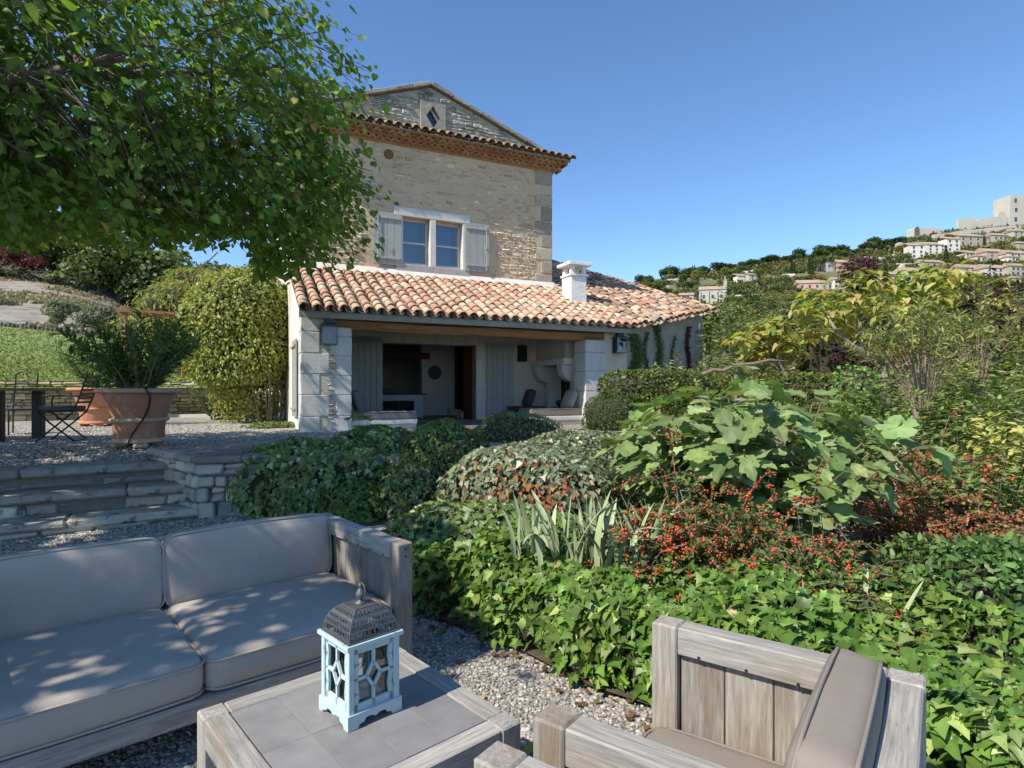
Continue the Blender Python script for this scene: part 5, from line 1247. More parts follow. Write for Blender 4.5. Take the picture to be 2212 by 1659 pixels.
# ---- lime tree over the terrace
lime = thing('lime_tree', 'broad lime tree whose leafy boughs hang over the terrace', 'tree', (-7.6, 5.2, .5))
LO = np.array([-7.6, 5.2, .5])
b = MB(); b.tube([(0,0,-.4),(0,0,.3),(.05,.03,1.2),(.1,.05,2.2),(.15,.1,3.2)], [.36,.29,.25,.24,.22], 12); b.build('trunk', BARK, lime, smooth=True)
E_ = [((-8.2,4.5,5.6),(3.6,3.8,2.6),1350,.135,.11), ((-5.9,.7,4.7),(2.6,2.4,1.4),1500,.11,.11), ((-4.8,7.0,5.35),(2.7,2.6,2.35),1150,.085,.0), ((-4.9,5.2,4.6),(1.75,1.7,1.6),520,.082,.0), ((-3.6,7.9,4.3),(1.35,1.3,1.35),420,.09,0), ((-5.6,6.6,3.6),(2.0,1.8,.9),420,.09,0)]
limbs = []
for e in [(-3.0,7.6,5.6),(-4.0,6.6,7.0),(-3.4,5.4,4.6),(-5.0,3.2,6.0),(-5.6,8.8,5.4),(-8.4,1.6,6.2),(-9.6,6.0,7.2),(-7.0,5.0,9.0),(-2.6,8.2,4.6),(-10.5,3.6,5.2),(-4.4,4.4,3.9),(-6.0,1.2,4.6)]:
    e = np.array(e) - LO; s0 = np.array([.12,.08,R.uniform(2.2, 3.1)]); t = np.linspace(0, 1, 9)[:, None]; mid = s0 + (e - s0) * np.array([.45,.45,.75]) + rng.normal(0, .25, 3)
    pts = (1-t)**2 * s0 + 2*t*(1-t)*mid + t*t*e; limbs.append(pts); b = MB(); b.tube(pts.tolist(), np.linspace(.13, .02, 9).tolist(), 7); lb = b.build('limb', BARK, lime, smooth=True)
    b = MB()
    for k in range(9):
        i = R.randint(3, 7); p0 = pts[i]; d = nrm((rng.normal(size=(1,3)) * [1,1,.5] + (pts[8]-pts[2]) * .4))[0] * R.uniform(.7, 1.7); b.tube([p0.tolist(), (p0 + d*.5 + [0,0,.1]).tolist(), (p0 + d + [0,0,-.05]).tolist()], [.026,.016,.006], 5)
    b.build('branch', BARK, lb, kind='stuff')
Ps, Ts, Ns, Zs = [], [], [], []; SPR = []
for (c, r, nspray, sz, _) in E_:
    d = rdir(nspray); q = rng.uniform(.25, 1, (nspray, 1)) ** (1/2.2); sp_ = np.array(c) - LO + d * np.array(r) * q
    out_d = nrm(d * np.array([1, 1, .5]) + np.array([0, 0, -.35]) + rdir(nspray) * .35)
    k = 15 if sz < .1 else 11; t = np.linspace(0, 1, k)[None, :, None]; ln = rng.uniform(.35, .78, (nspray, 1, 1))
    p = sp_[:, None] + out_d[:, None] * t * ln + np.array([0, 0, -.22]) * t**2 * ln + rng.normal(0, .055, (nspray, k, 3))
    side = np.cross(out_d, [0, 0, 1]); side = nrm(side)[:, None] * np.where(np.arange(k) % 2, 1, -1)[None, :, None]
    tip = side * .8 + out_d[:, None] * .5 + np.array([0, 0, -.55]) + rng.normal(0, .3, (nspray, k, 3)); nor = np.array([0, 0, 1.]) + out_d[:, None] * .35 + rng.normal(0, .33, (nspray, k, 3))
    SPR.append((sp_, out_d, ln[:, 0, 0], sz)); Ps.append(p.reshape(-1, 3)); Ts.append(tip.reshape(-1, 3)); Ns.append(nor.reshape(-1, 3)); Zs.append(np.full(nspray * k, sz) * np.clip(rng.normal(1, .2, nspray * k), .5, 1.5))
P = np.concatenate(Ps); T_ = np.concatenate(Ts); N_ = np.concatenate(Ns); Z_ = np.concatenate(Zs)
W = P + LO; env = lambda Y_, X_: 1.72 + (.236 - .055 * np.clip((Y_ - 6.8) / 1.4, 0, 1) * (X_ > -.44 * Y_)) * np.clip(Y_, 4.2, 20)
keep = (W[:, 2] > env(W[:, 1], W[:, 0]) + .12 * np.sin(W[:, 0] * 4.1) + rng.normal(0, .05, len(W))); 
sunx = (W[:, 0] - (W[:, 2] - .45) * -.744 , W[:, 1] + (W[:, 2] - .45) * .619)     # where the leaf's shadow lands on the table plane
keep &= ~(((((sunx[0] + .53) * .669 - (sunx[1] - 3.18) * .743 > -.02) & (sunx[0] > -1.7)) | (sunx[0] > -.45) & (sunx[1] < 6.5)) & (rng.random(len(P)) < .985))
keep &= ~((sunx[0] > -1.7) & (sunx[1] > 5.3) & (sunx[1] < 8.6) & (rng.random(len(P)) < .6))
P, T_, N_, Z_, W = P[keep], T_[keep], N_[keep], Z_[keep], W[keep]
b = MB()
for sp_, od, ln_, sz in SPR:
    if sz > .1: continue
    for q, d_, l_ in zip(sp_, od, ln_):
        e_ = q + d_ * l_ + np.array([0, 0, -.22 * l_])
        if e_[2] + LO[2] < env(e_[1] + LO[1], e_[0] + LO[0]): continue
        b.tube([(q - d_ * .35 + [0, 0, .08]).tolist(), q.tolist(), e_.tolist()], [.007, .005, .002], 3)
b.build('twigs', BARK, lime, kind='stuff')
LIMEC = [(.16,.275,.06),(.19,.31,.072),(.135,.24,.054),(.24,.335,.085),(.48,.41,.12),(.40,.28,.11)]; LW = [5,5,4,2.2,.35,.22]
dist = np.linalg.norm(W - np.array([0, 0, CAM_H]), axis=1); uu = 1106 + FPX * W[:, 0] / np.maximum(W[:, 1], .1); vv_ = HOR - FPX * (W[:, 2] - CAM_H) / np.maximum(W[:, 1], .1)
inf = (W[:, 1] > 1) & (uu > 0) & (uu < 2212) & (vv_ > 0); o = np.argsort(np.where(inf, dist, 1e9)); a, z_ = o[:300], o[300:]
leaf_parts(lime, T_LIME, P[a], T_[a], N_[a], Z_[a], LIMEC[:4], MLD)
put('foliage', leaf_mesh('foliage', T_LIME, P[z_], T_[z_], N_[z_], Z_[z_], pal(len(z_), LIMEC, LW)), MLD, lime, kind='stuff'); print('lime leaves', len(P))

# ---- ivy hedge in front of the garden bed
IVYC = [(.105,.19,.03),(.135,.23,.045),(.08,.15,.026),(.18,.275,.06),(.27,.33,.11),(.34,.23,.11)]; IVW = [5,5,4,3,.8,.12]
path = np.array([(-.92,4.55),(-.66,4.12),(-.30,3.82),(.05,3.50),(.40,3.10),(.66,2.84),(1.02,2.50),(1.38,2.08),(1.60,1.70),(1.72,1.2),(1.8,.6)])
seg = np.linalg.norm(np.diff(path, axis=0), axis=1); cum = np.concatenate([[0], np.cumsum(seg)])
def pth(s):
    x = np.interp(s, cum, path[:, 0]); y = np.interp(s, cum, path[:, 1]); e = .05
    tx = np.interp(s + e, cum, path[:, 0]) - np.interp(s - e, cum, path[:, 0]); ty = np.interp(s + e, cum, path[:, 1]) - np.interp(s - e, cum, path[:, 1]); L_ = np.hypot(tx, ty) + 1e-6
    return x, y, -ty / L_, tx / L_
n = 15500; s = rng.uniform(0, cum[-1], n); t = rng.random(n) ** .9
x, y, nx, ny = pth(s); nx, ny = np.where(nx > 0, nx, nx), ny      # n points left of travel = away from the seating
hh = .40 + .05 * np.sin(s * 3.1) + .04 * np.sin(s * 7.3 + 1)
inn = np.where(t < .32, .10 * np.sin(t / .32 * 1.57) + .05 * np.sin(s * 9) , .10 + (t - .32) / .68 * 1.35); z = np.where(t < .32, hh * np.sin(np.clip(t / .32, 0, 1) * 1.57) ** .8, hh + .05 * np.sin(inn * 6 + s * 4) + .03 * np.sin(inn * 13 + s * 11))
z = z * np.where(s < .7, .45 + .55 * s / .7, 1.); nor = np.stack([-nx * np.clip(1 - inn * 5, 0, 1), -ny * np.clip(1 - inn * 5, 0, 1), np.where(t < .32, .35 + t, 1.1)], 1)
P = np.stack([x + nx * inn, y + ny * inn, z + .05 + gz(0, 0)], 1) + rng.normal(0, .022, (n, 3)); P[:, 2] = np.maximum(P[:, 2], .03)
tip = np.stack([-nx * .6, -ny * .6, np.full(n, -.55)], 1) + rdir(n) * .75; nor = nor + rdir(n) * .5; Z_ = .058 * np.clip(rng.normal(1, .28, n), .45, 1.6)
ivy = thing('ivy_hedge', 'low hedge of glossy ivy along the edge of the gravel', 'ivy')
dist = np.linalg.norm(P - np.array([0, 0, CAM_H]), axis=1); uu = 1106 + FPX * P[:, 0] / np.maximum(P[:, 1], .1); vv_ = HOR - FPX * (P[:, 2] - CAM_H) / np.maximum(P[:, 1], .1)
inf = (P[:, 1] > .8) & (uu < 2200) & (vv_ < 1650) & (t > .15); o = np.argsort(np.where(inf, dist / Z_, 1e9)); a, z_ = o[:300], o[300:]
leaf_parts(ivy, T_IVY, P[a], tip[a], nor[a], Z_[a], IVYC[:5], MLG)
put('foliage', leaf_mesh('foliage', T_IVY, P[z_], tip[z_], nor[z_], Z_[z_], pal(len(z_), IVYC, IVW)), MLG, ivy, kind='stuff')
ss = np.linspace(0, cum[-1], 60); gr_ = []
for k, (i_, zz_) in enumerate(((.06, .0), (.10, .2), (.16, .33), (.5, .37), (1.0, .36), (1.45, .3), (1.5, 0))):
    x, y, nx, ny = pth(ss); zk = zz_ * np.where(ss < .7, .4 + .6 * ss / .7, 1.); gr_.append(np.stack([x + nx * i_, y + ny * i_, zk], 1))
g = np.array(gr_); ii = np.arange(g.shape[0] * 60).reshape(g.shape[0], 60); Fq = np.stack([ii[:-1,:-1], ii[:-1,1:], ii[1:,1:], ii[1:,:-1]], -1).reshape(-1, 4)
put('dark_hull', np_mesh('core', g.reshape(-1, 3), Fq, smooth=True), HULLD, ivy)
# dead brown leaves on the gravel at its foot
n = 170; s = rng.uniform(.5, cum[-1], n); x, y, nx, ny = pth(s); q = rng.normal(-.02, .09, n); P = np.stack([x + nx * q, y + ny * q, np.full(n, .022)], 1)
tag(put('fallen_leaves', leaf_mesh('fallen', T_IVY, P, rdir(n) * [1,1,.2], np.array([0,0,1.]) + rdir(n) * .5, .04, pal(n, [(.16,.085,.045),(.20,.12,.065),(.11,.06,.035)])), ML, kind='stuff'), 'dry brown leaves on the gravel at the foot of the ivy hedge', 'leaves')
n = 60; P = np.array([pz(R.uniform(0, 2212), R.uniform(1000, 1640), 0) for _ in range(n)]); P = P[(P[:, 0] < .3)]; 
n = len(P); P[:, 2] = [gz(a_, b_) + .02 for a_, b_ in P[:, :2]]
tag(put('fallen_leaves', leaf_mesh('fallen', T_LIME, P, rdir(n) * [1,1,.2], np.array([0,0,1.]) + rdir(n) * .4, .055, pal(n, [(.28,.16,.06),(.34,.26,.08),(.2,.1,.05)])), ML, kind='stuff'), 'yellow and brown lime leaves scattered over the gravel', 'leaves')

# ---- ivy-clad mounds
VAR = [(.155,.23,.07),(.215,.29,.135),(.12,.185,.057),(.42,.46,.31),(.185,.27,.065),(.44,.32,.17)]; VW = [5,4,4,1.6,3,.25]
VARG = [(.175,.215,.125),(.24,.28,.185),(.125,.165,.085),(.40,.42,.31),(.30,.20,.12)]; VGW = [5,4,4,1.8,.4]
mound('ivy_mound', 'ivy covering the retaining wall beside the stone pier', 'ivy', (-2.42,7.5,.22), (.98,.70,.70), T_IVY, 5600, .062, VAR, VW, 3.2, rad(14), .09, 5, 1., seed=3, up=-.55)
mound('ivy_mound', 'rounded ivy clump on the terrace edge below the grey bench', 'ivy', (-1.9,8.3,.62), (.60,.55,.42), T_IVY, 2600, .058, VAR, VW, 2.6, 0, .09, 4, .8)
mound('ivy_mound', 'small light green ivy ball at the foot of the ivy wall', 'ivy', (-1.82,6.85,.12), (.40,.36,.40), T_IVY, 1700, .05, [(.12,.20,.04),(.16,.24,.06),(.09,.15,.03)], None, 2.3, 0, .07, 3, .8)
mound('ivy_mound', 'small variegated ivy ball with cream edged leaves', 'ivy', (-1.22,7.05,.30), (.42,.40,.40), T_IVY, 1800, .05, [(.14,.21,.06),(.30,.36,.16),(.22,.29,.10),(.09,.14,.04)], None, 2.3, 0, .08, 3, .8)
mound('ivy_mound', 'dark rounded ivy dome below the doorway', 'ivy', (-.9,7.95,.42), (.60,.68,.72), T_IVY, 5200, .042, [(.13,.20,.055),(.17,.24,.075),(.10,.155,.045),(.34,.22,.08)], [5,3,4,.3], 2.5, 0, .05, 3, .9)
mound('ivy_mound', 'smooth clipped dome below the closed grey door', 'ivy', (.12,9.9,.6), (.80,.75,.60), T_OVAL, 4000, .045, [(.15,.21,.075),(.20,.26,.12),(.12,.175,.055),(.34,.20,.10)], [5,4,3,.3], 2.4, 0, .05, 3, .5)
mound('ivy_mound', 'large grey green ivy mound with reddish brown dead patches', 'ivy', (.23,6.0,.42), (.88,.74,.56), T_IVY, 6200, .056, VARG, VGW, 3.0, rad(-18), .06, 4, .8, seed=8,
      patches=[((-.15,-.75,-.02),.38,[(.30,.12,.05),(.24,.10,.05),(.36,.18,.08)]), ((.5,-.7,-.05),.34,[(.28,.13,.07),(.2,.1,.06),(.34,.20,.10)]), ((.2,-.72,.15),.2,[(.32,.13,.05)])])
mound('ivy_mound', 'long pale ivy mound stretching back behind the brown patched one', 'ivy', (.95,7.6,.46), (.95,1.15,.56), T_IVY, 5200, .05, VARG, VGW, 2.7, rad(-10), .06, 4, .7, seed=9)
mound('ivy_mound', 'sloping sheet of variegated ivy between the sofa and the pale mounds', 'ivy', (-.32,5.25,.05), (.78,.75,.50), T_IVY, 4600, .055, VAR, [4,4,3,2.4,3,.3], 2.4, rad(-25), .09, 4, .7, seed=21)
mound('ivy_mound', 'dark leafy clump between the iris and the patched ivy mound', 'ivy', (.78,5.0,.0), (.62,.5,.42), T_IVY, 2000, .055, VAR[:3], None, 2.4, 0, .1, 4, .8)
mound('box_ball', 'small clipped dark green box bush beside the sunlit porch bench', 'bush', (2.0,12.2,.98), (.52,.48,.46), T_RND, 2600, .032, [(.045,.085,.02),(.06,.11,.028),(.08,.13,.035)], None, 3.0, 0, .04, 3, .2)
b = MB(); b.cbox((-.28,-.14,0),(.26,.12,.075),.03,None,.02); o = b.build('garden_boulder', STONE, None, (-1.55,6.15,.06)); o.rotation_euler = (0,0,rad(20)); set_col(o.data, np.array((.5,.48,.44))); tag(o, 'flat pale boulder lying at the edge of the ivy', 'boulder')
shrub('fig_sapling', 'young fig shoot with lobed leaves on top of the ivy', 'sapling', (-2.1,8.0,.72), 5, .45, .22, T_FIG, 8, .10, [(.13,.20,.05),(.18,.25,.07),(.30,.28,.06)], sr=.006, t0=.4)
mound('virginia_creeper', 'small reddish green creeper at the sofa corner', 'creeper', (-1.02,4.95,.05), (.3,.28,.16), T_OVAL, 420, .07, [(.07,.13,.03),(.10,.17,.04),(.16,.035,.04)], [4,4,1], 2.3, 0, .1)

# ---- iris clump
IRC = mat('iris_blade', (.27,.34,.17), (.36,.42,.24), .5, 4, (1,1,.5), rnd=.2, spots=(.46,.40,.26), sscale=3, spos=.64)
def blade_mesh(L_, w_, bend, tw):
    V = []; n_ = 8
    for i in range(n_ + 1):
        t_ = i / n_; a = bend * t_ ** 1.8; ww = w_ * (1 - t_ ** 3) ** .7 * (.75 + .4 * math.sin(t_ * 2.2)); x = bend * L_ * t_ ** 2.2 * .8; z = L_ * t_ * math.cos(a * .75)
        cx, cy = math.cos(tw * t_) * ww / 2, math.sin(tw * t_) * ww / 2; V += [(x - cy*.3, -cx, z), (x + .004, 0, z), (x - cy*.3, cx, z)]
    F = []
    for i in range(n_):
        k = 3 * i; F += [(k, k+1, k+4, k+3), (k+1, k+2, k+5, k+4)]
    return np_mesh('blade', np.array(V), F, smooth=True)
bl = [blade_mesh(.42, .036, R.choice((.1,.2,.35,.6,.9,1.15)), R.uniform(-.5,.5)) for _ in range(12)]
for me in bl: me.materials.append(IRC)
def iris(label, c, n_, sx, sy, sc0):
    t_ = thing('iris_clump', label, 'iris', c)
    for i in range(n_):
        o_ = put('blade', R.choice(bl), None, t_, (R.gauss(0, sx), R.gauss(0, sy), -.02), (R.gauss(0, .12), R.gauss(0, .12), R.uniform(0, 6.28))); k = sc0 * R.uniform(.65, 1.2); o_.scale = (k, k, k)
iris('clump of sword shaped pale green iris leaves in front of the red berries', (.55,3.98,.36), 84, .27, .12, 1.15)
iris('tuft of dark arching iris leaves below the fig', (.86,4.75,.25), 34, .16, .14, 1.05)
iris('short iris shoots poking through the ivy near the glossy bush', (1.78,3.05,.30), 9, .16, .06, .75)
iris('short iris shoots at the foot of the red berries', (1.38,3.35,.33), 6, .08, .05, .6)

# ---- fig
FIGC = [(.165,.245,.08),(.20,.285,.10),(.135,.205,.065),(.23,.31,.125),(.29,.34,.155)]
fig, FS = shrub('fig_tree', 'spreading fig with big lobed grey green leaves', 'fig tree', (2.2,5.4,-.05), 84, 1.42, 1.36, T_FIG, 22, .158, FIGC, br=.35, sr=.022, mt=ML, bark=mat('fig_bark', (.16,.12,.075), (.24,.19,.12), .9, 10), t0=.42, out_=1., upk=.35, nor_up=1.1, curve=.9, hv=.10, off=.10, parts=300)
for i in range(26):
    s_ = R.choice(FS); p = s_[R.randint(3, 4)] + rng.normal(0, .02, 3); b = MB(); b.lathe([(0,-.028),(.014,-.024),(.022,-.008),(.020,.008),(.010,.020),(.005,.03),(0,.03)], 9); b.build('fig_fruit', mat('fig_skin', (.22,.30,.07), (.28,.35,.10), .5) if 'fig_skin' not in bpy.data.materials else bpy.data.materials['fig_skin'], fig, p.tolist(), smooth=True)

# ---- cotoneaster with red berries
BER = mat('red_berry', (.46,.055,.025), (.56,.10,.035), .35, 30, spec=.5)
oct_v = np.array([(1,0,0),(-1,0,0),(0,1,0),(0,-1,0),(0,0,1),(0,0,-1),(.6,.6,.6),(-.6,.6,.6),(.6,-.6,.6),(-.6,-.6,.6),(.6,.6,-.6),(-.6,.6,-.6),(.6,-.6,-.6),(-.6,-.6,-.6)], np.float32)
oct_f = np.array([(4,6,7),(4,7,9),(4,9,8),(4,8,6),(5,11,10),(5,13,11),(5,12,13),(5,10,12),(0,6,8),(0,8,12),(0,12,10),(0,10,6),(1,9,7),(1,13,9),(1,11,13),(1,7,11),(2,7,6),(2,11,7),(2,10,11),(2,6,10),(3,8,9),(3,9,13),(3,13,12),(3,12,8)], np.int32)
def cotoneaster(label, c, n_, h, spread, per, nb, lean, br_=.3, red=None, zsq=1.):
    t_ = thing('cotoneaster', label, 'shrub', c); S = stems(n_, h, spread, br_, lean, 1.1, .55, .22, 10); b_ = MB()
    for s_ in S: b_.tube(s_.tolist(), np.linspace(.009, .002, len(s_)).tolist(), 4)
    S2 = []
    for s_ in S:
        for k in range(3):
            i = R.randint(3, 8); d = nrm(rng.normal(size=(1,3)) * [1,1,.35])[0] * R.uniform(.15, .38); q = np.array([s_[i], s_[i] + d * .5 + [0,0,.03], s_[i] + d + [0,0,-.03]]); S2.append(q); b_.tube(q.tolist(), [.004,.003,.0015], 4)
    b_.build('stems', BARK, t_, kind='stuff')
    P1, D1 = along(S, per, .2, 1., False); P2, D2 = along(S2, per // 2, .05, 1., False); P_ = np.concatenate([P1, P2]); m = len(P_); rd_ = rdir(m)
    put('foliage', leaf_mesh('foliage', T_RND, P_ + rd_ * .012, rd_, np.array([0,0,.8]) + rdir(m) * .6, .026 * np.clip(rng.normal(1,.25,m), .5, 1.6), pal(m, red or [(.085,.13,.03),(.12,.17,.045),(.06,.09,.022),(.18,.16,.05),(.28,.10,.04)], None if red else [5,4,4,1,.5])), ML, t_, kind='stuff')
    sel = rng.integers(0, m, nb // 3); Q = np.repeat(P_[sel], 3, axis=0) + rng.normal(0, .009, (len(sel) * 3, 3)); Q = Q[rng.random(len(Q)) < .6 + .45 * np.sin(Q[:, 0] * 5 + Q[:, 2] * 7)]
    V = Q[:, None] + oct_v[None] * rng.uniform(.006, .0095, (len(Q), 1, 1)); Fz = (oct_f[None] + (np.arange(len(Q)) * 14)[:, None, None]).reshape(-1, 3)
    put('berries', np_mesh('berries', V.reshape(-1, 3), Fz, smooth=True), BER, t_, kind='stuff')
cotoneaster('cotoneaster bush loaded with red berries in front of the fig', (1.33,4.0,.12), 150, 1.08, .82, 58, 20000, (.0,-.05))
cotoneaster('low sprays of berried cotoneaster behind the ivy hedge', (1.8,3.55,.12), 80, .66, .8, 44, 4600, (.0,-.05))
cotoneaster('sprawling reddish cotoneaster to the right of the fig', (3.6,4.9,-.1), 130, 1.1, 1.15, 54, 8000, (.1,-.1), .3, [(.14,.16,.045),(.38,.17,.07),(.19,.19,.065),(.30,.12,.06)])
cotoneaster('red twigged cotoneaster behind the fig beside the pale shrubs', (4.2,6.1,-.1), 80, 1.4, .95, 50, 4200, (.0,.0), .3, [(.12,.13,.04),(.34,.10,.05),(.25,.08,.045)])
mound('glossy_bush', 'rounded bush with small glossy green leaves beyond the armchair', 'bush', (2.72,3.25,.12), (.66,.72,.56), T_OVAL, 7500, .055, [(.075,.15,.035),(.10,.19,.05),(.06,.12,.03),(.14,.22,.07)], None, 2.5, 0, .08, 4, .3, MLG, jit=.75, depth=.16)
shrub('purple_leaf_sprig', 'silvery green leafy shoot rising among the red berries', 'sapling', (1.98,3.9,.35), 4, .5, .1, T_OVAL, 12, .06, [(.20,.27,.15),(.25,.31,.18)], sr=.005)
# ---- oleanders
OLC = [(.08,.155,.045),(.105,.19,.058),(.063,.125,.037),(.14,.23,.075)]; OLL = [(.10,.19,.045),(.14,.24,.07),(.20,.30,.11),(.08,.15,.04)]
shrub('oleander', 'dark green oleander growing in the weathered terracotta pot', 'oleander', PT1 + Vector((0,0,.60)), 40, 1.12, .98, T_LAN, 66, .15, OLC, br=.12, sr=.016, t0=.30, out_=.75, upk=.6, curve=.7, hv=.12, bark=BARKP)
shrub('oleander', 'sunlit light green oleander growing in the bright terracotta pot', 'oleander', PT2 + Vector((0,0,.62)), 26, 1.2, .9, T_LAN, 36, .17, OLL, br=.12, sr=.014, t0=.2, out_=.7, upk=.7, curve=.7, hv=.12)
shrub('oleander', 'grey green oleander by the clipped shrub beside the paving', 'oleander', (-7.75,15.9,.8), 42, 1.25, .85, T_LAN, 40, .16, [(.10,.16,.085),(.14,.20,.11),(.08,.13,.06),(.20,.26,.16)], br=.4, t0=.1, out_=.7, upk=.8)
shrub('oleander', 'small grey green oleander behind the weathered pot', 'oleander', (-8.1,17.3,.85), 30, 1.75, .8, T_LAN, 40, .17, [(.11,.17,.085),(.15,.21,.11),(.09,.14,.06)], br=.4, t0=.2, out_=.7, upk=.8)
# ---- clipped shrub against the house
HCOL = [(.24,.285,.065),(.30,.335,.085),(.18,.225,.05),(.36,.37,.11),(.44,.34,.07)]
hs_ = mound('clipped_shrub', 'tall clipped yellow green shrub against the house wall', 'shrub', (-6.75,14.9,3.0), (1.36,1.3,1.58), T_OVAL, 15000, .095, HCOL, [5,4,4,2,.5], 2.35, rad(20), .045, 4, .5, up=-.8, depth=.14)
b = MB()
for i in range(46):
    a = R.uniform(0, 6.28); r0 = R.uniform(.05, .42); r1 = R.uniform(.3, 1.1); b.tube([(.55 + r0*math.cos(a), r0*math.sin(a) - .2, -2.25), (.5 + .6*(r0+r1)*math.cos(a), .5*(r0+r1)*math.sin(a) - .2, -1.3), (.4 + r1*math.cos(a), r1*math.sin(a), -.4)], [.016,.013,.008], 5)
b.build('bare_stems', BARKP, hs_, kind='stuff')
n = 4200; d = rdir(n); P = d * np.array([1.0,.9,1.0]) * rng.random((n,1))**.4 + np.array([.15,-.1,-1.45]); P = P[P[:,2] > -2.2]; n = len(P)
put('low_foliage', leaf_mesh('f', T_OVAL, P, rdir(n) + [0,0,-.5], rdir(n) + [0,0,.8], .08, pal(n, HCOL)), ML, hs_, kind='stuff')
mound('ground_ivy', 'light green creeping ivy at the foot of the house corner', 'ivy', (-5.15,12.9,.74), (.75,.55,.14), T_IVY, 1500, .05, [(.14,.22,.05),(.20,.27,.09),(.10,.16,.04)], None, 2.2, rad(60), .1)
# ---- hedges beyond the fig
HED = [(.11,.15,.03),(.14,.18,.04),(.085,.12,.024),(.19,.215,.06)]
def hedge(label, u0, u1, v, Y0, Y1, zb_, th):
    a = py(u0, v, Y0); c = py(u1, v, Y1); d = c - a; h_ = (a.z + c.z) / 2 - zb_
    return mound('clipped_hedge', label, 'hedge', ((a.x+c.x)/2, (a.y+c.y)/2, zb_ + h_/2), (d.length/2, th, h_/2), T_BIT, 15000, .06, HED, None, 9, math.atan2(d.y, d.x), .012, 6, -.3, jit=.7, depth=.05, up=-.9)
hedge('clipped yew hedge beside the right porch pillar', 1302, 1537, 806, 12.6, 13.0, -.3, .42)
hedge('second clipped yew hedge with a sloping end beyond the gap', 1560, 1812, 812, 12.9, 12.2, -.4, .42)
mound('jasmine_bush', 'bright green leafy bush at the end of the second hedge', 'bush', (6.75,11.6,1.15), (.42,.4,.95), T_RND, 2600, .06, [(.11,.22,.04),(.15,.28,.06),(.22,.33,.12)], None, 2.4, 0, .1, 4, .6)
for (u_, lab) in ((1752, 'slender dark cypress column behind the hedge'), (1778, 'shorter dark cypress column beside the slender one')):
    c = py(u_, 800, 14.2); top = 3.35 if u_ < 1760 else 3.15
    mound('cypress', lab, 'cypress', (c.x, c.y, .9), (.27, .27, top - .9), T_BIT, 3400, .075, [(.045,.085,.028),(.06,.105,.035),(.035,.065,.02)], None, 2.6, 0, .08, 7, -1., jit=.5, depth=.2, up=-.9)
# vine trunk lying over the hedges and creepers on the wing wall
b = MB(); q = [py(u_, v_, 12.4) for u_, v_ in ((1516,809),(1540,799),(1562,801),(1590,788),(1628,786),(1660,778),(1702,781))]
b.tube(q, [.045,.034,.042,.03,.038,.028,.02], 7)
o = b.build('old_grapevine', mat('vine_bark', (.17,.12,.085), (.27,.20,.145), .95, 12, (1,1,1), 1., 18), smooth=True); tag(o, 'gnarled brown vine trunk arching over the hedge', 'vine')
b = MB(); b.cbox((-.03,-.03,-2.2),(.03,.03,0),.01); o = b.build('vine_post', BARKP, None, py(1590, 790, 12.45)); tag(o, 'thin pole holding up the gnarled vine', 'post')
def wing(t, z, off=.02): 
    p0 = Vector((7.66,.04,0)); d = Vector((4.06,1.72,0)); n_ = Vector((1.72,-4.06,0)).normalized(); p = p0 + d * t + n_ * off; return HM @ Vector((p.x, p.y, z))
wn = np.array(HM.to_3x3() @ Vector((1.72,-4.06,0)).normalized())
def strand(label, cat, t0, ztop, zbot, wd, n_, cols, size):
    tt = t0 + rng.normal(0, wd, n_) / 4.4; zz = rng.uniform(zbot, ztop, n_); tt += .02 * np.sin(zz * 5 + t0 * 20)
    P = np.array([wing(a_, b_, R.uniform(.015, .07)) for a_, b_ in zip(tt, zz)])
    o_ = put('wall_creeper', leaf_mesh('f', T_IVY, P, np.array([0,0,-1.]) + rdir(n_) * .6, wn + rdir(n_) * .45, size * np.clip(rng.normal(1,.2,n_), .5, 1.5), pal(n_, cols)), ML); tag(o_, label, cat)
GI = [(.075,.15,.03),(.10,.18,.04),(.06,.12,.025)]
strand('broad green creeper strand at the corner of the wing wall', 'creeper', .085, 3.0, 1.3, .13, 1300, GI, .055)
strand('narrow green creeper strand next to the broad one', 'creeper', .21, 3.1, 1.5, .05, 420, GI, .05)
strand('twin green creeper strands in the middle of the wing wall', 'creeper', .36, 3.35, 1.5, .10, 900, GI, .05)
strand('short thin green creeper strand on the wing wall', 'creeper', .55, 3.1, 1.7, .03, 240, GI, .05)
strand('dark red creeper strand on the wing wall', 'creeper', .76, 3.45, 1.6, .07, 620, [(.10,.02,.03),(.15,.03,.035),(.07,.015,.025)], .055)
strand('dark red creeper running low along the wing wall', 'creeper', .62, 1.95, 1.6, .5, 520, [(.11,.02,.03),(.15,.035,.035)], .06)
PALE = [(.15,.21,.05),(.20,.26,.08),(.12,.17,.04),(.28,.30,.10)]
shrub('trumpet_vine', 'pale green trailing vine above the first hedge', 'vine', (3.9,13.6,.6), 40, 1.75, 1.25, T_LAN, 34, .13, PALE, br=.8, t0=.4, droop=.25, sr=.008, whorl=False)
shrub('trumpet_vine', 'pale green and yellow vine at the far corner of the wing', 'vine', (6.4,14.6,.3), 40, 2.1, 1.1, T_LAN, 36, .14, PALE + [(.36,.32,.06)], br=.8, t0=.35, droop=.2, sr=.008, whorl=False)
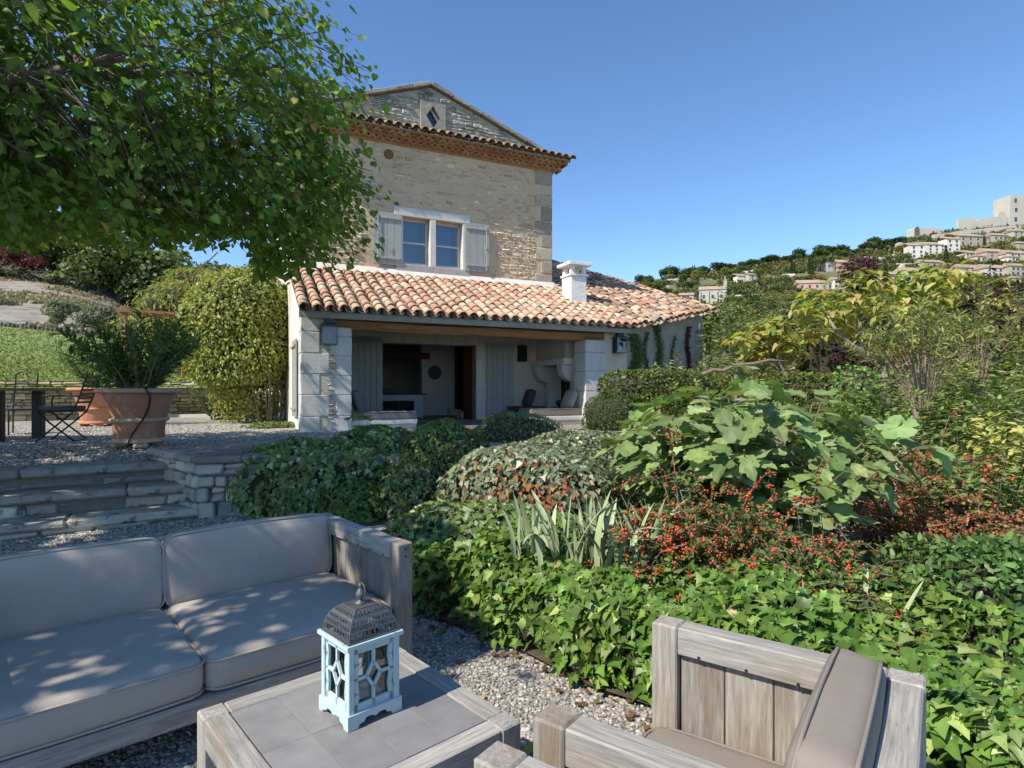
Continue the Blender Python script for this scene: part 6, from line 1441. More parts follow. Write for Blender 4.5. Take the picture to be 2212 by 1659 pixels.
# ================================================================== TREES AND SHRUBS BEYOND
def clump_tree(name, label, cat, base, trunks, clusters, T, per, size, cols, wts, mt, bark, parts=0, tipd=.8):
    """tree given by limb paths and leaf clusters (world positions)"""
    B0 = np.array(base); root = thing(name, label, cat, base)
    for pts, r0, r1 in trunks:
        b_ = MB(); q = [tuple(np.array(p) - B0) for p in pts]; b_.tube(q, np.linspace(r0, r1, len(q)).tolist(), 7); b_.build('limb' if r0 < .09 else 'trunk', bark, root, smooth=True)
    P, Tp, N_, C_ = [], [], [], []
    for i, (c, r) in enumerate(clusters):
        d = rdir(per); p = np.array(c) - B0 + d * r * np.array([1, 1, .55]) * rng.random((per, 1)) ** .4; P.append(p); Tp.append(d * [1, 1, .2] + [0, 0, -tipd] + rdir(per) * .3); N_.append(d * .5 + [0, 0, 1.] + rdir(per) * .35)
        w_ = wts(c) if callable(wts) else wts; C_.append(pal(per, cols, w_))
    P, Tp, N_, C_ = map(np.concatenate, (P, Tp, N_, C_)); m = len(P); sz = size * np.clip(rng.normal(1, .2, m), .5, 1.5)
    o = np.argsort(P[:, 1] + rng.normal(0, .1, m)); a, z_ = o[:parts], o[parts:]
    if parts: leaf_parts(root, T, P[a], Tp[a], N_[a], sz[a], cols[:5], mt, nvar=14)
    put('foliage', leaf_mesh('f', T, P[z_], Tp[z_], N_[z_], sz[z_], C_[z_]), mt, root, kind='stuff')
    b_ = MB()
    for c, r in clusters:
        k = min((Vector(p) for pts, _, r1 in trunks for p in pts[1:]), key=lambda q: (q - Vector(c)).length); k = k - Vector(base); e = Vector(c) - Vector(base); b_.tube([k, (k + e) / 2 + Vector((0, 0, .08)), e], [.02, .014, .006], 5)
    b_.build('twigs', bark, root, kind='stuff')
    return root
CATC = [(.42,.38,.10),(.37,.37,.10),(.30,.35,.08),(.22,.30,.06),(.46,.40,.15),(.30,.18,.07)]
Yc = 13.
cl = [((1778,642),.5),((1752,668),.4),((1822,622),.5),((1868,602),.45),((1905,628),.5),((1850,660),.5),((1800,690),.45),((1898,676),.5),((1955,612),.5),((2000,590),.45),((2048,598),.5),((1990,632),.45),((2085,610),.35),((1940,668),.45),((1830,712),.4),((1985,680),.4),((2125,655),.4),((2100,690),.35),((2150,612),.25),((1870,738),.4),((1775,722),.35),((1930,735),.4),((2040,640),.4)]
clw = [(py(u, v, Yc + R.uniform(-.9, .9)), r) for (u, v), r in cl]
bs = py(1916, 940, Yc); tp = lambda u, v, dy=0: py(u, v, Yc + dy)
clump_tree('catalpa', 'catalpa with large yellowing heart shaped leaves', 'tree', bs, [([bs, tp(1914,860), tp(1911,780), tp(1905,740,.2)], .125, .09), ([tp(1911,790), tp(1880,770,-.2), tp(1842,748,-.3), tp(1812,722,-.4), tp(1790,690,-.3)], .075, .03), ([tp(1862,755,-.2), tp(1858,700), tp(1850,650)], .05, .02), ([tp(1908,760), tp(1935,690,.3), tp(1960,640,.3), tp(2000,605,.4)], .06, .02), ([tp(1914,850), tp(1945,800,.2), tp(2010,740,.3), tp(2070,690,.4), tp(2120,660,.3)], .05, .015), ([tp(1880,775), tp(1800,750,.4), tp(1760,740,.4)], .04, .015)],
    clw, T_CAT, 40, .17, CATC, lambda c: [1,2,4,5,.5,.3] if c[2] > 3.75 else [5,4,2,1,3,.5], MLD, BARKP, 300, .25)
Y2 = 14.; tp2 = lambda u, v, dy=0: py(u, v, Y2 + dy); bs = tp2(1693, 850)
clump_tree('catalpa', 'smaller yellow catalpa to the left of the cypress columns', 'tree', bs, [([bs, tp2(1690,800), tp2(1682,765), tp2(1672,735)], .07, .04), ([tp2(1684,770), tp2(1650,745), tp2(1635,725)], .04, .015), ([tp2(1680,760), tp2(1710,735), tp2(1740,712)], .04, .015)],
    [(tp2(u, v, R.uniform(-.5, .5)), .36) for u, v in ((1628,728),(1642,752),(1662,718),(1690,728),(1715,740),(1648,705),(1735,722),(1705,762),(1630,765),(1680,700),(1600,735))], T_CAT, 30, .165, CATC, [5,4,3,1,2,.4], MLD, BARKP, 0, .25)
b = MB()
for i in range(18):
    p = py(2030 + R.uniform(-28, 28), 628, Yc - .3); L_ = R.uniform(.3, .55); b.tube([p, p + Vector((R.uniform(-.03,.03), 0, -L_*.5)), p + Vector((R.uniform(-.06,.06), 0, -L_))], .007, 4)
o = b.build('catalpa_pods', mat('pod_skin', (.34,.36,.10), (.42,.42,.15), .6), kind='stuff'); tag(o, 'long thin pale pods hanging from the catalpa', 'pods')
# pollarded shrubs with fans of bare reddish twigs
TWR = mat('red_grey_twig', (.24,.17,.125), (.34,.26,.20), .9, 9); PC = [(.19,.23,.06),(.24,.28,.09),(.14,.18,.045),(.30,.29,.10)]
def pollard(label, base, zt_, nst, h, sp):
    root, S = shrub('pollard_shrub', label, 'shrub', (base[0], base[1], zt_), nst, h, sp, T_LAN, 20, .115, PC, br=.12, sr=.0065, t0=.62, bark=TWR, curve=.45, hv=.15, whorl=False, out_=.8, upk=.5)
    b_ = MB(); b_.tube([(.05,0,-zt_ - .4), (.0,.02,-.7), (-.03,0,-.25), (0,0,.06)], [.11,.09,.085,.12], 9); b_.build('trunk', BARKP, root, smooth=True)
p1 = py(1992, 895, 8.0); pollard('pollarded shrub with a fan of bare reddish twigs', p1, p1.z, 74, 1.35, .95)
p2 = py(2112, 835, 9.4); pollard('second twiggy pollarded shrub leaning near the purple bush', p2, p2.z, 50, 1.3, .8)
PUR = [(.065,.022,.032),(.09,.03,.04),(.045,.018,.025)]
for (u, v, Y, r, lab) in ((1815,765,16,.75,'dark purple leaved shrub behind the hedge'),(1768,790,17,.6,'low purple leaved shrub left of the catalpa trunk'),(1905,785,15.5,.8,'purple leaved shrub behind the catalpa trunk'),(2128,720,13,1.0,'tall purple leaved shrub beyond the second pollard'),(2188,760,14,.9,'purple leaved bush at the side of the pale shrubs'),(1858,600,19,.55,'purple plum top rising behind the catalpa leaves')):
    c = py(u, v, Y); mound('purple_plum', lab, 'shrub', c, (r, r, r*1.2), T_OVAL, 1500, .10, PUR, None, 2.2, 0, .15, 4, .3, jit=.9, depth=.5)
# pale and green shrubs filling the right of the garden
GRN = [(.085,.14,.03),(.12,.18,.045),(.06,.105,.022),(.16,.21,.06)]; YEL = [(.28,.29,.07),(.34,.33,.11),(.20,.23,.05)]; MID = [(.10,.15,.04),(.14,.18,.055),(.075,.11,.03)]
spec = [((2060,960),7.0,.95,1.5,GRN,'mid green leafy shrub behind the reddish cotoneaster',T_OVAL,.075), ((2150,920),7.6,1.1,1.9,GRN,'tall mid green shrub to the right of the pollards',T_OVAL,.08), ((2205,1010),6.2,.8,1.3,YEL,'yellow variegated shrub at the garden edge',T_OVAL,.075), ((2190,840),9.5,1.2,2.4,PC,'pale green feathery shrub behind the mid green one',T_LAN,.12), ((2040,870),9.6,.9,1.7,PC,'pale feathery shrub between the two pollards',T_LAN,.12), ((1850,880),10.2,.7,1.2,MID,'low green shrub at the foot of the catalpa',T_OVAL,.08), ((1930,930),8.6,.7,1.0,GRN,'low green shrub near the white louvred box',T_OVAL,.075), ((2120,1060),5.4,.6,.8,MID,'low spreading green shrub among the cotoneasters',T_OVAL,.06),
        ((1600,780),15,1.2,2.6,PALE,'pale green shrub in the gap between the hedges',T_LAN,.13), ((1560,730),18,1.3,3.0,MID,'green shrub past the corner of the wing',T_OVAL,.11), ((1680,770),17,1.2,2.6,[(.16,.17,.05),(.22,.20,.07),(.12,.14,.04),(.3,.2,.06)],'olive and orange tinged shrub behind the second hedge',T_OVAL,.1), ((2230,700),12,1.3,3.0,PC,'tall pale shrub beside the purple bush',T_LAN,.13), ((2010,770),12.5,1.1,2.2,PALE,'pale leafy shrub behind the first pollard',T_LAN,.12)]
for (u, v), Y, r, h, cols, lab, T, sz in spec:
    c = py(u, v, Y); zb_ = min(gz(c.x, c.y), c.z - .3); top = c.z + h * .35
    root, S = shrub('garden_shrub', lab, 'shrub', (c.x, c.y, zb_), 48, max(.8, top - zb_), r, T, 78, sz * 1.1, [tuple(min(.6, q * 1.25) for q in c_) for c_ in cols], br=r*.4, t0=.2, sr=.006, whorl=False, hv=.14, off=.05, curve=.8)
for i, (x, y, r, h, cols) in enumerate(((5.2,3.4,1.0,1.2,GRN),(6.6,4.6,1.2,1.6,MID),(5.9,1.8,1.0,1.0,GRN),(8.4,6.2,1.4,2.2,PC),(8.0,3.2,1.3,1.7,GRN),(10.2,8.4,1.5,2.6,MID),(10.5,5.0,1.5,2.2,GRN),(12.5,11,1.6,3.0,PC))):
    shrub('garden_shrub', 'leafy shrub farther along the bed past the glossy bush', 'shrub', (x, y, gz(x, y)), 40, h, r, T_OVAL, 40, .085, cols, br=r*.5, t0=.2, sr=.010, whorl=False, off=.06, curve=.8, group='shrubs farther along the bed')
# white louvred box behind the fig
wb = thing('louvred_box', 'white louvred metal box behind the fig leaves', 'vent box', py(1952, 985, 8.2), rad(-8))
b = MB(); b.cbox((-.12, 0, -.6), (.12, .3, .42), .01); b.build('casing', mat('white_metal', (.70,.70,.68), (.76,.76,.74), .5), wb)
for i in range(9): b = MB(); b.cbox((-.10, -.02, -.42 + .09*i), (.10, -.002, -.37 + .09*i), .004, Matrix.Identity(4)); b.build('louvre', IRON if i % 2 == 0 else bpy.data.materials['white_metal'], wb)
# ---- pergola and planting at the left
RUST = mat('rusty_steel', (.20,.085,.04), (.28,.14,.075), .85, 10, bump=.3); pg = thing('pergola', 'rusty steel pergola frame carrying wisteria', 'pergola', (-10.6,19.2,.8))
PO = Vector((-10.6,19.2,.8))
def prel(u, v, Y): return py(u, v, Y) - PO
b = MB(); b.tube([prel(250,671,18.4), prel(330,674,18.6), prel(402,679,18.8)], .055, 4, sq=True); b.build('beam', RUST, pg)
for (u, Y) in ((272,18.5),(395,18.8)):
    t0 = prel(u, 674, Y); b = MB(); b.tube([t0, Vector((t0.x, t0.y, 0))], .045, 6); b.build('post', RUST, pg)
for i in range(5):
    u = 262 + i*30; a = prel(u, 676, 18.5); b = MB(); b.tube([a, a + Vector((.4, 2.2, -.05))], .025, 5); b.build('cross_bar', RUST, pg)
b = MB(); b.tube([prel(252,672,18.4), prel(270,690,18.4), prel(279,712,18.4)], .03, 5); b.build('brace', RUST, pg)
o = MB(); o.tube([py(376,630,19.5), py(408,602,19.0), py(442,572,18.4), py(470,545,17.8)], [.02,.026,.02,.02], 5); o = o.build('stay_rod', RUST); tag(o, 'thin rusty stay rod slanting above the wisteria', 'rod')
WIS = [(.22,.26,.055),(.28,.31,.08),(.16,.20,.04),(.34,.33,.09)]
for (u, v, Y, r, lab) in ((330,710,20.2,(1.1,1.0,.62),'wisteria mass hanging from the pergola'),(385,660,20.6,(1.2,1.1,.75),'yellow green wisteria top over the pergola beam'),(420,625,21.5,(.9,.9,.8),'upper wisteria shoots beside the clipped shrub')):
    mound('wisteria', lab, 'wisteria', py(u, v, Y), r, T_LAN, 2600, .17, WIS, None, 2.4, 0, .16, 4, .8, jit=.7, depth=.35, up=-.8)
mound('box_ball', 'dark clipped box ball near the orange table', 'bush', py(352, 872, 17.0), (.42,.42,.42), T_RND, 1400, .04, [(.06,.10,.025),(.08,.13,.035)], None, 2.2, 0, .04)
mound('dark_hedge', 'dark green hedge behind the curled metal chairs', 'hedge', py(395, 842, 22.5), (1.6,.5,1.0), T_OVAL, 2600, .10, [(.06,.11,.025),(.09,.15,.035),(.12,.18,.05)], None, 4, rad(15), .06)
mound('dark_hedge', 'leafy green hedge behind the weathered pot', 'hedge', py(300, 850, 20.0), (1.3,.5,.8), T_OVAL, 2200, .09, GRN, None, 4, rad(15), .08)
# ================================================================== TREE PROTOTYPES
def proto_tree(name, kind, n, cols, mt=MFAR):
    """unit tree (height about 1): crown of clumps and a trunk"""
    root = bpy.data.objects.new(name, None); COL.objects.link(root)
    if kind == 'round':
        cs = [(R.uniform(-.26,.26), R.uniform(-.26,.26), R.uniform(.36,.80), R.uniform(.12,.24)) for _ in range(16)] + [(0,0,.6,.3)]; tz = .4
    elif kind == 'pine':
        cs = [(R.uniform(-.22,.22), R.uniform(-.22,.22), R.uniform(.45,.9), R.uniform(.10,.19)) for _ in range(13)]; tz = .6
    elif kind == 'umbrella':
        cs = [(R.uniform(-.36,.36), R.uniform(-.36,.36), R.uniform(.72,.9), R.uniform(.10,.16)) for _ in range(14)]; tz = .75
    elif kind == 'cypress':
        cs = [(0, 0, z, .085 * math.sin(min(1, (1.04 - z) * 1.9) * 1.57) + .012) for z in np.linspace(.08, .97, 16)]; tz = .1
    else:
        cs = [(R.uniform(-.42,.42), R.uniform(-.42,.42), R.uniform(.15,.6), R.uniform(.14,.28)) for _ in range(12)]; tz = .15
    per = n // len(cs); P, D = [], []
    for x, y, z, r in cs:
        d = rdir(per); P.append(np.array([x, y, z]) + d * r * np.array([1, 1, .8]) * rng.uniform(.7, 1.05, (per, 1))); D.append(d)
    P, D = np.concatenate(P), np.concatenate(D); m = len(P); lc_ = pal(m, cols, None, .22)
    me = leaf_mesh('crown', T_RND, P, rdir(m) + [0, 0, -.3], D + rdir(m) * .5 + [0, 0, .3], (.075 if kind != 'cypress' else .05) * np.clip(rng.normal(1, .3, m), .4, 1.8) * (700 / n) ** .35, lc_)
    put('crown', me, mt, root)
    b_ = MB(); b_.tube([(0,0,-.12),(.01,0,tz*.5),(0,.01,tz)], [.035,.026,.018], 6)
    if kind not in ('cypress', 'bush'):
        for k in range(4): a = k * 1.57 + .4; b_.tube([(0,0,tz*.75),(.14*math.cos(a),.14*math.sin(a),tz + .14)], [.018,.008], 5)
    b_.build('trunk', BARK, root); return root
USED = set()
def plant(pr, pos, h, label, group, cat='tree', sx=1.):
    o_ = pr if pr.name not in USED else copy_tree(pr)
    if pr.name not in USED: USED.add(pr.name)
    o_.location = pos; k = h; o_.scale = (k * sx, k * sx, k); o_.rotation_euler = (0, 0, R.uniform(0, 6.28)); tag(o_, label, cat, group); return o_
OAKC = [(.075,.11,.03),(.10,.14,.04),(.055,.085,.022),(.13,.16,.05)]; OCHC = [(.20,.17,.05),(.24,.15,.045),(.16,.15,.045)]; YGC = [(.17,.21,.05),(.22,.25,.07),(.13,.17,.04)]; DKC = [(.045,.075,.024),(.06,.095,.03),(.035,.06,.018)]; OLV = [(.17,.19,.13),(.21,.23,.16),(.13,.15,.09)]
near_round = [proto_tree('oak_tree', 'round', 3400, c, ML) for c in (OAKC, YGC, DKC, [(.11,.15,.045),(.15,.19,.06),(.08,.11,.03)])]
far_round = [proto_tree('hill_oak', 'round', 900, c) for c in (OAKC, DKC, [(.095,.125,.04),(.12,.15,.05)])]; far_yel = proto_tree('autumn_tree', 'round', 900, OCHC); far_yg = proto_tree('pale_tree', 'round', 900, YGC)
far_pine = [proto_tree('pine_tree', 'pine', 900, c) for c in (DKC, [(.055,.095,.028),(.075,.12,.035)])]; far_umb = proto_tree('umbrella_pine', 'umbrella', 900, [(.06,.11,.03),(.08,.14,.04)]); far_cyp = proto_tree('cypress_tree', 'cypress', 700, DKC)
olive = proto_tree('olive_tree', 'round', 2600, OLV, ML); bush_f = [proto_tree('scrub_bush', 'bush', 500, c) for c in (OLV, )]
n = 16000; uu_ = rng.uniform(-60, 430, n); s_ = rng.random(n); P = np.array([py(a_, lawnv(a_, b_) - 5 * math.sin(b_ * 9) * (1 - b_), 14.2 + b_ * 16 + max(0, a_) * .006) for a_, b_ in zip(uu_, s_)]) - [0, 0, .02]
tag(put('grass', leaf_mesh('grass', T_BIT, P, rdir(n) * .6 + [0, 0, .8], rdir(n), rng.uniform(.05, .10, n), pal(n, [(.17,.235,.06),(.21,.27,.08),(.15,.21,.055),(.26,.28,.11)], None, .1)), ML, kind='stuff'), 'short green and yellowish grass on the bank above the dry stone wall', 'grass')
n = 9000; uu_ = rng.uniform(-60, 330, n); s_ = rng.random(n); P = np.array([py(a_, ve(a_) + (vc(a_) - ve(a_)) * b_ ** .8, 30.15 + b_ * 28 + max(0, a_) * .006) for a_, b_ in zip(uu_, s_)]); P = P[vnoise(P, .5, 9) > -.1]; n = len(P)
tag(put('dry_grass', leaf_mesh('grass', T_BIT, P, rdir(n) * .7 + [0, 0, .7], rdir(n), rng.uniform(.12, .38, n), pal(n, [(.30,.26,.17),(.24,.20,.13),(.20,.19,.11),(.36,.32,.22)])), ML, kind='stuff'), 'dry straw coloured grass on the bare bank under the wood', 'grass')
# olives on the lawn and bank
plant(olive, py(131, 716, 33), 2.0, 'young olive tree on the grass above the stone edging', 'olive trees', sx=1.25); plant(olive, py(205, 725, 36), 2.0, 'young olive tree beside the wisteria on the dry bank', 'olive trees', sx=1.2); plant(olive, py(5, 700, 40), 2.0, 'small olive bush high on the dry bank', 'olive trees', sx=1.2); plant(olive, py(245, 735, 34), 2.2, 'olive tree half hidden by the oleander and pergola', 'olive trees', sx=1.2)
# woods on the left ridge
kinds = ['dense oak in the wood beyond the dry bank', 'yellow green oak in the wood beyond the dry bank', 'dark oak in the wood beyond the dry bank', 'light green oak in the wood beyond the dry bank']
for i in range(58):
    row = i % 3; u = -260 + (i / 58) * 900 + R.uniform(-12, 12); Y = 60 + row * 9 + R.uniform(-2, 2); v0 = vc(u) - row * 14 + 6; k = R.choice((0, 1, 2, 3, 0, 3)); p = py(u, v0, Y)
    plant(near_round[k], p - Vector((0, 0, .5)), R.uniform(6.0, 9.5), kinds[k], kinds[k].replace('oak', 'oaks'), sx=R.uniform(.9, 1.3))
red = proto_tree('smoke_bush', 'bush', 1600, [(.13,.035,.04),(.17,.05,.05),(.09,.03,.035)], ML)
for u, v, h in ((15, 575, 3.6), (62, 590, 3.2), (-40, 570, 4.)): plant(red, py(u, v + 8, 57), h, 'dark red smoke bush at the edge of the left wood', 'red bushes by the wood', 'bush')
for u in range(-40, 180, 22): plant(bush_f[0], py(u + R.uniform(-6, 6), vc(u) + 4, 57.5), R.uniform(1.6, 2.6), 'grey green scrub along the crest of the dry bank', 'scrub on the dry bank crest', 'bush', 1.5)
# trees behind the house on the right, between garden and hill
kn = ['dark oak on the slope below the village', 'round green oak on the slope below the village', 'yellowish oak on the slope below the village', 'pale oak on the slope below the village']
for i in range(64):
    u = R.uniform(1480, 2330); s = R.uniform(0, .36); p = hill(u, s); k = R.choice((0, 1, 1, 2, 3)); pr = [near_round[2], near_round[0], near_round[1], near_round[3]][k]; h = R.uniform(3.6, 6.2) * (1 + s)
    plant(pr, p - Vector((0, 0, .25 * h)), h * 1.15, kn[k], kn[k].replace(' on the', 's on the'), sx=R.uniform(1., 1.4))
# ================================================================== VILLAGE ON THE HILL
VW_ = {c: mat('wall_' + n, a, b_, .95, .25, bump=.3, bscale=2., spots=s, sscale=.5, spos=.62) for c, n, a, b_, s in (
    ('w', 'white', (.60,.575,.51), (.66,.635,.57), (.52,.49,.42)), ('c', 'cream', (.50,.435,.34), (.57,.50,.405), (.44,.38,.29)), ('t', 'tan', (.36,.315,.245), (.43,.38,.30), (.36,.31,.24)),
    ('g', 'greystone', (.40,.38,.335), (.48,.455,.40), (.30,.285,.25)), ('p', 'pink', (.52,.31,.25), (.58,.37,.30), (.48,.36,.28)), ('o', 'ochre', (.50,.32,.20), (.56,.38,.25), (.44,.30,.2)), ('r', 'ruin', (.42,.395,.34), (.50,.47,.405), (.32,.295,.25)))}
VROOF = mat('village_roof', (.34,.245,.185), (.42,.32,.25), .95, .6, bump=.4, bscale=3., spots=(.28,.21,.165), sscale=.8, spos=.55); VWIN = mat('far_window', (.05,.055,.065), (.08,.085,.095), .3, 1); VSH = mat('far_frame', (.55,.53,.48), (.60,.58,.53), .8, 1)
vx = lambda cx: 1636 + .2604 * cx
vy = lambda cy: 403.2 + .2604 * cy
HB = []
def village_house(name, label, u0, u1, vt, vb, wall, wins=(3, 2), roof='gable', rot=8, dep=.8, cat='house', group=None, shut=None, dy=0, ws=1.):
    um = (u0 + u1) / 2; p = hill_at(um, min(vb, 770)); Y = p.y + dy; p = py(um, vb, Y); W = (u1 - u0) / FPX * Y / math.cos(rad(abs(rot))) * .96; H_ = (vb - vt) / FPX * Y; D = W * dep
    D = min(D, 10, H_ * 1.1 + 1.5); HB.append((u0 - 4, u1 + 4, vb - 5, vb + 22))
    t_ = thing(name, label, cat, (p.x, p.y, p.z), rad(rot), group); b_ = MB(); rh = D / 2 * .6 if roof == 'gable' else D * .42; wh = max(H_ * .62, H_ - rh * .8) if roof in ('gable', 'shed') else H_
    b_.box((-W/2, 0, -5), (W/2, D, wh)); b_.build('wall', VW_[wall], t_)
    ov = .35
    if roof == 'gable':
        r_ = MB()
        r_.add([(-W/2-ov,-ov,wh),(W/2+ov,-ov,wh),(W/2+ov,D+ov,wh),(-W/2-ov,D+ov,wh),(-W/2-ov,D/2,wh+rh),(W/2+ov,D/2,wh+rh)], [(0,1,5,4),(2,3,4,5),(0,4,3),(1,2,5),(3,2,1,0)]); r_.build('roof', VROOF, t_)
    elif roof == 'shed':
        r_ = MB(); r_.add([(-W/2-ov,-ov,wh),(W/2+ov,-ov,wh),(W/2+ov,D+ov,wh+rh),(-W/2-ov,D+ov,wh+rh),(-W/2-ov,-ov,wh+.2),(W/2+ov,-ov,wh+.2),(W/2+ov,D+ov,wh+.2+rh),(-W/2-ov,D+ov,wh+.2+rh)], [(0,3,2,1),(4,5,6,7),(0,1,5,4),(1,2,6,5),(2,3,7,6),(3,0,4,7)]); r_.build('roof', VROOF, t_)
    elif roof == 'side':      # gable end faces the viewer
        r_ = MB(); rh = W * .18; b2 = MB(); b2.ext([(-W/2, wh - .01), (W/2, wh - .01), (0, wh + rh)], D); b2.build('gable', VW_[wall], t_)
        for sg in (-1, 1): r_.add([(0,-ov,wh+rh+.25),(sg*(W/2+ov),-ov,wh+.1),(sg*(W/2+ov),D+ov,wh+.1),(0,D+ov,wh+rh+.25)], [(0,1,2,3) if sg > 0 else (3,2,1,0)])
        r_.build('roof', VROOF, t_)
    nx, nz = wins
    for i in range(nx):
        for j in range(nz):
            if R.random() < .12: continue
            cx = -W/2 + W * (i + .5) / nx + R.uniform(-.2, .2); cz = wh * (j + .5) / nz + R.uniform(-.1, .1); ww, hh_ = min(.5, W/nx*.28) * ws, min(.72, wh/nz*.3) * ws
            w_ = MB(); w_.box((cx - ww - .12, -.05, cz - hh_ - .14), (cx + ww + .12, .0, cz + hh_ + .12)); fr_ = w_.build('window', VSH, t_); w_ = MB(); w_.box((cx - ww, -.09, cz - hh_), (cx + ww, -.051, cz + hh_)); w_.build('pane', VWIN, fr_)
            if shut:
                for sg in (-1, 1): w_ = MB(); w_.box((cx + sg*(ww + .42) - .26, -.09, cz - hh_), (cx + sg*(ww + .42) + .26, -.051, cz + hh_)); w_.build('shutter', shut, fr_)
    return t_, W, D, wh
SHB = mat('far_shutter', (.20,.09,.06), (.24,.11,.07), .8, 1); SHW = mat('far_shutter_white', (.60,.60,.58), None, .8)
def vh(label, x0, x1, y0, y1, wall, **k): return village_house('village_house', label, vx(x0), vx(x1), vy(y0), vy(y1), wall, **k)
# castle
t_, W, D, wh = village_house('castle_tower', 'square pale stone castle tower at the top of the village', vx(2083), vx(2300), vy(75), vy(312), 'r', wins=(2, 3), roof='none', rot=6, dep=.9, cat='tower', ws=1.6)
b = MB()
for i in range(5): b.box((-W/2 + W*i/5 + .1, .02, wh - .02), (-W/2 + W*(i+.7)/5, .5, wh + R.uniform(.1,.5)))
b.build('broken_parapet', VW_['r'], t_)
def ruin(name, label, x0, x1, prof, ybase, th=1.5, cat='ruin', dy=0):
    """ruined wall whose broken top follows the given profile (crop coordinates)"""
    um = vx((x0 + x1) / 2); p = hill_at(um, vy(ybase)); Y = p.y + dy; o_ = py(um, vy(ybase), Y); HB.append((vx(x0), vx(x1), vy(ybase) - 5, vy(ybase) + 14))
    P_ = [(((vx(x) - um) / FPX * Y), (vy(ybase) - vy(y)) / FPX * Y) for x, y in prof]
    t2 = thing(name, label, cat, o_, rad(4)); b_ = MB(); b_.ext([(P_[0][0], -4)] + P_ + [(P_[-1][0], -4)], th); b_.build('wall', VW_['r'], t2); return t2, P_
ruin('castle_wall', 'long pale ruined castle wall beside the tower', 1658, 2090, [(1658,275),(1700,268),(1812,256),(1822,285),(1840,268),(1900,262),(1960,250),(2000,246),(2008,215),(2030,206),(2062,212),(2078,238),(2090,240)], 352)
t2, P_ = ruin('ruined_vault', 'grey ruined vault on the ridge left of the castle', 1290, 1545, [(1290,352),(1300,342),(1330,338),(1400,344),(1470,342),(1520,348),(1545,360)], 412, 5)
b = MB(); b.ext([(P_[0][0] + .6, .3)] + [(P_[0][0] + 2. - 1.4*math.cos(rad(a)), 3.4 + 1.8*math.sin(rad(a))) for a in range(0, 181, 30)] + [(P_[0][0] + 3.4, .3)], .1, Matrix.Translation((0, -.12, 0))); b.build('arch_shade_slab', mat('ruin_shadow', (.10,.095,.085), (.14,.13,.115), .95), t2)  # no hole here: dark slab on the wall paints the shade inside the arch
ruin('ruined_turret', 'stump of a small ruined turret below the vault', 1175, 1215, [(1175,468),(1185,460),(1205,463),(1215,472)], 530, 3)
ruin('rampart_wall', 'grey rampart wall on the rock under the castle', 1450, 2212, [(1450,402),(1560,395),(1600,380),(1700,365),(1860,350),(1950,338),(2090,322),(2212,312)], 380, 2, 'wall', dy=-4)
vh('long tan stone house with blue windows under the castle', 1655, 1945, 365, 492, 't', wins=(4, 2), roof='shed')
vh('tall white house with its blank side turned to the valley', 1268, 1390, 455, 592, 'w', wins=(2, 3), roof='shed', rot=-4)
vh('large cream house with scattered small windows', 1405, 1570, 440, 556, 'w', wins=(3, 3), roof='shed', rot=4); vh('taller cream wing joined to the large cream house', 1566, 1690, 402, 540, 'w', wins=(2, 3), roof='shed', rot=4)
vh('small tan house right of the long stone one', 1950, 2090, 378, 450, 't', wins=(3, 1)); vh('grey stone house under the tower', 2115, 2260, 345, 420, 'g', wins=(3, 2)); vh('small grey house at the foot of the castle wall', 1905, 1990, 318, 372, 'g', wins=(2, 1))
vh('cream house with a row of upper windows', 1720, 1885, 522, 600, 'c', wins=(5, 2), roof='shed'); vh('long tan stone house with few windows', 1890, 2080, 505, 610, 't', wins=(2, 3)); vh('wide tan house next to the long stone one', 2075, 2260, 520, 615, 'c', wins=(3, 2))
vh('low cream house above the white row', 1365, 1560, 602, 664, 't', wins=(3, 1)); vh('white house with two floors of windows', 1220, 1432, 665, 780, 'w', wins=(4, 3), rot=12)
vh('pinkish cream house behind the catalpa top', 1690, 1892, 640, 735, 'c', wins=(3, 2)); vh('pale pink house with white shutters', 1888, 2100, 640, 745, 'c', wins=(4, 2), shut=SHW); vh('beige house at the end of the lower row', 2095, 2230, 632, 745, 't', wins=(3, 2)); vh('small white house below the beige one', 2118, 2195, 742, 815, 'c', wins=(1, 1))
vh('pink brick house at the end of the street', 345, 522, 770, 858, 'p', wins=(3, 1), rot=-10); vh('low grey house next to the pink one', 520, 636, 775, 850, 'g', wins=(2, 1)); vh('white house with a wide tiled roof', 634, 748, 748, 845, 'w', wins=(3, 2)); vh('grey house with its gable to the valley', 744, 888, 748, 850, 'g', wins=(2, 2), roof='side'); vh('white house with brown shutters over a glazed gallery', 884, 1042, 732, 850, 'w', wins=(4, 2), shut=SHB); vh('tall cream house left of the leaning rock', 1040, 1182, 700, 840, 'c', wins=(2, 2))
vh('orange villa with dark red shutters behind the umbrella pines', 655, 815, 600, 690, 'o', wins=(4, 2), shut=SHB); vh('grey house joined to the orange villa', 570, 662, 595, 700, 'g', wins=(2, 1), roof='shed')
vh('stone house between the tan houses', 1815, 1895, 560, 625, 'c', wins=(2, 1)); vh('small house in the upper right of the village', 2160, 2260, 450, 515, 't', wins=(2, 1)); vh('low terrace house by the upper street', 2080, 2170, 565, 622, 'w', wins=(3, 1))
ruin('leaning_rock', 'tall leaning grey rock between the white houses', 1182, 1225, [(1182,720),(1190,670),(1210,640),(1228,632),(1222,690),(1218,760)], 780, 2, 'rock')
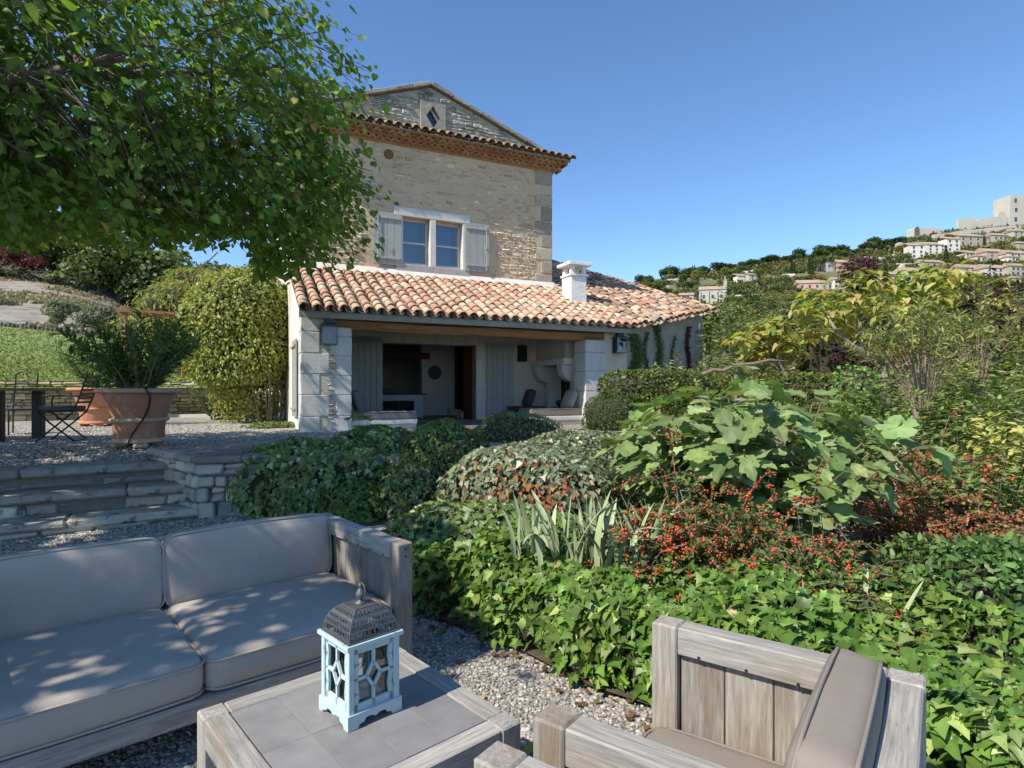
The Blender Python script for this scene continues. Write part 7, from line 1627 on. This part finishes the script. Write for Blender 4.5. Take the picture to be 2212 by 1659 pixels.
# church and other lone buildings (second crop)
wx = lambda cx: 1325 + .401 * cx
wy = lambda cy: 403 + .401 * cy
t_, W, D, wh = village_house('church', 'grey chapel with buttresses and a small bell gable', wx(468), wx(600), wy(535), wy(632), 'g', wins=(3, 1), roof='gable', rot=-14, dep=.6, cat='church')
for i in range(4): b = MB(); b.box((-W/2 + W*i/3 - .25, -.6, -3), (-W/2 + W*i/3 + .25, -.01, wh - .5)); b.build('buttress', VW_['r'], t_)
b = MB(); b.ext([(W/2 - .2, -3), (W/2 + .5, -3), (W/2 + .5, wh + 2.2), (W/2 + .3, wh + 3.6), (W/2 + .0, wh + 3.6), (W/2 - .2, wh + 2.2)], D, Matrix.Identity(4)); b.box((W/2, D*.45, wh + 3.6), (W/2 + .3, D*.55, wh + 5.6)); b.build('bell_gable', VW_['g'], t_)
village_house('village_house', 'low pale house attached behind the chapel', wx(360), wx(450), wy(572), wy(604), 'g', wins=(3, 1), roof='gable', rot=-10)
village_house('village_house', 'pale villa alone above the chapel', wx(668), wx(730), wy(466), wy(512), 'w', wins=(2, 2), roof='shed', rot=10); village_house('village_house', 'grey annexe of the lone pale villa', wx(728), wx(770), wy(464), wy(512), 'g', wins=(1, 2), roof='shed', rot=10)
village_house('village_house', 'low white villa with a pink roof among the lower trees', wx(800), wx(935), wy(708), wy(742), 'w', wins=(3, 1), roof='gable', rot=-12); village_house('village_house', 'pale stone house in the trees above the low villa', wx(885), wx(945), wy(660), wy(715), 'g', wins=(2, 2), roof='shed', rot=0)
# terrace walls and limestone outcrops on the slope
for i in range(46):
    u = R.uniform(1400, 2215); v = vsky(u) + R.uniform(6, 105); 
    if any(a < u < b_ and c < v < d for a, b_, c, d in HB): continue
    p = hill_at(u, v); w_ = R.uniform(3, 11); b = MB(); b.cbox((-w_/2, -.5, -1.5), (w_/2, 1.2, R.uniform(.8, 1.9)), .5, None, .4); o = b.build('limestone_outcrop', VW_['r'], None, p); o.rotation_euler = (0, 0, R.uniform(-.3, .3)); tag(o, 'pale limestone ledge on the scrubby slope around the village', 'rock', 'limestone ledges on the hill')
# hillside trees
def free(u, v): return not any(a < u < b_ and c < v < d for a, b_, c, d in HB)
def ht(pr, u, v, h, label, group, cat='tree', sx=1.): return plant(pr, hill_at(u, v) - Vector((0, 0, .3 if cat == 'cypress' or 'umbrella' in label else (.42 if 'ridge' in label or 'skyline' in label else .27) * h)), h, label, group, cat, sx)
for (u, v, h, lab) in ((1728,560,9,'broad dark pine standing on the ridge skyline'),(1776,552,9.5,'wide topped pine on the skyline beside the dark one'),(1890,532,9,'pointed pine standing alone on the skyline')): ht(far_pine[1] if u == 1890 else far_pine[0], u, v, h, lab, 'pines on the skyline', sx=1.25)
for u, v in ((1772,585),(1784,586),(1765,588)): ht(far_umb, u, v, 7.5, 'umbrella pine by the orange villa', 'umbrella pines')
for u, v, h in ((1748,592,8),(1754,594,7),(1710,592,6),(1716,592,6),(1913,625,10),(2043,566,8),(1640,610,5),(1496,584,3),(1500,584,3.4),(1955,545,7),(2126,530,5)): ht(far_cyp, u, v, h, 'slender dark cypress on the village hill', 'cypresses on the hill', 'cypress', 1.1)
for i in range(26):
    u = 1385 + i * 24 + R.uniform(-8, 8); k = R.choice((0, 0, 1)); 
    if u > 1960: break
    ht(far_pine[k], u, vsky(u) + R.uniform(2, 10), R.uniform(5.5, 9.5), 'dark pine along the ridge line', 'pines along the ridge', sx=R.uniform(1.1, 1.7))
labs = {0: ('dark oak scattered on the village hill', far_round[0]), 1: ('deep green oak scattered on the village hill', far_round[1]), 2: ('light oak scattered on the village hill', far_round[2]), 3: ('ochre autumn tree on the village hill', far_yel), 4: ('yellow green tree on the village hill', far_yg)}
LMK = [(1540,640,'around the grey chapel'),(1612,600,'around the lone pale villa'),(1820,590,'around the orange villa'),(1745,620,'near the pink brick house'),(1860,625,'near the white house row'),(1990,530,'by the tall white house'),(2080,510,'under the castle'),(2100,580,'between the tan village houses'),(1670,690,'around the low white villa'),(1440,640,'on the slope left of the chapel'),(1900,570,'on the bare slope below the vault'),(1750,710,'below the village street'),(1950,700,'low on the slope behind the catalpa'),(2150,690,'on the slope under the beige house'),(1700,570,'below the ridge pines'),(1560,700,'on the slope below the chapel')]
n = 0
while n < 250:
    u = R.uniform(1380, 2260); v = R.uniform(vsky(u) + 2, 735)
    if not free(u, v): continue
    k = R.choice((0, 0, 1, 1, 2, 2, 3, 4)); lm = min(LMK, key=lambda q: (q[0]-u)**2 + ((q[1]-v)*1.5)**2)[2]; lb_ = labs[k][0].replace('scattered ', '').replace('on the village hill', lm); ht(labs[k][1], u, v, R.uniform(3.2, 6.5), lb_, lb_.replace('oak', 'oaks').replace('tree', 'trees'), sx=R.uniform(1.0, 1.4)); n += 1
# scrub: too dense to count
n = 17000; u = rng.uniform(1340, 2400, n); f = rng.random(n) ** .8; keep = []
P = []
for a_, f_ in zip(u, f):
    v = 760 + (vsky(a_) - 760) * f_
    if not any(a < a_ < b_ and c < v < d - 17 for a, b_, c, d in HB): P.append(hill_at(a_, v))
P = np.array(P); m = len(P); cl_ = vnoise(P * [1, 1, 0], .12, 4) > -.45; P = P[cl_]; m = len(P); k = 7
Q = np.repeat(P, k, 0) + rng.normal(0, .55, (m * k, 3)) * [1, 1, .6] + [0, 0, .5]; C = np.repeat(pal(m, [(.09,.12,.04),(.12,.14,.05),(.15,.16,.08),(.18,.15,.06),(.07,.10,.03)]), k, 0) * np.clip(rng.normal(1, .15, (m * k, 1)), .6, 1.4)
o = put('hillside_scrub', leaf_mesh('scrub', T_BIT, Q, rdir(m * k) + [0, 0, .6], rdir(m * k) + [0, 0, .5], 1.15 * np.clip(rng.normal(1, .3, m * k), .4, 1.7), C), MFAR, kind='stuff'); tag(o, 'low green and ochre scrub covering the village hill', 'scrub')
